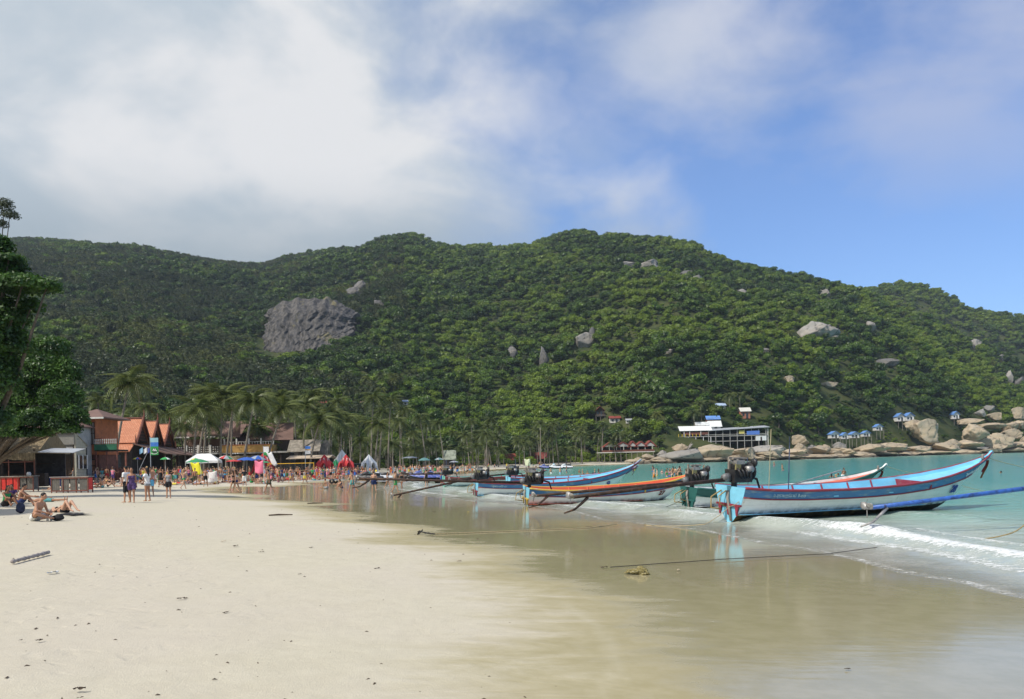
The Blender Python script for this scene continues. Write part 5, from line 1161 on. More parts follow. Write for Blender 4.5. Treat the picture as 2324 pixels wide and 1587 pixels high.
SHEER_A = [(0, 1.17), (0.05, 1.08), (0.1, 1.02), (0.2, 0.95), (0.35, 0.925), (0.45, 0.945), (0.55, 1.0), (0.655, 1.10), (0.75, 1.25), (0.85, 1.48), (0.92, 1.72), (0.97, 1.95), (1, 2.2)]
KEEL_A = [(0, -0.25), (0.70, -0.27), (0.76, -0.15), (0.79, 0.02), (0.835, 0.35), (0.87, 0.85), (0.91, 1.30), (0.965, 1.84), (1, 2.12)]
BEAM = [(0, 0.80), (0.08, 0.86), (0.2, 0.92), (0.4, 1.0), (0.55, 0.98), (0.68, 0.86), (0.8, 0.62), (0.9, 0.36), (0.97, 0.13), (1, 0.03)]
def longtail(name, stern, bow, zbow, beam, label, c_hull, c_strake, c_in, c_rail, freeboard=1.0, heel=0.0, strake=0.34, number=None, ncol=None, writing=None, rub=None, tail=None, tail_col=None, deck=None, ribs=None, engine=True, mast=None, swell=0.0, detail=True, tailbend=0.0, ribcol=None):
    stern = Vector(stern); bow = Vector(bow); d_ = bow - stern; L = d_.length; yaw = math.atan2(d_.y, d_.x)
    root = empty(name, (stern.x, stern.y, swell), yaw, label, 'boat', 'longtail boats moored at the water edge'); root.rotation_euler = (heel, 0, yaw)
    k_up = (zbow - freeboard) / (2.2 - 0.95)
    def zs(t): s = lerp_tab(t, SHEER_A); return freeboard + (s - 0.95) * (k_up if s > 0.95 and t > 0.4 else 0.8)
    def zk(t):
        z_ = lerp_tab(t, KEEL_A); return min(z_ if z_ < 0.1 else 0.02 + (z_ - 0.02) * (zbow / 2.2), zs(t) - 0.07)
    def wb(t): return beam / 2 * lerp_tab(t, BEAM)
    def br(v): v = max(0.0, min(1.0, v)); return 0.42 * (1 - (1 - v) ** 4) + 0.58 * v ** 0.9
    N = 44; T = [i / N for i in range(N + 1)]
    def pt(t, v, sg, inset=0.0):
        a, b_ = zk(t), zs(t); return Vector((t * L, sg * max(0.012, wb(t) * br(v) - inset), a + (b_ - a) * v))
    def vz(t, z_): a, b_ = zk(t), zs(t); return max(0.0, min(1.0, (z_ - a) / (b_ - a)))
    def vst(t): a, b_ = zk(t), zs(t); return max(0.06, 1 - strake * (1 if t < 0.9 else 1 - (t - 0.9) * 6) / (b_ - a))
    def vbt(t): return min(vst(t) - 0.04, vz(t, 0.09 + 0.04 * math.sin(t * 9)))
    for sg, sname in ((-1, 'starboard'), (1, 'port')):
        MB().grid([[pt(t, v_, sg) for v_ in np.linspace(vbt(t), vst(t), 9)] for t in T]).build('hull_side', P_HULL if c_hull is P_WHITE else c_hull, root, True)
        MB().grid([[pt(t, v_, sg) for v_ in np.linspace(0, vbt(t), 5)] for t in T]).build('hull_bottom', P_BOTTOM, root, True)
        MB().grid([[pt(t, v_, sg, -0.012) for v_ in np.linspace(vst(t), 1, 4)] for t in T]).build('strake', c_strake, root, True)
        MB().grid([[pt(t, v_, sg, 0.06) + Vector((0, 0, 0.02)) for v_ in np.linspace(0.30, 1, 6)] for t in T]).build('inner_side', c_in, root, True)
        MB().tube([pt(t, 1, sg) for t in T], [0.05 if t < 0.9 else 0.035 for t in T], 6).build('gunwale', c_rail, root, True)
        MB().tube([pt(t, vst(t), sg, -0.02) for t in T], [0.030 if t < 0.95 else 0.02 for t in T], 5).build('rub_rail', rub or c_rail, root, True)
        for t in (ribs or (0.16, 0.27, 0.38, 0.48, 0.57)):
            MB().tube([pt(t, v_, sg, 0.07) for v_ in np.linspace(0.3, 1, 5)], 0.045, 5).build('rib', ribcol or c_rail, root)
    MB().grid([[(t * L, s * wb(t) * 0.8, max(zk(t) + 0.30 * (zs(t) - zk(t)), 0.15)) for s in (-1, -0.5, 0, 0.5, 1)] for t in T if t < 0.66]).build('floor', c_in, root)
    # fore deck
    MB().grid([[(t * L, s * wb(t) * 0.97, zs(t) - 0.10 - 0.10 * (1 - abs(s)) * (1 - t)) for s in (-1, -0.5, 0, 0.5, 1)] for t in T if t >= 0.66]).build('fore_deck', deck or c_in, root)
    MB().box((0.665 * L, 0, zs(0.66) - 0.2), (0.08, 2 * wb(0.665) * 0.95, 0.28)).build('deck_beam', c_rail, root)
    for t in (0.3, 0.5): MB().box((t * L, 0, zs(t) - 0.24), (0.22, 2 * wb(t) * 0.94, 0.05)).build('thwart', c_in, root)
    # transom
    z0 = [pt(0, v_, 1) for v_ in np.linspace(0, 1, 9)]
    sec = [(0.02, -p.y, p.z) for p in reversed(z0)] + [(0.02, p.y, p.z) for p in z0]
    lo = [p for p in sec if p[2] <= 0.62 * freeboard + 0.02]; hi = [p for p in sec if p[2] >= 0.5 * freeboard]
    tm = MB().poly(sec, 0.06, (1, 0, 0)).build('transom', P_SKY if c_strake is P_BLUE else P_GREEN if c_strake is P_GREEN else c_in, root)
    MB().box((-0.05, 0, freeboard * 0.50), (0.10, wb(0) * 1.55, 0.07)).build('transom_ledge', c_rail, tm)
    if detail:
        for y_ in (-0.42, 0, 0.42): MB().poly([(-0.06, y_ * wb(0) * 1.3 - 0.09, freeboard * 0.47), (-0.06, y_ * wb(0) * 1.3 + 0.09, freeboard * 0.47), (-0.06, y_ * wb(0) * 1.3 + 0.03, 0.12), (-0.06, y_ * wb(0) * 1.3 - 0.02, 0.10)], 0.05, (1, 0, 0)).build('transom_bracket', c_rail, tm)
        MB().tube([(-0.06, 0.05, freeboard * 1.02), (-0.10, 0.02, freeboard * 0.75), (-0.09, -0.08, freeboard * 0.4), (-0.07, -0.16, -0.1)], [0.06, 0.055, 0.05, 0.045], 6).build('rudder_post', GREYW, root, True)
        MB().tube([(-0.04, 0.45, freeboard * 1.0), (-0.42, 0.55, freeboard * 0.75), (-0.50, 0.45, freeboard * 0.35), (-0.15, 0.30, freeboard * 0.30)], 0.028, 6).build('hose', RUBBER, root, True)
        MB().tube([(-0.03, 0.2, freeboard * 1.0), (-0.30, 0.26, freeboard * 0.8), (-0.28, 0.2, freeboard * 0.5), (-0.08, 0.1, freeboard * 0.42)], 0.026, 6).build('hose', RUBBER, root, True)
    # stem head and cloth
    tip = Vector((L, 0, zs(1)))
    MB().box((L - 0.12, 0, zs(0.99) - 0.02), (0.36, 0.12, 0.10), M=Matrix.Rotation(R(-38), 3, 'Y')).build('stem_head', c_in, root)
    MB().lathe([(0.05, 0), (0.07, 0.06), (0.04, 0.12), (0.06, 0.18), (0.0, 0.22)], 8, (L - 0.55, 0, zs(0.96) - 0.02)).build('mooring_bitt', GREYW, root, True)
    if detail:
        for q_, (cc, ln, off) in enumerate((('cloth_brown', 0.75, 0.0), ('cloth_maroon', 0.5, 0.08))):
            cm = mat(cc, (0.20, 0.09, 0.03) if q_ == 0 else (0.22, 0.02, 0.03), 0.9)
            MB().grid([[(L - 0.30 - off - ln * f_ * 0.55 + 0.05 * math.sin(f_ * 5), -0.09 - 0.03 * f_ + w_, zs(0.97) - 0.12 - ln * f_) for w_ in (-0.04, 0, 0.05)] for f_ in np.linspace(0, 1, 7)]).build('bow_cloth', cm, root, True)
    # engine with its long tail
    if engine:
        ez = zs(0.02) + 0.30; ex = 0.36
        en = MB().box((ex, 0, ez), (0.72, 0.42, 0.34)).build('engine_block', BLACKM, root)
        MB().box((ex - 0.02, 0, ez + 0.24), (0.5, 0.30, 0.16)).build('cylinder_head', BLACKM, en); MB().box((ex - 0.1, -0.12, ez + 0.36), (0.34, 0.14, 0.10)).build('rocker_cover', STEEL, en)
        MB().lathe([(0.0, -0.05), (0.24, -0.05), (0.27, 0), (0.24, 0.05), (0, 0.05)], 16, (ex + 0.44, 0, ez + 0.10), 'X').build('fan_pulley', BLACKM, en, True)
        MB().lathe([(0.0, -0.04), (0.11, -0.04), (0.11, 0.04), (0, 0.04)], 12, (ex + 0.44, -0.18, ez + 0.34), 'X').build('alternator_pulley', BLACKM, en, True)
        MB().lathe([(0.0, -0.12), (0.09, -0.12), (0.09, 0.12), (0, 0.12)], 10, (ex + 0.18, -0.25, ez + 0.18), 'X').build('alternator', STEEL, en, True)
        MB().lathe([(0.0, 0.0), (0.14, 0), (0.15, 0.10), (0.0, 0.12)], 12, (ex - 0.02, 0.02, ez + 0.34)).build('air_filter', BLACKM, en, True)
        for q_ in range(4): MB().tube([(ex - 0.25 + 0.15 * q_, -0.20, ez + 0.2), (ex - 0.25 + 0.15 * q_, -0.30, ez + 0.12), (ex - 0.15 + 0.1 * q_, -0.30, ez - 0.05)], 0.035, 6).build('manifold_pipe', BLACKM, en, True)
        MB().tube([(ex + 0.5, 0.1, ez - 0.05), (ex + 0.85, 0.1, ez - 0.12), (ex + 0.95, 0.05, ez - 0.42)], 0.035, 6).build('exhaust', RUST, en, True)
        MB().lathe([(0.0, -0.16), (0.07, -0.16), (0.11, -0.05), (0.12, 0.1), (0.0, 0.12)], 12, (ex - 0.50, 0, ez - 0.04), 'X').build('gearbox', mat('grey_casting', (0.16, 0.16, 0.165), 0.55, 0.3, 9, metal=0.3), en, True)
        MB().box((ex, 0, ez + 0.46), (0.5, 0.06, 0.05)).build('engine_guard', GREYW, en); MB().box((ex - 0.30, 0.10, ez + 0.25), (0.06, 0.06, 0.5)).build('guard_post', GREYW, en)
        MB().box((ex - 0.18, -0.15, ez + 0.22), (0.2, 0.05, 0.2)).build('oil_tank', mat('dull_brass', (0.28, 0.25, 0.12), 0.5), en)
        MB().tube([(ex + 0.15, -0.10, ez + 0.1), (ex - 0.5, -0.12, ez + 0.42)], 0.03, 6).build('steering_handle', GREYW, en)
        MB().tube([(0.18, 0, zs(0) - 0.1), (0.18, 0, ez - 0.16)], 0.09, 8).build('pivot', BLACKM, en)
        pv_ = Vector((0.25, 0, zs(0) - 0.02)); en.matrix_local = Matrix.Translation(pv_) @ Matrix.Diagonal((1.12, 1.35, 1.38, 1)) @ Matrix.Translation(-pv_)
        if tail:
            tl, tz, tyaw = tail                       # length aft, height of the propeller, swing
            a_ = Vector((ex - 0.6, 0, ez - 0.03)); e_ = Vector((ex - tl * math.cos(tyaw), tl * math.sin(tyaw), tz))
            sh = MB().tube([a_, a_.lerp(e_, 0.5) + Vector((0, 0, tailbend)), e_], [0.075, 0.068, 0.06], 8).build('tail_shaft', tail_col or RUST, root, True)
            dv = (e_ - a_).normalized(); M_ = dv.to_track_quat('X', 'Z').to_matrix()
            MB().tube([e_, e_ + dv * 0.22], [0.05, 0.03], 8).build('propeller_hub', STEEL, sh)
            for q_ in range(3):
                an = R(25 + 120 * q_); rows = []
                for f_ in np.linspace(0, 1, 5):
                    w_ = 0.11 * math.sin(math.pi * (0.2 + 0.75 * f_)); r_ = 0.04 + 0.24 * f_; tw = 0.7 - 0.3 * f_
                    rows.append([e_ + dv * 0.14 + M_ @ Vector((s_ * w_ * math.sin(tw), r_ * math.cos(an) - s_ * w_ * math.cos(tw) * math.sin(an), r_ * math.sin(an) + s_ * w_ * math.cos(tw) * math.cos(an))) for s_ in (-1, 0, 1)])
                o = MB().grid(rows).build('propeller_blade', STEEL, sh, True); o.modifiers.new('thick', 'SOLIDIFY').thickness = 0.012
            sk = [e_ - dv * 0.55 + Vector((0, 0, -0.06)), e_ - dv * 0.35 + Vector((0, 0, -0.22)), e_ - dv * 0.05 + Vector((0, 0, -0.42)), e_ + dv * 0.35 + Vector((0, 0, -0.50))]
            MB().tube(sk, [0.06, 0.05, 0.04, 0.025], 6).build('skeg', tail_col if tail_col is not BLUEPIPE and tail_col else RUST if tail_col is None else STEEL, sh, True)
    if mast:
        for (mt, my, mh, mr, mm, lean) in mast: MB().tube([(mt * L, my, zs(mt) - 0.5), (mt * L + lean, my, zs(mt) + mh)], mr, 6).build('mast', mm, root)
    if number:
        tt, sz = number[1], number[2]; v_ = 0.5 * vst(tt) + 0.5 * vbt(tt) + number[3]
        p = pt(tt, v_, -1, -0.012); q1 = pt(tt + 0.02, vz(tt + 0.02, p.z), -1, -0.012); up = pt(tt, v_ + 0.1, -1, -0.012) - pt(tt, v_ - 0.1, -1, -0.012)
        xa = (q1 - p).normalized(); za = up - xa * up.dot(xa); za.normalize(); na = xa.cross(za)
        o = text_mesh(number[0], sz, ncol or INK, 'number', root, (0, 0, 0), (0, 0, 0), 0.012, 0.30, 0.008)
        M_ = Matrix((xa, za, na)).transposed().to_4x4(); M_.translation = p + na * 0.045; o.matrix_local = M_
    for wi, (txt, tt, sz, cc) in enumerate(writing or []):
        v_ = (1 + vst(tt)) / 2; p = pt(tt, v_, -1, -0.02); q1 = pt(tt + 0.015, (1 + vst(tt + 0.015)) / 2, -1, -0.02); xa = (q1 - p).normalized()
        up = pt(tt, 1, -1, -0.02) - pt(tt, vst(tt), -1, -0.02); za = up - xa * up.dot(xa); za.normalize(); na = xa.cross(za)
        o = text_mesh(txt, sz, cc, 'writing', root, (0, 0, 0), (0, 0, 0), 0.003)
        M_ = Matrix((xa, za, na)).transposed().to_4x4(); M_.translation = p + na * 0.045; o.matrix_local = M_
    return root, zs, L, yaw, stern
def hull_white():
    m, t = newmat('hull_white'); co = t.n('ShaderNodeTexCoord').outputs['Object']; sp = t.n('ShaderNodeSeparateXYZ', i_0=co)
    n1 = t.noise(t.mapv(co, scale=(1, 1, 0.18)), 2.6, 6, 0.65); n2 = t.noise(co, 1.3, 5, 0.6); n3 = t.noise(t.mapv(co, scale=(1, 1, 0.10)), 5.0, 4, 0.6)
    seam = t.mr(t.m('ABSOLUTE', t.m('SUBTRACT', t.m('FRACT', t.m('ADD', t.m('DIVIDE', sp.outputs[2], 0.21), t.m('MULTIPLY', n2, 0.25))), 0.5)), 0.0, 0.035, 1.0, 0.0)
    c = t.mix(t.mr(n2, 0.35, 0.65), (0.64, 0.68, 0.67), (0.74, 0.76, 0.75)); c = t.mix(t.mr(n1, 0.56, 0.74, 0, 0.55), c, (0.44, 0.44, 0.40))
    c = t.mix(t.m('MULTIPLY', seam, 0.35), c, (0.30, 0.30, 0.28)); c = t.mix(t.m('MULTIPLY', t.mr(n3, 0.66, 0.72), 0.6), c, (0.36, 0.20, 0.09))
    c = t.mix(t.m('MULTIPLY', t.mr(sp.outputs[2], 0.34, 0.06), t.mr(n1, 0.40, 0.60)), c, (0.10, 0.095, 0.075))
    b = t.n('ShaderNodeBsdfPrincipled', i_Base_Color=c, i_Roughness=0.5); bn = t.n('ShaderNodeBump', i_Height=t.m('SUBTRACT', n2, seam)); bn.inputs['Strength'].default_value = 0.35; bn.inputs['Distance'].default_value = 0.02
    t.put(b.inputs['Normal'], bn); t.n('ShaderNodeOutputMaterial', i_Surface=b); return m
P_HULL = hull_white()
FADED = mat('faded_ink', (0.42, 0.58, 0.62), 0.7, 0.3, 8); NAVY = mat('navy_ink', (0.03, 0.06, 0.28), 0.6); BRN = mat('brown_ink', (0.16, 0.04, 0.03), 0.6)
POLE_ST = mat('pole_bands', (0.06, 0.08, 0.14), 0.5, 0.6, 1.2, stretch=(0.2, 0.2, 4)); BAMBOO = mat('bamboo', (0.45, 0.38, 0.24), 0.7)
bA = longtail('longtail_boat', (7.9, 31.2), (20.6, 36.9), 2.16, 2.15, 'near blue and white longtail boat numbered 28 with light blue inside', P_WHITE, P_BLUE, P_SKY, P_RED, 0.97, R(4.0), 0.35,
              ('28', 0.785, 0.46, 0.12), NAVY, [('จ.สุราษฎร์ธานี 9-๒๐', 0.14, 0.19, FADED), ('โชคเจริญทรัพย์', 0.875, 0.19, INKW)], tail=(6.9, 1.02, R(-1)), swell=0.20, mast=[(0.18, -0.25, 1.95, 0.020, POLE_ST, 0.0), (0.15, 0.35, 2.2, 0.016, BAMBOO, 0.05)], tailbend=0.03)
MB().tube([(2.4, -0.5, 1.15), (5.0, -0.35, 1.62)], 0.03, 6).build('boat_hook', STEEL, bA[0])
bE = longtail('longtail_boat', (8.3, 40.4), (19.5, 44.7), 1.80, 1.9, 'dark green longtail boat with white inside and red fore deck behind the near blue boat', P_WHITE, P_GREEN, P_WHITE, P_GREEN, 0.86, R(4.0), 0.36, None, None, [('ชัยสมุทร ๑๒', 0.83, 0.2, FADED)], tail=(8.0, 0.86, R(3)), deck=P_ORANGE, mast=[(0.30, 0.3, 1.5, 0.02, POLE_ST, -0.1)])
bB = longtail('longtail_boat', (0.72, 46.4), (10.35, 48.6), 1.62, 1.9, 'blue and white longtail boat numbered 27 with orange inside', P_WHITE, P_BLUE, P_ORANGE, P_YEL, 0.86, R(4.5), 0.36, ('27', 0.77, 0.36, 0.1), BRN, [('ร.จำเริญลาภ ๑๒๗', 0.20, 0.2, FADED)], rub=P_RED, tail=(9.3, 1.72, R(2)), ribcol=P_ORANGE, deck=P_ORANGE)
bC = longtail('longtail_boat', (-2.6, 59.9), (9.5, 63.4), 2.36, 2.0, 'long blue and white longtail boat numbered 9 behind the orange one', P_WHITE, P_BLUE, P_SKY, P_RED, 0.92, R(4.0), 0.34, ('9', 0.77, 0.6, 0.08), NAVY, [('ลูกทะเลใต้ ๙๙', 0.12, 0.2, FADED)], tail=(6.2, 0.35, R(-3)))
bG = longtail('longtail_boat', (-0.4, 75.5), (11.6, 79.0), 1.76, 2.0, 'dark blue longtail boat mostly hidden behind the one numbered 9', P_WHITE, P_BLUE, P_SKY, P_RED, 0.9, R(4.0), 0.34, tail=(5.5, 1.0, R(2)), mast=[(0.06, 0.2, 1.6, 0.03, POLE_ST, 0.0), (0.12, -0.2, 1.4, 0.03, RUST, 0.4)], detail=False)
bD = longtail('longtail_boat', (-6.9, 85.5), (3.6, 88.6), 1.5, 1.9, 'white longtail boat with red strake and teal inside, furthest left of the moored boats', P_WHITE, paint('boat_brick', (0.25, 0.06, 0.05)), P_TEAL, P_RED, 0.95, R(4.0), 0.30, tail=(4.5, 1.4, R(2)), mast=[(0.03, 0.2, 1.7, 0.03, POLE_ST, 0.0)], detail=False)
# the boat outside the frame on the right, of which the blue tail shows
pr = at(1990, 1152, 24.5); e_r = at(2330, 1111, 26.0); dr = (e_r - pr)
bF = longtail('longtail_boat', pr + (e_r - pr).normalized() * 7.6, pr + (e_r - pr).normalized() * 19.0, 2.0, 2.0, 'longtail boat outside the right edge whose blue tail shaft reaches into view', P_WHITE, P_BLUE, P_SKY, P_RED, 0.95, 0.0, 0.34, tail=(8.15, pr.z, 0.0), tail_col=BLUEPIPE, detail=False)
bF[0].location.z = 0.0
# ropes
def rope(name, pts, r, m, label, sag=0.0, n=14):
    P = []
    for a, b_ in zip(pts[:-1], pts[1:]):
        for i in range(n): f_ = i / n; p = Vector(a).lerp(Vector(b_), f_); p.z -= sag * 4 * f_ * (1 - f_); P.append(p)
    P.append(Vector(pts[-1])); o0 = P[0].copy()
    o = MB().tube([p - o0 for p in P], r, 5).build(name, m); o.location = o0; tag(o, label, 'rope'); return o
def gp(x, y, dz=0.0):
    """ground point seen at a pixel on the beach"""
    z_ = 0.5
    for _ in range(6):
        p = on(x, y, z_); z_ = max(gz1(p.x, p.y), 0.018)
    return Vector((p.x, p.y, z_ + dz))
rope('mooring_rope', [(20.5, 36.8, 2.1), (24.5, 38.5, 1.4), (32, 42, -0.1)], 0.013, ROPE, 'mooring rope running right from the bow of the near blue boat', 0.1)
rope('mooring_rope', [(19.45, 44.7, 1.75), (23, 46.5, 1.1), (27, 48, 0)], 0.013, ROPE, 'mooring rope from the bow of the green boat', 0.1)
rope('mooring_rope', [at(1680, 1135, 30.8), at(1655, 1150, 30), at(1600, 1190, 28.5), gp(1466, 1192)], 0.013, ROPE, 'thin stern rope of the near blue boat dropping into the surf', 0.05)
rope('mooring_rope', [at(1560, 1125, 40), gp(1470, 1155)], 0.013, ROPED, 'stern rope of the green boat dropping into the surf', 0.2)
rope('mooring_rope', [at(2324, 1192, 22), at(2290, 1212, 21.5), gp(2215, 1224)], 0.016, RUBBER, 'brown rope entering the water at the right edge', 0.03)
rope('beach_rope', [gp(1385, 1291, 0.03), gp(1480, 1284, 0.03), gp(1650, 1272, 0.03), gp(1800, 1264, 0.03), gp(1880, 1260, 0.03), gp(1960, 1248, 0.02), gp(2030, 1239, 0.02)], 0.009, ROPED, 'black rope stretched over the wet sand near the coral lump', 0.0)
rope('beach_rope', [gp(985, 1213, 0.02), gp(1080, 1210, 0.02), gp(1200, 1205, 0.02), gp(1330, 1200, 0.015), gp(1400, 1190, 0.01)], 0.014, ROPE, 'sand coloured rope running from the small anchor to the surf', 0.0)
# ================================================================== people
SKIN = [mat('skin_%d' % i, c, 0.55, 0.08, 6, spec=0.3) for i, c in enumerate(((0.52, 0.30, 0.20), (0.44, 0.235, 0.145), (0.36, 0.18, 0.105), (0.26, 0.125, 0.07), (0.60, 0.37, 0.27)))]
HAIR = [mat('hair_%s' % n, c, 0.6, 0.3, 20) for n, c in (('black', (0.012, 0.010, 0.009)), ('brown', (0.07, 0.04, 0.022)), ('blond', (0.38, 0.26, 0.12)))]
CLOTH = {n: mat('cloth_%s' % n, c, 0.85, 0.15, 8) for n, c in dict(black=(0.018, 0.018, 0.02), white=(0.78, 0.77, 0.75), navy=(0.02, 0.035, 0.12), blue=(0.04, 0.14, 0.45), sky=(0.16, 0.50, 0.72), red=(0.50, 0.035, 0.035), green=(0.03, 0.30, 0.09),
         olive=(0.07, 0.075, 0.045), yellow=(0.70, 0.58, 0.08), pink=(0.70, 0.22, 0.30), purple=(0.10, 0.05, 0.16), grey=(0.28, 0.29, 0.30), teal=(0.10, 0.32, 0.32), orange=(0.65, 0.20, 0.04)).items()}
CLOTH['floral'] = mat('cloth_floral', (0.66, 0.66, 0.64), 0.85, 0.2, 14, dirt=(0.12, 0.18, 0.13), dscale=13, damt=0.6); CLOTH['violet_print'] = mat('cloth_violet_print', (0.08, 0.045, 0.13), 0.85, 0.3, 14, dirt=(0.28, 0.18, 0.36), dscale=16, damt=0.5)
def cap_va(a, b_, ra, rb, n=12):
    a = np.array(a, float); b_ = np.array(b_, float); d = b_ - a; L = np.linalg.norm(d); d = d / L if L > 1e-9 else np.array([0, 0, 1.0])
    u_ = np.cross(d, [1, 0, 0] if abs(d[0]) < 0.8 else [0, 1, 0]); u_ /= np.linalg.norm(u_); w_ = np.cross(d, u_); rings = []
    for k in range(5): an = -math.pi / 2 + k * math.pi / 8; rings.append((a + d * ra * math.sin(an), ra * math.cos(an)))
    for k in range(5): an = k * math.pi / 8; rings.append((b_ + d * rb * math.sin(an), rb * math.cos(an)))
    V = []
    for c, r in rings:
        for k in range(n): t_ = 2 * math.pi * k / n; V.append(c + (u_ * math.cos(t_) + w_ * math.sin(t_)) * max(r, 1e-4))
    F = [(i * n + k, i * n + (k + 1) % n, (i + 1) * n + (k + 1) % n, (i + 1) * n + k) for i in range(9) for k in range(n)]
    F += [tuple(range(n - 1, -1, -1)), tuple(9 * n + k for k in range(n))]
    return V, F
def ell_va(c, r, M=None):
    bm = bmesh.new(); bmesh.ops.create_icosphere(bm, subdivisions=2, radius=1.0); V = [np.array(p.co[:]) * np.array(r) for p in bm.verts]; F = [tuple(q.index for q in p.verts) for p in bm.faces]; bm.free()
    if M is not None: V = [np.array((M @ Vector(p))[:]) for p in V]
    return [p + np.array(c) for p in V], F
def remesh(parts, vox, name, sm=4):
    V, F = [], []
    for v, f in parts: b = len(V); V += [tuple(p) for p in v]; F += [tuple(i + b for i in q) for q in f]
    me = bpy.data.meshes.new('tmp'); me.from_pydata(V, [], F); o = bpy.data.objects.new('tmp', me)
    md = o.modifiers.new('r', 'REMESH'); md.mode = 'VOXEL'; md.voxel_size = vox; md2 = o.modifiers.new('s', 'SMOOTH'); md2.factor = 0.5; md2.iterations = sm
    out = evaluated_mesh(o); out.name = name
    bpy.data.meshes.remove(me); smooth(out); return out
def rx(v, a): c_, s_ = math.cos(a), math.sin(a); return np.array([v[0], v[1] * c_ - v[2] * s_, v[1] * s_ + v[2] * c_])
def limb(start, l1, l2, pitch, bend, out, sg, twist=0.0):
    """leg or arm hanging down; pitch swings it forward (+y), out spreads it sideways, bend folds the joint"""
    def dirv(p, o_): v = np.array([sg * math.sin(o_), math.cos(o_) * math.sin(p), -math.cos(o_) * math.cos(p)]); return v
    d1 = dirv(pitch, out); j = np.array(start) + d1 * l1; d2 = dirv(pitch + bend, out * (1 - twist) - twist * 0.9); return j, j + d2 * l2, d2
def make_person(key, lean=0.0, legs=((0, 0, 0.06), (0, 0, 0.06)), arms=((0.05, 0.25, 0.12), (0.05, 0.25, 0.12)), female=False, vox=0.026, heavy=0.0, head_turn=(0, 0), custom=None, lie=False, ltw=(0, 0), atw=(0, 0), fingers=True):
    """joints in a frame facing +y; returns meshes and bone tables"""
    J = {}; hipz = 0.93
    J['pelvis'] = np.array([0, 0, 0.97]); up = np.array([0, math.sin(lean), math.cos(lean)]); fw = np.array([0, math.cos(lean), -math.sin(lean)])
    J['waist'] = J['pelvis'] + up * 0.15; J['chest'] = J['pelvis'] + up * 0.36; J['neck'] = J['pelvis'] + up * 0.53
    J['head'] = J['neck'] + up * 0.155 + fw * 0.02; sw = 0.165 if female else 0.19
    parts = []; bones = []
    def bone(nm, a, b_, ra, rb): parts.append(cap_va(a, b_, ra, rb)); bones.append((nm, np.array(a, float), np.array(b_, float), ra, rb))
    for i, sg in enumerate((-1, 1)):
        h = J['pelvis'] + np.array([sg * 0.085, 0, -0.05]); p_, b_, o_ = legs[i]; k, a, d2 = limb(h, 0.43, 0.41, p_, b_, o_, sg, ltw[i])
        if custom and ('knee%d' % i) in custom: k = np.array(custom['knee%d' % i]); a = np.array(custom['ankle%d' % i]); d2 = (a - k) / np.linalg.norm(a - k)
        th = 0.088 + (0.006 if female else 0) + heavy * 0.015
        bone('thigh', h, k, th, 0.056); bone('shin', k, a, 0.056, 0.037); mid = k + (a - k) * 0.3; parts.append(ell_va(mid - np.array([0, 0.012, 0]), (0.052, 0.055, 0.11), None)) if abs(d2[2]) > 0.8 else None
        fwd = np.array([0.15 * sg, 1, 0]); fwd = fwd - d2 * fwd.dot(d2); fwd /= np.linalg.norm(fwd)
        if custom and ('toe%d' % i) in custom: fwd = np.array(custom['toe%d' % i]) - a; fwd /= np.linalg.norm(fwd)
        heel = a + d2 * 0.035 - fwd * 0.04; bone('foot', heel, a + d2 * 0.05 + fwd * 0.15, 0.036, 0.026)
        J['ankle%d' % i] = a; J['knee%d' % i] = k
    bone('pelvis', J['pelvis'] + np.array([-0.06, 0, -0.02]), J['pelvis'] + np.array([0.06, 0, -0.02]), 0.105 + heavy * 0.03, 0.105 + heavy * 0.03)
    bone('waist', J['pelvis'], J['chest'], 0.112 + heavy * 0.06 - (0.012 if female else 0), 0.115 + heavy * 0.02); parts.append(ell_va(J['chest'] + up * 0.03, (sw - 0.02, 0.108, 0.15), None)); bones.append(('chest', J['chest'] - up * 0.06, J['chest'] + up * 0.13, 0.14, 0.14))
    bone('shoulders', J['neck'] - up * 0.075 + np.array([-sw + 0.02, 0, 0]), J['neck'] - up * 0.075 + np.array([sw - 0.02, 0, 0]), 0.062, 0.062)
    if female:
        for sg in (-1, 1): parts.append(ell_va(J['chest'] + fw * 0.085 + np.array([sg * 0.075, 0, 0.0]), (0.062, 0.06, 0.06)))
    if heavy: parts.append(ell_va(J['waist'] + fw * 0.06, (0.16, 0.15, 0.15)))
    bone('neck', J['neck'] - up * 0.04, J['head'], 0.055, 0.052)
    hM = Matrix.Rotation(head_turn[0], 3, 'Z') @ Matrix.Rotation(-head_turn[1] - lean * 0.5, 3, 'X'); hc = J['head'] + up * 0.04
    def hp(x_, y_, z_): return hc + np.array((hM @ Vector((x_, y_, z_)))[:])
    parts.append(ell_va(hc, (0.074, 0.093, 0.105), hM)); parts.append(ell_va(hp(0, 0.03, -0.07), (0.055, 0.06, 0.05), hM)); bones.append(('head', hc, hc + up * 0.01, 0.1, 0.1))
    parts.append(cap_va(hp(0, 0.085, 0.015), hp(0, 0.108, -0.022), 0.010, 0.016)); parts.append(cap_va(hp(-0.025, 0.085, -0.058), hp(0.025, 0.085, -0.058), 0.011, 0.011))
    parts.append(cap_va(hp(-0.035, 0.075, 0.032), hp(0.035, 0.075, 0.032), 0.018, 0.018))
    for sg in (-1, 1): parts.append(ell_va(hp(sg * 0.076, -0.005, -0.005), (0.012, 0.02, 0.03), hM))
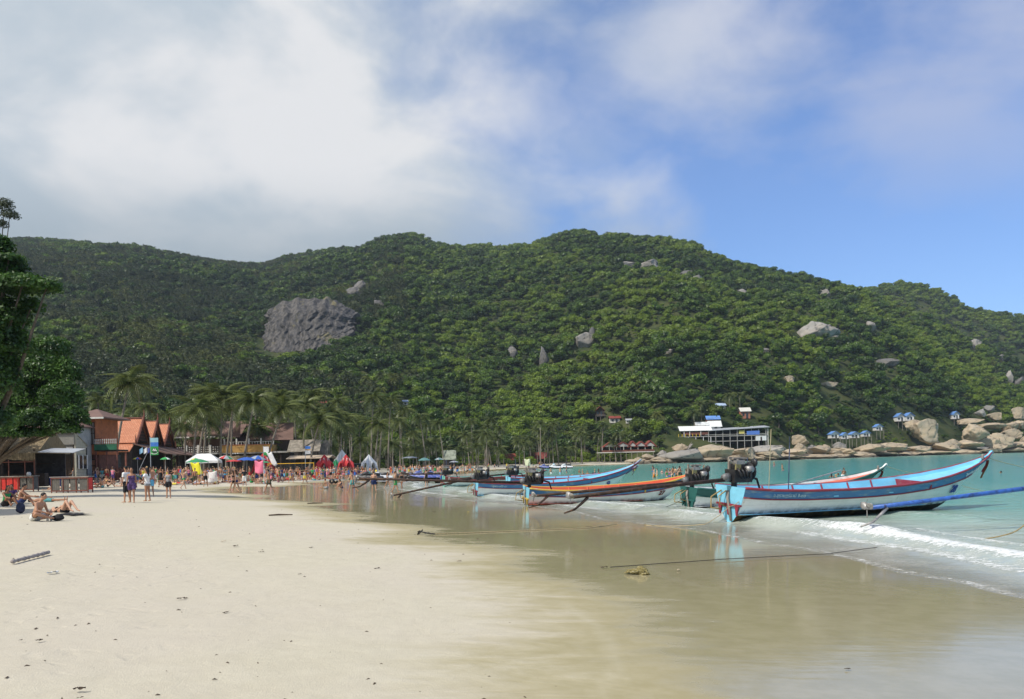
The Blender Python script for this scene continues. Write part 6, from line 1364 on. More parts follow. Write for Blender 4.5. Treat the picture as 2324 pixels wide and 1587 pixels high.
    for i, sg in enumerate((-1, 1)):
        s_ = J['neck'] - up * 0.08 + np.array([sg * sw, 0, 0]); p_, b_, o_ = arms[i]; e, w_, d2 = limb(s_, 0.29, 0.25, p_ - lean * 0.0, b_, o_, sg, atw[i])
        if custom and ('elbow%d' % i) in custom: e = np.array(custom['elbow%d' % i]); w_ = np.array(custom['wrist%d' % i]); d2 = (w_ - e) / np.linalg.norm(w_ - e)
        ua = 0.046 if female else 0.052; bone('upper_arm', s_, e, ua, 0.038); bone('forearm', e, w_, 0.038, 0.028)
        side = np.array([sg * 0.2, 0.9, 0.3]); side = side - d2 * side.dot(d2); side /= np.linalg.norm(side); nrm_ = np.cross(d2, side)
        bone('hand', w_, w_ + d2 * 0.075, 0.028, 0.032); palm_ = w_ + d2 * 0.08
        if fingers:
            for q_, (of, ln) in enumerate(((0.032, 0.068), (0.011, 0.078), (-0.011, 0.072), (-0.030, 0.055))):
                b0 = palm_ + side * of; k1 = b0 + d2 * ln * 0.55 + nrm_ * sg * 0.006; parts.append(cap_va(b0, k1, 0.0095, 0.009, 8)); parts.append(cap_va(k1, k1 + d2 * ln * 0.4 - nrm_ * sg * 0.022, 0.009, 0.008, 8))
            parts.append(cap_va(w_ + d2 * 0.02 + side * 0.02, w_ + d2 * 0.065 + side * 0.062, 0.012, 0.010, 8)); parts.append(cap_va(w_ + d2 * 0.065 + side * 0.062, w_ + d2 * 0.10 + side * 0.068, 0.010, 0.009, 8))
    body = remesh(parts, vox, 'body', 3 if vox > 0.015 else 2)
    hair = remesh([ell_va(hp(0, -0.016, 0.018), (0.086, 0.094, 0.104), hM)], 0.02, 'hair')
    long_ = remesh([ell_va(hp(0, -0.018, 0.018), (0.088, 0.094, 0.106), hM), cap_va(hp(0, -0.06, -0.02), hp(0, -0.10, -0.2), 0.082, 0.065), cap_va(hp(0, -0.09, -0.18), J['chest'] - fw * 0.12 + up * 0.02, 0.07, 0.035)], 0.022, 'hair')
    # zmin, lying down
    co = np.zeros(len(body.vertices) * 3, np.float32); body.vertices.foreach_get('co', co); co = co.reshape(-1, 3)
    M_ = Matrix.Identity(4)
    if lie: M_ = Matrix.Rotation(R(-90) if lie == 'prone' else R(90), 4, 'X')
    # bone labels per face
    fc = np.zeros(len(body.polygons) * 3, np.float32); body.polygons.foreach_get('center', fc); fc = fc.reshape(-1, 3); best = np.full(len(fc), 1e9); lab = np.zeros(len(fc), int); tt = np.zeros(len(fc))
    for i, (nm, a, b_, ra, rb) in enumerate(bones):
        d = b_ - a; L2 = max(d.dot(d), 1e-9); t_ = np.clip(((fc - a) @ d) / L2, 0, 1); dist = np.linalg.norm(fc - a - t_[:, None] * d, axis=1) / (ra + (rb - ra) * t_); m_ = dist < best; best = np.where(m_, dist, best); lab = np.where(m_, i, lab); tt = np.where(m_, t_, tt)
    nm_ = np.array([b_[0] for b_ in bones])[lab]
    hgt = (fc - J['pelvis']) @ up            # height along the spine
    return dict(body=body, hair=hair, long=long_, fc=fc, nm=nm_, tt=tt, hgt=hgt, fwd=(fc - J['pelvis']) @ fw, M=M_, J=J, cache={}, key=key)
def garment(P, kind):
    if kind in P['cache']: return P['cache'][kind]
    nm, tt, h, fw_ = P['nm'], P['tt'], P['hgt'], P['fwd']
    trunk = np.isin(nm, ['pelvis', 'waist', 'chest', 'shoulders'])
    if kind == 'shorts': sel = ((nm == 'pelvis') & (h < 0.10)) | ((nm == 'thigh') & (tt < 0.62)) | ((nm == 'waist') & (h < 0.07)); off = 0.022
    elif kind == 'long_shorts': sel = ((nm == 'pelvis') & (h < 0.10)) | ((nm == 'thigh') & (tt < 0.95)) | ((nm == 'waist') & (h < 0.07)); off = 0.026
    elif kind == 'briefs': sel = ((nm == 'pelvis') & (h < 0.05)) | ((nm == 'thigh') & (tt < 0.16)) | ((nm == 'waist') & (h < 0.0)); off = 0.008
    elif kind == 'bra': sel = trunk & (h > 0.295) & (h < 0.40); off = 0.008
    elif kind == 'shirt': sel = (trunk & (h > -0.02) & (h < 0.50)) | ((nm == 'upper_arm') & (tt < 0.55)); off = 0.022
    elif kind == 'vest': sel = (trunk & (h > -0.02) & (h < 0.455)); off = 0.014
    elif kind == 'dress': sel = (trunk & (h < 0.40)) | ((nm == 'thigh') & (tt < 0.55)); off = 0.03
    elif kind == 'skirt': sel = ((nm == 'pelvis') & (h < 0.10)) | ((nm == 'thigh') & (tt < 0.5)) | ((nm == 'waist') & (h < 0.07)); off = 0.03
    me = P['body'].copy(); bm = bmesh.new(); bm.from_mesh(me); bm.faces.ensure_lookup_table(); bm.normal_update()
    for v in bm.verts: v.co += v.normal * off
    bmesh.ops.delete(bm, geom=[f for f, s in zip(bm.faces, sel) if not s], context='FACES'); bm.to_mesh(me); bm.free(); me.name = kind; me.materials.clear(); smooth(me); P['cache'][kind] = me
    return me
def mcopy(me, m_):
    return me
def put_person(P, loc, rz, skin, hair, wear, label, group=None, sc=1.0, long=False, drop=None, hat=None):
    o = empty('person', loc, rz, label, 'person', group); o.scale = (sc, sc, sc)
    def ch(nm, me, m_):
        c = bpy.data.objects.new(nm, me); COL.objects.link(c); c.parent = o
        if not me.materials: me.materials.append(m_)
        c.material_slots[0].link = 'OBJECT'; c.material_slots[0].material = m_
        c.matrix_local = Matrix.Translation((0, 0, P['zoff'])) @ P['M']; return c
    ch('body', P['body'], SKIN[skin])
    if hair is not None: ch('hair', P['long'] if long else P['hair'], HAIR[hair])
    for k, c in wear: ch(k, garment(P, k), CLOTH[c])
    return o
def fin(P):
    co = np.zeros(len(P['body'].vertices) * 3, np.float32); P['body'].vertices.foreach_get('co', co); co = co.reshape(-1, 3); M3 = np.array(P['M'].to_3x3()); z_ = (co @ M3.T)[:, 2]; P['zoff'] = -float(z_.min()) - 0.01; return P
PO = {}
def P_(key, **kw): PO[key] = fin(make_person(key, **kw))
P_('stand', legs=((0.03, -0.03, 0.07), (-0.05, -0.03, 0.09)), arms=((0.05, 0.25, 0.12), (-0.05, 0.3, 0.14)))
P_('walk', legs=((0.42, -0.12, 0.04), (-0.30, -0.42, 0.04)), arms=((-0.40, 0.30, 0.10), (0.40, 0.45, 0.10)), lean=0.05)
P_('walk_b', legs=((-0.22, -0.30, 0.04), (0.30, -0.08, 0.05)), arms=((0.30, 0.5, 0.12), (-0.25, 0.3, 0.12)), lean=0.03)
P_('stand_f', legs=((0.05, -0.05, 0.04), (-0.05, -0.06, 0.06)), arms=((0.1, 1.5, 0.1), (0.15, 1.3, 0.12)), female=True)
P_('walk_f', legs=((0.36, -0.10, 0.02), (-0.26, -0.40, 0.02)), arms=((-0.25, 0.4, 0.1), (0.25, 0.6, 0.1)), female=True, lean=0.03)
P_('hips_f', legs=((0.0, 0.0, 0.05), (0.05, -0.12, 0.10)), arms=((-0.25, 1.2, 0.75), (0.0, 0.2, 0.1)), female=True, atw=(1.0, 0))
P_('heavy', legs=((0.05, -0.05, 0.08), (-0.10, -0.10, 0.10)), arms=((0.0, 0.2, 0.22), (0.0, 0.2, 0.22)), heavy=1.0)
P_('reach', legs=((0.05, 0, 0.12), (-0.05, 0, 0.12)), arms=((1.2, 0.4, 0.3), (0.9, 0.8, 0.3)), lean=0.12)
P_('sit', legs=((1.66, -0.10, 0.12), (2.3, -1.7, 0.10)), arms=((0.55, 0.5, 0.2), (0.6, 0.6, 0.2)), lean=0.25)
P_('sit_f', legs=((2.3, -1.75, 0.05), (2.35, -1.7, 0.08)), arms=((0.9, 0.7, 0.1), (0.9, 0.7, 0.1)), lean=0.30, female=True)
P_('recline', legs=((1.64, -0.08, 0.1), (2.25, -1.6, 0.1)), arms=((-0.7, 0.1, 0.25), (-0.7, 0.1, 0.25)), lean=-0.55)
P_('lie', legs=((0.02, 0, 0.1), (0.03, -0.05, 0.1)), arms=((0.1, 0.2, 0.25), (0.1, 0.2, 0.25)), lie='supine')
P_('lie_f', legs=((0.02, 0, 0.06), (0.65, -1.2, 0.06)), arms=((0.1, 0.2, 0.2), (2.6, 0.6, 0.3)), lie='supine', female=True)
P_('prone', legs=((-0.03, 0, 0.12), (-0.03, 0, 0.12)), arms=((2.4, 0.9, 0.5), (2.4, 0.9, 0.5)), lie='prone')
# ---- the people seen large
def gzp(x, y): p = gp(x, y); return p
# seated man, bare back, cross legged, facing right
seat = dict(knee0=(-0.34, 0.30, 1.10), ankle0=(0.02, 0.36, 0.94), toe0=(0.16, 0.36, 0.93), knee1=(0.34, 0.28, 1.08), ankle1=(-0.04, 0.50, 0.93), toe1=(-0.2, 0.5, 0.92), elbow0=(-0.29, 0.20, 1.16), wrist0=(-0.16, 0.40, 1.06), elbow1=(0.27, 0.26, 1.18), wrist1=(0.10, 0.44, 1.10))
P_('crosslegged', lean=0.42, custom=seat, vox=0.0125, head_turn=(-0.15, 0.15))
p = gzp(80, 1182); put_person(PO['crosslegged'], p, R(-98), 1, 0, [('shorts', 'floral')], 'bare backed person in white floral shorts sitting cross legged on the sand', 'sunbathers in the left foreground', 1.0)
lie_c = dict(knee0=(-0.10, 0.34, 0.66), ankle0=(-0.10, 0.06, 0.30), toe0=(-0.10, 0.02, 0.14), knee1=(0.10, 0.36, 0.66), ankle1=(0.12, 0.06, 0.34), toe1=(0.12, 0.02, 0.18), elbow0=(-0.26, 0.0, 1.22), wrist0=(-0.14, 0.12, 1.02), elbow1=(0.27, 0.0, 1.2), wrist1=(0.16, 0.12, 1.0))
P_('lie_knees', custom=lie_c, lie='supine', female=True, vox=0.0125)
pf = gzp(188, 1166); hd = Vector((-0.84, 0.54, 0)); pb_ = pf + hd * 0.25
o = put_person(PO['lie_knees'], pb_, math.atan2(hd.x, -hd.y), 0, 1, [('briefs', 'black'), ('bra', 'black')], 'woman in a black bikini lying on her back with knees raised', 'sunbathers in the left foreground', 1.0, True)
put_person(PO['lie'], gzp(152, 1139), R(-80), 2, 0, [('shorts', 'teal')], 'person lying flat in the shade behind the seated one, legs to the right', 'sunbathers in the left foreground')
P_('sit_n', legs=((2.25, -1.7, 0.16), (2.35, -1.65, 0.12)), arms=((0.9, 0.5, 0.2), (0.9, 0.6, 0.2)), lean=0.28, vox=0.018)
put_person(PO['sit_n'], gzp(44, 1150), R(-70), 2, 0, [('shorts', 'navy')], 'bare chested person with black hair sitting in the shade by the red counter', 'sunbathers in the left foreground')
put_person(PO['sit_n'], gzp(12, 1152), R(-110), 3, 0, [('vest', 'green'), ('shorts', 'black')], 'dark haired person in green top sitting in the shade at the left edge', 'sunbathers in the left foreground', 0.95, True)
put_person(PO['sit_n'], gzp(27, 1142), R(-150), 3, 0, [('shirt', 'purple'), ('shorts', 'black')], 'person in dark purple shirt sitting furthest back in the shade', 'sunbathers in the left foreground', 0.92)
# strollers in the left middle ground
ST = [('stand', 288, 1140, 75, 1, 0, [('shirt', 'white'), ('long_shorts', 'black')], False, 1.02, 'person in white T-shirt and long black shorts seen from behind'), ('walk_f', 300, 1141, -160, 2, 0, [('dress', 'violet_print')], True, 1.0, 'woman in short purple print dress beside the white T-shirt'),
      ('hips_f', 335, 1137, 70, 2, 0, [('shirt', 'white'), ('briefs', 'grey')], True, 0.98, 'long haired woman in white cardigan and tiny shorts'), ('stand', 343, 1127, 185, 1, 1, [('shorts', 'sky')], False, 1.02, 'bare chested person in bright blue shorts and sunglasses'),
      ('stand_f', 383, 1131, 180, 1, 0, [('vest', 'grey'), ('skirt', 'black')], True, 0.95, 'woman in grey top and dark skirt walking toward the viewer'), ('walk_b', 366, 1106, 180, 3, 0, [('dress', 'black')], True, 0.98, 'woman in a black dress behind the grey top'),
      ('walk', 417, 1110, -30, 0, 2, [('briefs', 'green')], True, 0.98, 'blond person in green swimwear carrying a white towel'), ('walk', 443, 1103, 200, 2, 0, [('shorts', 'olive')], False, 1.0, 'tanned person in brown shorts beside the yellow cloth'),
      ('walk_b', 467, 1105, 10, 2, 1, [('shorts', 'black')], False, 1.03, 'bare backed person in black shorts walking away'), ('walk', 530, 1118, 60, 0, 1, [('briefs', 'black'), ('bra', 'black')], True, 0.98, 'woman in black bikini striding right beside a friend'),
      ('walk_f', 537, 1118, 80, 0, 1, [('briefs', 'navy'), ('bra', 'white')], True, 1.0, 'woman in white bikini top walking at the edge of the wet sand'), ('walk', 611, 1118, 85, 1, 0, [('shorts', 'olive')], False, 1.05, 'bare chested person in olive shorts walking over the wet mirror sand'),
      ('stand', 555, 1103, 20, 2, 0, [('shirt', 'black'), ('long_shorts', 'white')], False, 1.0, 'person in black T-shirt and long white shorts'), ('walk_f', 583, 1099, 30, 1, 2, [('vest', 'black'), ('skirt', 'navy')], False, 1.0, 'person in black vest and cap walking away'),
      ('walk', 640, 1092, 250, 3, 0, [('shirt', 'navy'), ('long_shorts', 'navy')], False, 1.0, 'person in dark blue uniform shirt left of the yellow trunks'), ('walk', 660, 1097, 80, 0, 0, [('briefs', 'yellow')], False, 0.85, 'child in yellow trunks running on the wet sand'), ('walk_b', 692, 1098, 150, 2, 0, [('vest', 'grey'), ('shorts', 'yellow')], False, 0.95, 'person in grey vest and yellow shorts'),
      ('walk', 800, 1118, 80, 1, 0, [('shorts', 'teal')], False, 1.06, 'bare chested person in blue grey shorts walking at the water edge'), ('heavy', 849, 1117, 10, 0, 1, [('shorts', 'navy')], False, 1.0, 'stout bare backed person in dark shorts standing in shallow water'),
      ('walk_b', 898, 1118, -85, 1, 0, [('shorts', 'green')], False, 1.03, 'person in bright green trunks by the tip of the long tail shaft'), ('stand', 968, 1104, 60, 0, 0, [('vest', 'black'), ('shorts', 'black')], False, 1.0, 'person in a black wetsuit standing in the shallows'),
      ('stand', 1001, 1102, 100, 2, 0, [('shorts', 'blue')], False, 1.05, 'bare chested person in blue shorts by the jet ski'), ('stand_f', 1015, 1100, 200, 1, 1, [('briefs', 'yellow'), ('bra', 'yellow')], False, 0.98, 'person in yellow swimwear by the jet ski'),
      ('walk', 912, 1110, 160, 3, 0, [('vest', 'black'), ('briefs', 'white')], False, 0.96, 'person in black vest beside the green trunks'), ('walk_f', 880, 1108, 240, 1, 1, [('briefs', 'white'), ('bra', 'white')], True, 0.95, 'woman in white swimwear by the jet skis')]
for ky, x, y, rz, sk, hr, wr, lg, sc, lb in ST:
    p = gp(x, y); put_person(PO[ky], (p.x, p.y, p.z), R(rz), sk, hr, wr, lb, 'people strolling on the beach', sc, lg)
for x, y, rz, ky, sk, wr, lb in ((205, 1093, 170, 'stand', 0, [('shorts', 'olive')], 'muscular bare chested person behind the grey counter'), (236, 1090, 190, 'hips_f', 4, [('briefs', 'orange'), ('bra', 'black')], 'blond woman in bikini standing right of the grey counter'), (222, 1094, 140, 'stand_f', 0, [('briefs', 'black'), ('bra', 'black')], 'blond woman behind the grey counter'),
                                 (186, 1092, 30, 'reach', 0, [('shorts', 'white')], 'person in white shorts bending behind the grey counter'), (168, 1098, 170, 'stand_f', 1, [('dress', 'grey')], 'woman in long grey dress between the two counters'), (38, 1098, 180, 'stand', 1, [('shorts', 'red')], 'bare chested person at the bar behind the red counter')):
    p = gp(x, y); put_person(PO[ky], p, R(rz), sk, 2 if 'blond' in lb else 1, wr, lb, 'people by the bar counters', 1.0, 'woman' in lb)
for x, y, rz, ky, sk, wr, lb in ((233, 1108, 100, 'sit', 1, [('briefs', 'teal')], 'person in teal trunks sitting on the sand right of the grey counter'), (245, 1106, -60, 'sit_f', 0, [('briefs', 'black'), ('bra', 'black')], 'woman sitting facing the teal trunks'), (262, 1106, 80, 'lie', 0, [('briefs', 'black')], 'person lying on the sand beside the seated pair'),
                                 (158, 1112, 90, 'prone', 0, [('briefs', 'sky')], 'person lying face down between the two counters'), (520, 1098, 85, 'lie', 1, [('briefs', 'navy')], 'tanned person lying flat in front of the white marquee'), (478, 1101, 95, 'prone', 1, [('briefs', 'black')], 'person lying face down in front of the white towels'), (742, 1110, 60, 'sit', 1, [('shorts', 'grey')], 'person sitting at the water edge under the red star tents'), (776, 1110, 120, 'sit_f', 1, [('briefs', 'navy'), ('bra', 'navy')], 'woman sitting at the water edge')):
    p = gp(x, y); put_person(PO[ky], p, R(rz), sk, 1, wr, lb, 'people sitting and lying on the sand', 1.0, 'woman' in lb)
# ---- the crowd
crg = np.random.default_rng(2024)
CN = list(CLOTH); CN = [c for c in CN if c not in ('floral', 'violet_print')]
ADJ = {0: 'fair', 1: 'tanned', 2: 'brown', 3: 'dark tanned', 4: 'pale'}
def crowd(n, x0, x1, y0, y1, group, where, poses, wet=False, mass=None):
    done = []
    tr = 0
    while len(done) < n and tr < n * 40:
        tr += 1
        x = crg.uniform(x0, x1); y = crg.uniform(y0, y1)
        p = gp(x, y) if not wet else on(x, y, 0.0)
        if not (30 < p.y < 330): continue
        if any(abs(p.x - a) < 0.5 and abs(p.y - b_) < 0.6 for a, b_ in done): continue
        done.append((p.x, p.y)); ky = poses[int(crg.integers(0, len(poses)))]; fem = ky.endswith('_f') or crg.random() < 0.15
        c1 = CN[int(crg.integers(0, len(CN)))]; c2 = CN[int(crg.integers(0, len(CN)))]; sk = int(crg.choice([0, 1, 1, 2, 2, 3, 4]))
        r_ = crg.random()
        if ky.endswith('_f'):
            if r_ < 0.6: wr = [('briefs', c1), ('bra', c1)]; wd_ = c1 + ' bikini'
            elif r_ < 0.8: wr = [('vest', c2), ('shorts', c1)]; wd_ = c2 + ' top and ' + c1 + ' shorts'
            else: wr = [('dress', c1)]; wd_ = c1 + ' dress'
        else:
            if r_ < 0.65: wr = [('shorts', c1)]; wd_ = c1 + ' shorts'
            elif r_ < 0.85: wr = [('vest', c2), ('shorts', c1)]; wd_ = c2 + ' vest and ' + c1 + ' shorts'
            else: wr = [('shirt', c2), ('long_shorts', c1)]; wd_ = c2 + ' shirt and ' + c1 + ' shorts'
        act = {'sit': 'sitting', 'sit_f': 'sitting', 'recline': 'reclining', 'lie': 'lying', 'lie_f': 'lying', 'prone': 'lying face down', 'walk': 'walking', 'walk_b': 'walking', 'walk_f': 'walking'}.get(ky, 'standing')
        z_ = p.z
        if wet: z_ = 0.0 - wet * crg.uniform(0.55, 1.15); act = 'standing in the sea'
        if mass is not None:                     # too far and too many to tell apart: one mass
            Mx = Matrix.Translation((p.x, p.y, z_)) @ Matrix.Rotation(crg.random() * 6.28, 4, 'Z') @ Matrix.Scale(crg.uniform(0.9, 1.06), 4) @ Matrix.Translation((0, 0, PO[ky]['zoff'])) @ PO[ky]['M']
            for me_, mt in [(PO[ky]['body'], SKIN[sk]), (PO[ky]['hair'], HAIR[int(crg.choice([0, 1, 2]))])] + [(garment(PO[ky], k_), CLOTH[c_]) for k_, c_ in wr]: mass.append((me_, Mx, mt))
            continue
        lb = ' '.join(('%s person in %s %s %s' % (ADJ[sk], wd_, act, where)).split()[:16])
        put_person(PO[ky], (p.x, p.y, z_), crg.random() * 6.28, sk, int(crg.choice([0, 0, 1, 1, 2])), wr, lb, group, crg.uniform(0.9, 1.06), bool(ky.endswith('_f')))
STP = ['stand', 'walk', 'walk_b', 'stand_f', 'walk_f', 'hips_f', 'reach', 'heavy']; LOW = ['sit', 'sit_f', 'recline', 'lie', 'lie_f', 'prone', 'sit_f', 'sit']
crowd(30, 245, 420, 1091, 1104, 'crowd by the orange roofs', 'near the orange roofs', LOW + ['stand', 'stand_f']); crowd(22, 215, 420, 1090, 1100, 'crowd by the orange roofs', 'near the orange roofs', STP)
crowd(36, 400, 600, 1087, 1100, 'crowd by the white marquee', 'near the white marquee', LOW); crowd(34, 395, 620, 1083, 1096, 'crowd by the white marquee', 'near the white marquee', STP)
crowd(22, 600, 720, 1080, 1092, 'crowd round the volleyball net', 'by the volleyball net', STP); crowd(14, 610, 720, 1082, 1091, 'crowd round the volleyball net', 'by the volleyball net', LOW)
crowd(46, 710, 860, 1078, 1092, 'crowd under the star tents', 'by the star tents', STP); crowd(12, 710, 840, 1080, 1090, 'crowd under the star tents', 'by the star tents', LOW)
FAR = []
crowd(85, 880, 1070, 1069, 1079, '', '', STP, mass=FAR); crowd(16, 1060, 1260, 1060, 1067, '', '', STP, mass=FAR); crowd(60, 215, 640, 1088, 1096, '', '', STP + LOW[:4], mass=FAR)
mts = []; V_, F_, I_ = [], [], []; nb_ = 0
for me_, Mx, mt in FAR:
    if mt not in mts: mts.append(mt)
    co = np.zeros(len(me_.vertices) * 3, np.float32); me_.vertices.foreach_get('co', co); co = co.reshape(-1, 3) @ np.array(Mx.to_3x3()).T + np.array(Mx.translation)
    fs = [tuple(i + nb_ for i in pl.vertices) for pl in me_.polygons]; V_.append(co); F_ += fs; I_ += [mts.index(mt)] * len(fs); nb_ += len(co)
me = bpy.data.meshes.new('distant_crowd'); me.from_pydata(np.concatenate(V_).tolist(), [], F_); [me.materials.append(m_) for m_ in mts]; me.polygons.foreach_set('material_index', np.array(I_, np.int32)); smooth(me)
tag(link('distant_crowd', me), 'distant crowd of bathers massed on the far sand', 'crowd', kind='stuff')
SW = ['stand', 'stand_f', 'reach', 'hips_f', 'walk', 'stand']
crowd(26, 1480, 1570, 1074, 1092, 'bathers between the boats', 'right of the boat bows', SW, 0.9); crowd(14, 1290, 1440, 1068, 1092, 'bathers between the boats', 'behind the blue boats', SW, 0.9); crowd(8, 1180, 1290, 1062, 1076, 'bathers between the boats', 'near the far beach', SW, 0.7)
crowd(7, 1835, 1920, 1076, 1086, 'bathers off the green boat', 'behind the green bow', SW, 1.35); crowd(8, 1640, 1800, 1056, 1072, 'bathers far out', 'far out behind the engines', SW, 1.45); crowd(3, 1500, 1620, 1060, 1070, 'bathers far out', 'left of the engines', SW, 1.4)
put_person(PO['stand'], on(2272, 1075, 0) + Vector((0, 0, -1.52)), 1.0, 2, 0, [('shorts', 'black')], 'lone swimmer with only the head above water at the right', 'bathers far out')
# ================================================================== things on the beach
# ---- bar counters
def counter(p, rz, L, Hh, D_, panels, m_panel, m_end, label, frame_top=0.0):
    o = empty('bar_counter', p, rz, label, 'counter')
    fr = REDW
    for x_ in (-L / 2, -L / 2 + 0.32 * L, L / 2 - 0.32 * L, L / 2):
        for y_ in (-D_ / 2, D_ / 2): bx('leg', (x_ * 0.985, y_ * 0.97, (Hh - 0.05) / 2), (0.06, 0.06, Hh - 0.05), fr, o)
    bx('counter_top', (0, 0, Hh), (L + 0.15, D_ + 0.12, 0.06), GREYW, o); bx('lower_rail', (0, -D_ / 2 - 0.02, 0.16), (L, 0.05, 0.08), fr, o); bx('upper_rail', (0, -D_ / 2 - 0.02, Hh - 0.08), (L, 0.05, 0.08), fr, o)
    for i in range(panels):
        w_ = L / panels
        MB().grid([[(-L / 2 + w_ * i + 0.04 + (w_ - 0.08) * j / 8, -D_ / 2 + 0.01 + 0.012 * (j % 2), z_) for j in range(9)] for z_ in (0.2, Hh - 0.12)]).build('front_panel', m_panel(i), o)
    for sg in (-1, 1): bx('end_panel', (sg * (L / 2 - 0.02), 0, Hh * 0.55), (0.03, D_ * 0.9, Hh * 0.75), m_end, o)
    if frame_top:
        for x_ in (-L * 0.45, -L * 0.12, L * 0.22, L * 0.42): pole('post', (x_, D_ / 2, Hh), (x_, D_ / 2, Hh + frame_top), 0.045, REDW, o)
        pole('top_bar', (-L / 2, D_ / 2, Hh + frame_top * 0.85), (L * 0.43, D_ / 2, Hh + frame_top * 0.85), 0.035, REDW, o)
    return o
REDP = mat('red_panel', (0.62, 0.045, 0.035), 0.55, 0.15, 3, dirt=(0.35, 0.05, 0.04)); BRP = mat('grey_panel', (0.13, 0.12, 0.105), 0.8, 0.2, 3)
pA = gp(28, 1117); counter((pA.x, pA.y, pA.z), 0.02, 3.5, 1.15, 0.7, 7, lambda i: REDP if i < 5 else BRP, BRP, 'bar counter faced with bright red corrugated panels at the left edge', 1.25)
pB = gp(164, 1119); counter((pB.x, pB.y, pB.z), -0.06, 2.65, 1.12, 0.6, 4, lambda i: BRP, REDP, 'long grey brown bar counter with a red end standing on the sand')
MB().box((pA.x + 1.9, pA.y + 3, 1.75), (1.1, 0.7, 0.75)).build('blue_cooler', mat('blue_plastic', (0.03, 0.06, 0.30), 0.4)); tag(bpy.data.objects['blue_cooler'], 'dark blue plastic cooler box behind the red counter', 'cooler')
o = MB().lathe([(0.0, 0), (0.13, 0.0), (0.16, 0.14), (0.10, 0.26), (0, 0.28)], 12).build('white_hat', CLOTH['white'], None, True); o.location = (pA.x + 1.25, pA.y, pA.z + 1.18); tag(o, 'white cap lying on the red counter', 'hat')

# ---- umbrellas, tents, marquee
def umbrella(x, ytop, wpx, Yd, cols, label, tilt=0.0, deep=0.28, name='beach_umbrella'):
    p = at(x, ytop, Yd); zb_ = gz1(p.x, Yd); k = Yd / FPX; Rr = wpx * k / 2; h = p.z - zb_
    o = empty(name, (p.x, Yd, zb_), 0, label, 'umbrella', 'umbrellas on the beach'); o.rotation_euler = (0, tilt, 0)
    pole('pole', (0, 0, -0.2), (0, 0, h + 0.08), 0.025, OFFW, o)
    n = 8; cn = bpy.data.objects.new('canopy', None); 
    for i in range(n):
        a0, a1 = 2 * math.pi * i / n, 2 * math.pi * (i + 1) / n; rows = []
        for j in range(5):
            f_ = j / 4; r_ = Rr * f_; zz = h - Rr * deep * 1.6 * (f_ ** 1.7) ; rows.append([((r_) * math.cos(a0 + (a1 - a0) * q_ / 3) * (1 - 0.06 * f_ * math.sin(math.pi * q_ / 3)), r_ * math.sin(a0 + (a1 - a0) * q_ / 3) * (1 - 0.06 * f_ * math.sin(math.pi * q_ / 3)), zz + 0.05 * Rr * f_ * math.sin(math.pi * q_ / 3)) for q_ in range(4)])
        MB().grid(rows).build('canopy_panel', cols[i % len(cols)], o, True)
    bpy.data.objects.remove(cn)
    return o
def cl(nm, c): return mat('canvas_' + nm, c, 0.75, 0.12, 1.5)
C_GREEN, C_WHITE, C_BLUE, C_RED, C_YEL, C_GREY, C_PINK, C_LG = cl('green', (0.035, 0.24, 0.10)), cl('white', (0.74, 0.73, 0.71)), cl('blue', (0.035, 0.11, 0.42)), cl('red', (0.50, 0.045, 0.05)), cl('yellow', (0.70, 0.60, 0.05)), cl('grey', (0.32, 0.35, 0.38)), cl('pink', (0.78, 0.20, 0.30)), cl('light_green', (0.05, 0.36, 0.10))
umbrella(375, 1038, 24, 102, [C_LG, C_LG, C_LG, C_WHITE], 'green umbrella with white band before the orange gables'); umbrella(312, 1038, 22, 104, [C_LG, C_YEL, C_BLUE, C_RED], 'rainbow coloured umbrella left of the green one'); umbrella(443, 1040, 22, 104, [C_LG, C_LG, C_YEL], 'green and yellow umbrella beside the white marquee')
umbrella(448, 1042, 52, 96, [C_GREEN], 'large dark green umbrella in front of the white marquee', 0, 0.2); umbrella(508, 1034, 34, 112, [C_WHITE, C_RED, C_GREY, C_GREEN], 'striped red white and green umbrella right of the marquee', 0.1); umbrella(530, 1044, 36, 104, [C_RED], 'flat red umbrella before the blue ones', 0, 0.14)
umbrella(558, 1038, 46, 106, [C_BLUE], 'large blue umbrella in the middle of the beach', 0.05, 0.2); umbrella(580, 1034, 40, 112, [C_BLUE, C_GREY], 'blue and grey striped umbrella behind the plain blue one', 0.1); umbrella(600, 1047, 30, 100, [C_GREEN], 'small green umbrella left of the pink cloth', 0, 0.16)
umbrella(930, 1036, 40, 215, [C_GREY], 'wide grey umbrella roof on the far sand', 0, 0.14); umbrella(963, 1039, 30, 222, [mat('canvas_teal', (0.10, 0.22, 0.22), 0.8)], 'dark teal umbrella roof on the far sand'); umbrella(996, 1039, 22, 228, [mat('canvas_teal', (0.10, 0.22, 0.22), 0.8), C_GREY], 'small grey and teal umbrella on the far sand'); umbrella(1030, 1046, 24, 250, [C_WHITE], 'white umbrella on the far sand', 0, 0.2)
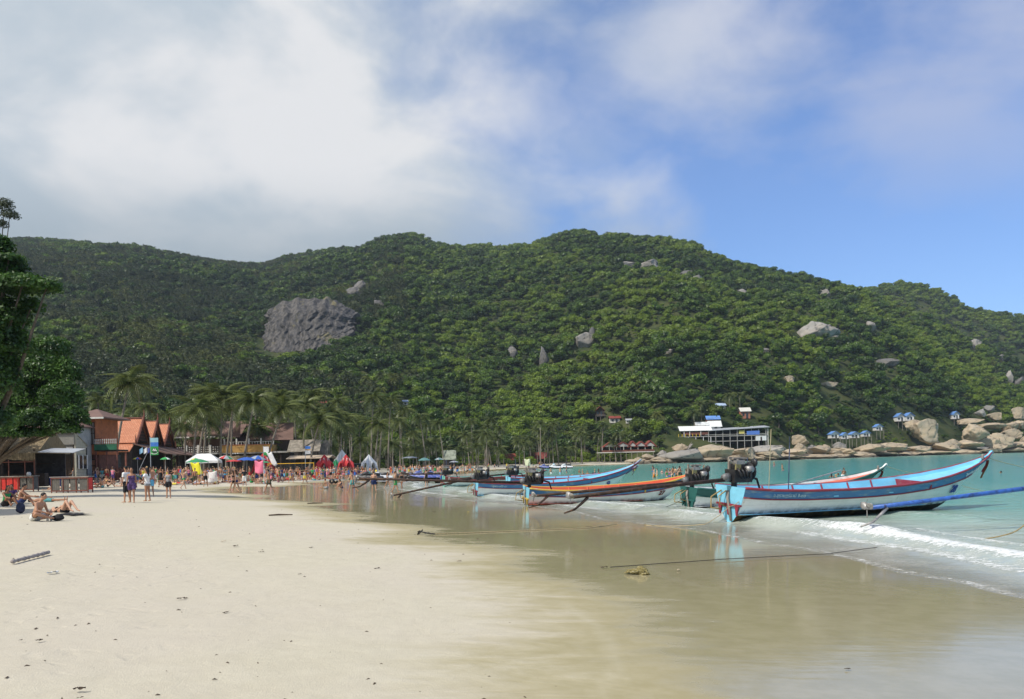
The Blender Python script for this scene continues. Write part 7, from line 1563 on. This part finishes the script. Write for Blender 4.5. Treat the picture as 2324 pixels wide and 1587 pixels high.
def marquee(x0, x1, ytop, yeave, Yd, label):
    a, b_ = at(x0, yeave, Yd), at(x1, yeave, Yd); c = (a + b_) / 2; zb_ = gz1(c.x, Yd); W = b_.x - a.x; e = a.z - zb_; h = at((x0 + x1) / 2, ytop, Yd).z - zb_
    o = empty('marquee', (c.x, Yd, zb_), 0.15, label, 'tent'); w_, d_ = W / 2, W * 0.33
    R0 = [(-w_ * 0.42, 0, h), (w_ * 0.42, 0, h)]; C = [(-w_, -d_, e), (w_, -d_, e), (w_, d_, e), (-w_, d_, e)]
    MB().grid([[Vector(C[0]).lerp(Vector(R0[0]), f_).lerp(Vector(C[1]).lerp(Vector(R0[1]), f_), g_) for g_ in np.linspace(0, 1, 9)] for f_ in np.linspace(0, 1, 5)]).build('front_slope', C_WHITE, o)
    MB().grid([[Vector(C[3]).lerp(Vector(R0[0]), f_).lerp(Vector(C[2]).lerp(Vector(R0[1]), f_), g_) for g_ in np.linspace(0, 1, 9)] for f_ in np.linspace(0, 1, 5)]).build('back_slope', C_WHITE, o)
    MB().add([C[1], C[2], R0[1]], [(0, 1, 2)]).build('end_slope', C_WHITE, o); MB().add([C[0], C[3], R0[0]], [(0, 1, 2)]).build('end_slope', C_WHITE, o)
    for p0, p1 in zip(C, C[1:] + C[:1]): MB().grid([[Vector(p0).lerp(Vector(p1), g_) - Vector((0, 0, dz + 0.03 * (i % 2) * (dz > 0))) for i, g_ in enumerate(np.linspace(0, 1, 15))] for dz in (0, 0.28)]).build('valance', C_WHITE, o)
    for p0 in C: pole('pole', (p0[0], p0[1], -0.1), p0, 0.035, OFFW, o)
    return o
marquee(428, 498, 1030, 1047, 112, 'white marquee with peaked roof on the crowded beach')
def star_tent(x, ytop, wpx, Yd, m, label, rz=0.0, legs=6, band=None):
    p = at(x, ytop, Yd); zb_ = gz1(p.x, Yd); h = p.z - zb_; Rr = wpx * Yd / FPX / 2
    o = empty('star_tent', (p.x, Yd, zb_), rz, label, 'tent', 'star tents on the beach')
    nA = legs * 12; rows = []
    for j in range(13):
        f_ = j / 12; row = []
        for i in range(nA + 1):
            a = 2 * math.pi * i / nA; ph = (math.cos(a * legs) + 1) / 2; L_k = ph ** 1.7
            re = Rr * (0.74 + 0.28 * L_k); ze = 0.05 + (h * 0.60) * (1 - L_k); rr_ = re * f_; zz = ze + (h - ze) * (1 - f_) ** 1.12 if f_ < 1 else ze
            row.append((rr_ * math.cos(a), rr_ * math.sin(a), zz))
        rows.append(row)
    for g in range(legs):
        i0 = g * 12 - 6; sub = [[r_[(i0 + q_) % nA] for q_ in range(13)] for r_ in rows]; MB().grid(sub).build('canopy_panel', m, o, True)
    MB().tube([(0, 0, -0.1), (0, 0, h)], 0.04, 6).build('pole', OFFW, o)
    if band:
        for g in range(legs):
            i0 = g * 12; nr = []
            for f_ in (0.42, 0.50, 0.58):
                j0 = f_ * 12; lo = int(j0); fr_ = j0 - lo; nr.append([Vector(rows[lo][(i0 + q_) % nA]).lerp(Vector(rows[lo + 1][(i0 + q_) % nA]), fr_) * 1.006 + Vector((0, 0, 0.03)) for q_ in (3, 4, 5, 6, 7, 8, 9)])
            MB().grid(nr).build('lettering_band', band, o)
    return o
BAND = mat('white_lettering', (0.62, 0.38, 0.36), 0.8, 0.4, 9, stretch=(2.5, 2.5, 0.4))
star_tent(597, 1028, 58, 124, C_RED, 'red star tent beside the white banner and volleyball net', 0.3, 6, BAND); star_tent(736, 1031, 54, 136, C_RED, 'red star tent in the middle, left one of a pair', 0.1, 6, BAND); star_tent(785, 1031, 46, 142, C_RED, 'red star tent in the middle, right one of a pair', 0.5, 6, BAND)
star_tent(762, 1042, 34, 150, C_GREEN, 'green tent squeezed between the two red star tents', 0.2); star_tent(837, 1031, 46, 150, cl('pale_grey', (0.55, 0.57, 0.60)), 'pale grey star tent right of the red ones', 0.75); star_tent(776, 1020, 48, 156, C_WHITE, 'white star tent standing behind the red pair', 0.4)
# ---- banners and boards
def banner(name, x, ytop, ybot, wpx, Yd, stripes, label, postx=None, foot=True):
    a = at(x, ytop, Yd); b_ = at(x, ybot, Yd); zb_ = gz1(a.x, Yd); W = wpx * Yd / FPX
    o = empty(name, (a.x, Yd, zb_), 0, label, 'banner'); zt, zl = a.z - zb_, b_.z - zb_
    for f0, f1, m_ in stripes: bx('panel', (0, 0, zt + (zl - zt) * (f0 + f1) / 2), (W, 0.05, abs(zl - zt) * (f1 - f0) - 0.004), m_, o)
    if foot: pole('pole', (-W / 2 - 0.05, 0.05, -0.2), (-W / 2 - 0.05, 0.05, zt + 0.1), 0.05, GREYM, o)
    return o, W, zt, zl
SKYB = cl('sky_print', (0.30, 0.52, 0.58)); BLP = cl('blue_print', (0.06, 0.19, 0.55)); GRP = cl('green_print', (0.04, 0.30, 0.07)); DGR = cl('dark_green_print', (0.02, 0.07, 0.035))
b1_, W_, zt, zl = banner('beer_banner', 350, 994, 1033, 17.5, 100, [(0, 0.26, SKYB), (0.26, 0.5, BLP), (0.5, 1, GRP)], 'tall banner, blue above and green below with a round emblem')
em = MB().lathe([(0.0, -0.03), (0.30, -0.03), (0.30, 0.0), (0.0, 0.0)], 20, (0.02, -0.03, zt + (zl - zt) * 0.74), 'Y').build('emblem', DGR, b1_)
text_mesh('Chang', 0.20, INKW, 'lettering', em, (0.02, -0.068, zt + (zl - zt) * 0.73), (R(90), 0, 0), 0.004, 0.2, 0.008)
for x_ in (-0.09, 0.09): MB().lathe([(0.0, -0.01), (0.07, -0.01), (0.07, 0.0), (0, 0)], 10, (0.02 + x_, -0.062, zt + (zl - zt) * 0.665), 'Y').build('emblem_mark', INKW, em)
MB().grid([[(-0.42 + 0.84 * f_, -0.035 - 0.0 * q_, zl + 0.10 + 0.30 * (f_ - 0.45) ** 2 * 2 + q_ * 0.06) for q_ in (0, 1)] for f_ in np.linspace(0, 1, 9)]).build('swoosh', C_WHITE, b1_)
b2_, *_r = banner('white_green_banner', 604, 1014, 1034, 11.5, 122, [(0, 0.62, C_WHITE), (0.62, 1, GRP)], 'white and green banner on a post beside the red star tent')
b3_, *_r = banner('sign_tower', 698.5, 1013, 1031, 11.5, 128, [(0, 0.35, BLP), (0.35, 0.5, cl('ochre_print', (0.55, 0.32, 0.10))), (0.54, 1, C_WHITE)], 'sign board on posts, blue and ochre above white')
b4_ = empty('shop_flags', at(326, 1020, 102), 0, 'blue and white flags hanging left of the tall banner', 'flags')
for x_, m_ in ((-0.5, cl('pale_blue_print', (0.25, 0.45, 0.62))), (0.0, C_WHITE), (0.32, cl('navy_print', (0.06, 0.09, 0.35)))): MB().grid([[(x_ + 0.42 * f_, 0.05 * math.sin(f_ * 6 + x_), -0.5 * g_ + 0.25 * f_) for f_ in np.linspace(0, 1, 5)] for g_ in (0, 0.5, 1.2)]).build('flag', m_, b4_)
pole('pole', (-0.6, 0, -2.5), (0.8, 0, 0.35), 0.03, GREYM, b4_)
# ---- feather banner, cloths, net
def cloth(name, x, y, Yd, wpx, hpx, m, label, cat='cloth', wav=0.25, slant=0.0, pole_=False):
    k = Yd / FPX; W, H_ = wpx * k, hpx * k; p = at(x, y, Yd)
    me = MB().grid([[(W * (g_ - 0.5) + slant * (0.5 - f_) * W, wav * math.sin(g_ * 5 + f_ * 2.5) * W * 0.25, H_ * (0.5 - f_) + 0.06 * H_ * math.sin(g_ * 7 + 1)) for g_ in np.linspace(0, 1, 11)] for f_ in np.linspace(0, 1, 9)])
    o = empty(name, (p.x, Yd, gz1(p.x, Yd)), 0, label, cat); h_ = p.z - gz1(p.x, Yd)
    c = me.build('fabric', m, o, True); c.location = (0, 0, h_); c.modifiers.new('thick', 'SOLIDIFY').thickness = 0.01
    if pole_ is not None: pole('pole', (W * 0.5 if pole_ != 'l' else -W * 0.5, 0, -0.2), (W * 0.5 if pole_ != 'l' else -W * 0.5, 0, h_ + H_ * 0.55), 0.025, OFFW, o)
    return o
cloth('pink_sarong', 588, 1061, 92, 20, 28, C_PINK, 'bright pink cloth fluttering on a pole above the crowd'); cloth('yellow_sarong', 446, 1064, 90, 20, 26, cl('lemon', (0.80, 0.72, 0.04)), 'bright yellow cloth hanging under the dark green umbrella', slant=-0.4); cloth('white_towel', 477, 1083, 84, 30, 24, mat('canvas_pattern', (0.66, 0.64, 0.62), 0.8, 0.1, 4, dirt=(0.5, 0.25, 0.28), dscale=4), 'white patterned towels held up in front of the marquee', 'towel')
cloth('white_banner', 617, 1042, 114, 12, 30, C_WHITE, 'white slanting feather banner leaning before the red star tent', 'banner', 0.1, -1.1, None); cloth('pale_flag', 1197, 1050, 190, 12, 15, mat('canvas_cream', (0.70, 0.68, 0.45), 0.8), 'pale yellow flag on a pole near the far jet skis', 'flag', 0.2, -0.2)
net = empty('volleyball_net', at(660, 1050, 118), 0, 'volleyball net with orange top band stretched above the crowd', 'net'); W_ = 104 * 118 / FPX; zt_ = at(660, 1052, 118).z - net.location.z; zg = gz1(net.location.x, 118) - net.location.z
YB = mat('orange_band', (0.75, 0.42, 0.04), 0.7)
bx('top_band', (0, 0, zt_), (W_, 0.03, 0.09), YB, net); bx('bottom_band', (W_ * 0.1, 0, zt_ - 1.0), (W_ * 0.8, 0.02, 0.04), mat('tan_band', (0.45, 0.36, 0.2)), net)
for sg in (-1, 1): pole('post', (sg * W_ / 2, 0, zg), (sg * W_ / 2, 0, zt_ + 0.05), 0.04, YB, net)
mb = MB()
for i in range(41): x_ = -W_ / 2 + W_ * i / 40; mb.tube([(x_, 0, zt_ - 1.0), (x_, 0, zt_)], 0.006, 4)
for j in range(6): mb.tube([(-W_ / 2, 0, zt_ - 0.15 - 0.15 * j), (W_ / 2, 0, zt_ - 0.15 - 0.15 * j)], 0.006, 4)
o = mb.build('mesh_cords', mat('net_cord', (0.10, 0.10, 0.10), 0.9), net); o['kind'] = 'stuff'
# ---- jet skis
def jetski(x, y, rz, m, label, trailer=False, sc=1.0):
    p = gp(x, y); o = empty('jet_ski', (p.x, p.y, p.z + (0.35 if trailer else 0)), rz, label, 'jet ski', 'jet skis'); o.scale = (sc,) * 3
    st = [(0, 0.42, 0.30), (0.25, 0.52, 0.32), (0.6, 0.50, 0.36), (0.85, 0.32, 0.46), (1.0, 0.05, 0.58)]
    rows = [[(2.9 * t, s * w_, 0.12 + zz * (abs(s) ** 1.6) * 0.7 + (0.30 * max(0, t - 0.6) if True else 0)) for s in np.linspace(-1, 1, 9)] for t, w_, zz in st]; MB().grid(rows).build('hull', BLACKM, o, True)
    rows = [[(2.9 * t, s * w_ * 1.02, 0.12 + zz * 0.7 + 0.30 * max(0, t - 0.6) + (0.22 + 0.16 * math.sin(math.pi * min(1, t * 1.1))) * (1 - abs(s) ** 2.2)) for s in np.linspace(-1, 1, 9)] for t, w_, zz in st]; MB().grid(rows).build('deck', m, o, True)
    MB().tube([(0.35, 0, 0.72), (0.9, 0, 0.80), (1.4, 0, 0.74)], [0.16, 0.19, 0.15], 8).build('seat', BLACKM, o, True); MB().tube([(1.45, 0, 0.7), (1.75, 0, 0.95), (2.1, 0, 0.85), (2.5, 0, 0.62)], [0.12, 0.2, 0.22, 0.12], 8).build('cowling', m, o, True)
    MB().tube([(1.6, -0.38, 1.06), (1.7, -0.1, 1.02), (1.7, 0.1, 1.02), (1.6, 0.38, 1.06)], 0.025, 6).build('handlebar', BLACKM, o, True)
    if trailer:
        bx('trailer_frame', (1.2, 0, 0.0), (3.2, 0.9, 0.08), GREYM, o)
        for sg in (-1, 1): MB().lathe([(0.12, -0.08), (0.28, -0.08), (0.30, 0), (0.28, 0.08), (0.12, 0.08)], 14, (1.0, sg * 0.6, -0.06), 'Y').build('wheel', BLACKM, o, True)
        pole('drawbar', (2.6, 0, 0.0), (4.2, 0, -0.25), 0.04, GREYM, o)
    return o
JB, JW, JK = paint('jet_blue', (0.04, 0.07, 0.30), (0.5, 0.5, 0.55), 0.8), paint('jet_white', (0.62, 0.63, 0.65)), paint('jet_black', (0.03, 0.03, 0.035))
jetski(870, 1099, R(178), JK, 'black and grey jet ski on a trailer at the water edge', True, 1.1); jetski(890, 1096, R(200), JW, 'white jet ski behind the black one', True); jetski(990, 1097, R(185), JB, 'blue and white jet ski on a trailer in the shallows', True, 1.1); jetski(1012, 1096, R(170), JB, 'second blue jet ski just right of the first', True); jetski(945, 1094, R(160), JK, 'dark jet ski beyond the green trunks', True)
jetski(1176, 1066, R(190), JK, 'dark jet ski drawn up on the far sand', False, 1.2); jetski(1254, 1065, R(175), JB, 'blue jet ski at the far water edge', False, 1.25); jetski(1277, 1065, R(185), JW, 'white jet ski at the far water edge, left of two', False, 1.25); jetski(1300, 1064, R(182), JW, 'white jet ski at the far water edge, right of two', False, 1.25)
tr_ = empty('boat_trailer', gp(752, 1098), R(170), 'empty two wheeled boat trailer in front of the star tents', 'trailer')
bx('frame', (0, 0, 0.42), (3.4, 0.9, 0.08), GREYM, tr_); pole('drawbar', (1.6, 0, 0.42), (3.2, 0, 0.3), 0.05, GREYM, tr_)
for sg in (-1, 1): MB().lathe([(0.12, -0.09), (0.30, -0.09), (0.32, 0), (0.30, 0.09), (0.12, 0.09)], 14, (-0.3, sg * 0.6, 0.32), 'Y').build('wheel', BLACKM, tr_, True); pole('upright', (-1.2, sg * 0.4, 0.42), (-1.2, sg * 0.4, 1.0), 0.03, GREYM, tr_)
def pickup(x, Yd, m, label, rz, sc=1.0):
    X_ = (x - CX) / FPX * Yd; o = empty('pickup_truck', (X_, Yd, gz1(X_, Yd)), rz, label, 'truck'); o.scale = (sc,) * 3
    prof = [(-2.5, 0.5), (2.5, 0.5), (2.5, 0.95), (1.4, 1.08), (0.8, 1.7), (-0.6, 1.72), (-0.8, 1.1), (-2.5, 1.1)]
    MB().poly([(a, 0, b_) for a, b_ in prof], 1.7, (0, 1, 0)).build('body', m, o)
    MB().poly([(1.25, -0.86, 1.12), (0.75, -0.86, 1.62), (-0.5, -0.86, 1.64), (-0.6, -0.86, 1.12)], 0.03, (0, 1, 0)).build('side_window', GLASS, o); MB().poly([(1.42, -0.7, 1.14), (1.42, 0.7, 1.14), (0.86, 0.7, 1.66), (0.86, -0.7, 1.66)], 0.03, (1, 0, 0.8)).build('windscreen', GLASS, o)
    for a in (-1.6, 1.6):
        for sg in (-0.8, 0.8): MB().lathe([(0.0, -0.1), (0.33, -0.1), (0.36, 0), (0.33, 0.1), (0, 0.1)], 14, (a, sg, 0.36), 'Y').build('wheel', BLACKM, o, True)
    for sg in (-0.6, 0.6): bx('headlight', (2.51, sg, 0.82), (0.04, 0.3, 0.16), STEEL, o)
pickup(727, 146, JW, 'white pickup truck under the left red star tent', R(190)); pickup(812, 168, paint('truck_grey', (0.09, 0.11, 0.14)), 'dark grey truck parked between the red and grey star tents', R(5), 1.15)
# ---- small things near the camera
LOGM = mat('driftwood', (0.33, 0.29, 0.27), 0.95, 0.3, 14, 0.5, 45, dirt=(0.46, 0.42, 0.38), dscale=14, damt=0.6)
a, b_ = gp(27, 1281), gp(110, 1259); d_ = b_ - a
lg = MB(); n_ = 26; rg = np.random.default_rng(12); pts = [a.lerp(b_, i / (n_ - 1)) - a + Vector((0, 0, 0.05)) for i in range(n_)]
lg.tube(pts, [0.034 + 0.006 * math.sin(i * 1.9) + rg.uniform(-0.006, 0.006) for i in range(n_)], 12); o = lg.build('driftwood_log', LOGM, None, True); o.location = a; tag(o, 'knobbly grey driftwood log lying on the dry sand', 'log')
# coral lump
me = rock_mesh(933, 5, 0.1, 0.3); P = np.zeros(len(me.vertices) * 3, np.float32); me.vertices.foreach_get('co', P); P = P.reshape(-1, 3)
n1 = fbm(P[:, 0] * 7 + 9, P[:, 1] * 7 + P[:, 2] * 5 + 3, 3, 4) - 0.5; P = P * (1 + 0.45 * n1)[:, None]; P[:, 2] *= np.where(P[:, 0] > 0.1, 1.15, 0.62); me.vertices.foreach_set('co', P.astype(np.float32).ravel()); me.update(); me.materials.clear()
me.materials.append(mat('coral', (0.30, 0.25, 0.10), 0.95, 0.4, 6, 0.9, 30, dirt=(0.55, 0.50, 0.33), dscale=5, damt=0.7)); o = link('coral_lump', me); p = gp(1445, 1304); o.location = p + Vector((0, 0, 0.07)); o.scale = (0.265, 0.16, 0.115); tag(o, 'yellowish lump of coral rock on the wet sand', 'coral')
# anchor
p = gp(962, 1214); an = empty('small_anchor', p, R(-15), 'small dark iron anchor on the sand at the end of a rope', 'anchor')
MB().tube([(-0.15, 0, 0.10), (0.1, 0, 0.05), (0.34, 0, 0.02)], 0.018, 6).build('shank', BLACKM, an); MB().tube([(-0.08, -0.14, 0.12), (-0.17, -0.05, 0.02), (-0.17, 0.08, 0.03), (-0.10, 0.18, 0.13)], 0.018, 6).build('arms', BLACKM, an, True); MB().poly([(-0.11, -0.11, 0.09), (-0.02, -0.20, 0.15), (-0.12, -0.20, 0.10)], 0.012, (0, 0, 1)).build('fluke', BLACKM, an); MB().tube([(0.1, -0.16, 0.05), (0.1, 0.16, 0.05)], 0.012, 5).build('stock', BLACKM, an)
# bottles, bag and slippers by the sunbathers
for i, (x, y, lb) in enumerate(((108, 1182, 'clear plastic bottle, left one by the seated person'), (116, 1182, 'clear plastic bottle, right one by the seated person'))):
    o = MB().lathe([(0.0, 0), (0.035, 0.0), (0.035, 0.15), (0.012, 0.20), (0.014, 0.23), (0, 0.23)], 10).build('water_bottle', mat('clear_plastic', (0.62, 0.62, 0.62), 0.2), None, True); o.location = gp(x, y); tag(o, lb, 'bottle')
o = remesh([ell_va((0, 0, 0.09), (0.22, 0.13, 0.10)), ell_va((0.06, 0, 0.15), (0.12, 0.1, 0.07))], 0.02, 'bag'); o = link('black_bag', o, CLOTH['black']); o.location = gp(131, 1182); tag(o, 'rounded black bag on the sand right of the bottles', 'bag')
o = remesh([ell_va((0, 0, 0.2), (0.17, 0.12, 0.22)), ell_va((0, -0.1, 0.14), (0.13, 0.07, 0.12))], 0.02, 'pack'); o = link('backpack', o, mat('pack_fabric', (0.035, 0.04, 0.07), 0.9, 0.3, 8)); o.location = gp(47, 1165); tag(o, 'dark blue backpack standing behind the seated person', 'backpack')
for i, (x, y, lb) in enumerate(((150, 1170, 'black slipper beside the lying woman, left one'), (165, 1170, 'black slipper beside the lying woman, right one'))):
    o = MB().poly([(-0.12, -0.04, 0), (0.10, -0.045, 0), (0.13, 0, 0), (0.10, 0.045, 0), (-0.12, 0.04, 0)], 0.025, (0, 0, 1)).build('slipper', CLOTH['black']); o.location = gp(x, y, 0.02); tag(o, lb, 'slipper')
a = gp(170, 1168); o = MB().grid([[(-0.95 + 1.9 * i / 8, -0.4 + 0.8 * j / 5, 0.014 + 0.01 * math.sin(i * 2 + j)) for j in range(6)] for i in range(9)]).build('beach_towel', CLOTH['black'], None, True); o.location = a + Vector((-0.45, 0.35, 0)); o.rotation_euler = (0, 0, R(-32)); tag(o, 'dark beach towel under the lying woman', 'towel')
# towels spread under the crowd
trg = np.random.default_rng(5)
for i in range(34):
    x = trg.uniform(255, 720); y = trg.uniform(1088, 1100) if x < 600 else trg.uniform(1084, 1092); c = ['blue', 'red', 'white', 'purple', 'teal', 'orange', 'pink', 'grey', 'navy'][i % 9]
    o = MB().grid([[(-0.9 + 1.8 * a / 4, -0.4 + 0.8 * b__ / 3, 0.012 + 0.01 * math.sin(a + b__)) for b__ in range(4)] for a in range(5)]).build('beach_towel', CLOTH[c]); o.location = gp(x, y, 0.012); o.rotation_euler = (0, 0, trg.random() * 3)
    wh = 'before the orange roofs' if x < 400 else 'before the white marquee' if x < 600 else 'by the volleyball net'; tag(o, c + ' beach towel spread on the sand ' + wh, 'towel', 'beach towels ' + wh)
# bits washed up on the sand
DEB = [(535, 1242, 0.16, 'strip of torn brown bark near the middle of the dry sand'), (593, 1255, 0.12, 'dark curled leaf right of the torn bark'), (857, 1293, 0.13, 'dark flat bark chip by the wet edge'), (411, 1362, 0.11, 'small cluster of dark weed on the dry sand'), (514, 1394, 0.09, 'single dark leaf curl in the open sand'), (681, 1306, 0.07, 'small dark twig tip left of the bark chip'),
       (706, 1245, 0.10, 'thin dark weed strip right of the curled leaf'), (90, 1458, 0.08, 'row of dark specks at the lower left'), (48, 1457, 0.05, 'single dark speck at the lower left'), (120, 1304, 0.20, 'crumpled translucent plastic bag near the log'), (508, 1231, 0.14, 'pale driftwood stick near the torn bark'), (180, 1570, 0.10, 'twig at the bottom left corner'),
       (1042, 1276, 0.12, 'pale stick on the wet edge'), (1372, 1291, 0.14, 'knot of rope and weed at the end of the black rope'), (1540, 1296, 0.10, 'pale shell piece right of the coral lump'), (985, 1163, 0.16, 'dark lump on the wet sand far out'), (1063, 1163, 0.10, 'small yellow object on the wet sand far out'), (637, 1171, 0.9, 'long dark stick lying on the wet sand edge'), (715, 1144, 0.8, 'grey branch washed up at the mirror sand'), (1925, 1523, 0.06, 'tiny dark feather on the wet sand at the lower right')]
DM = [mat('bark_bit', (0.07, 0.05, 0.035), 0.95, 0.4, 10), mat('pale_bit', (0.50, 0.42, 0.30), 0.9, 0.2, 10), mat('film_bit', (0.62, 0.64, 0.66), 0.3, 0.1, 10), mat('yellow_bit', (0.6, 0.45, 0.05), 0.6)]
for i, (x, y, s_, lb) in enumerate(DEB):
    rg = np.random.default_rng(800 + i); m_ = DM[1] if 'pale' in lb else DM[2] if 'plastic' in lb else DM[3] if 'yellow' in lb else DM[0]
    if s_ > 0.5: mb = MB().tube([(-s_ / 2, 0, 0.03), (-s_ * 0.1, 0.05, 0.04), (s_ / 2, -0.03, 0.03)], [0.025, 0.035, 0.02], 7)
    else: mb = MB().grid([[(s_ * (f_ - 0.5), s_ * 0.35 * (g_ - 0.5) + 0.02 * rg.random(), 0.012 + s_ * 0.22 * rg.random()) for g_ in np.linspace(0, 1, 4)] for f_ in np.linspace(0, 1, 7)])
    o = mb.build('washed_up_scrap', m_, None); o.location = gp(x, y, 0.005); o.rotation_euler = (0, 0, rg.random() * 1.2); tag(o, lb, 'scrap', 'scraps washed up on the sand')
# scatter of tiny bits too small to count
vv, ff, b0 = [], [], 0; rg = np.random.default_rng(321)
for i in range(520):
    r_ = 5 + 40 * rg.random() ** 1.6; a_ = rg.uniform(-0.7, 0.25); X_, Y_ = r_ * math.sin(a_), r_ * math.cos(a_)
    s_ = float(shore(np.array([X_]), np.array([Y_]))[0][0])
    if s_ < 9: continue
    z_ = gz1(X_, Y_) + 0.004; L_k = rg.uniform(0.008, 0.035); th = rg.random() * 6.28; dv = np.array([math.cos(th), math.sin(th), 0]) * L_k; w_ = np.array([-math.sin(th), math.cos(th), 0]) * L_k * rg.uniform(0.15, 0.5); c = np.array([X_, Y_, z_])
    vv += [c - dv - w_, c + dv - w_ * 0.4, c + dv + w_ * 0.5, c - dv + w_, c + np.array([0, 0, L_k * 0.5])]; ff += [(b0, b0 + 1, b0 + 4), (b0 + 1, b0 + 2, b0 + 4), (b0 + 2, b0 + 3, b0 + 4), (b0 + 3, b0, b0 + 4)]; b0 += 5
me = fast_mesh('sand_litter', vv, ff); tag(link('sand_litter', me, DM[0]), 'fine dark specks of weed and bark scattered on the sand', 'litter', kind='stuff')
# ================================================================== haze over the bay
hz = MB().box((0, 1050, 155), (4400, 2300, 330)).build('haze', None)
m, t = newmat('haze')
pv = t.n('ShaderNodeVolumePrincipled'); pv.inputs['Color'].default_value = (0.72, 0.85, 1.0, 1); pv.inputs['Density'].default_value = 0.00010; pv.inputs['Anisotropy'].default_value = 0.2
t.n('ShaderNodeOutputMaterial', i_Volume=pv.outputs[0]); hz.data.materials.append(m)
tag(hz, 'thin pale haze lying over the bay', 'haze', kind='stuff')
bpy.data.scenes.remove(TMP)
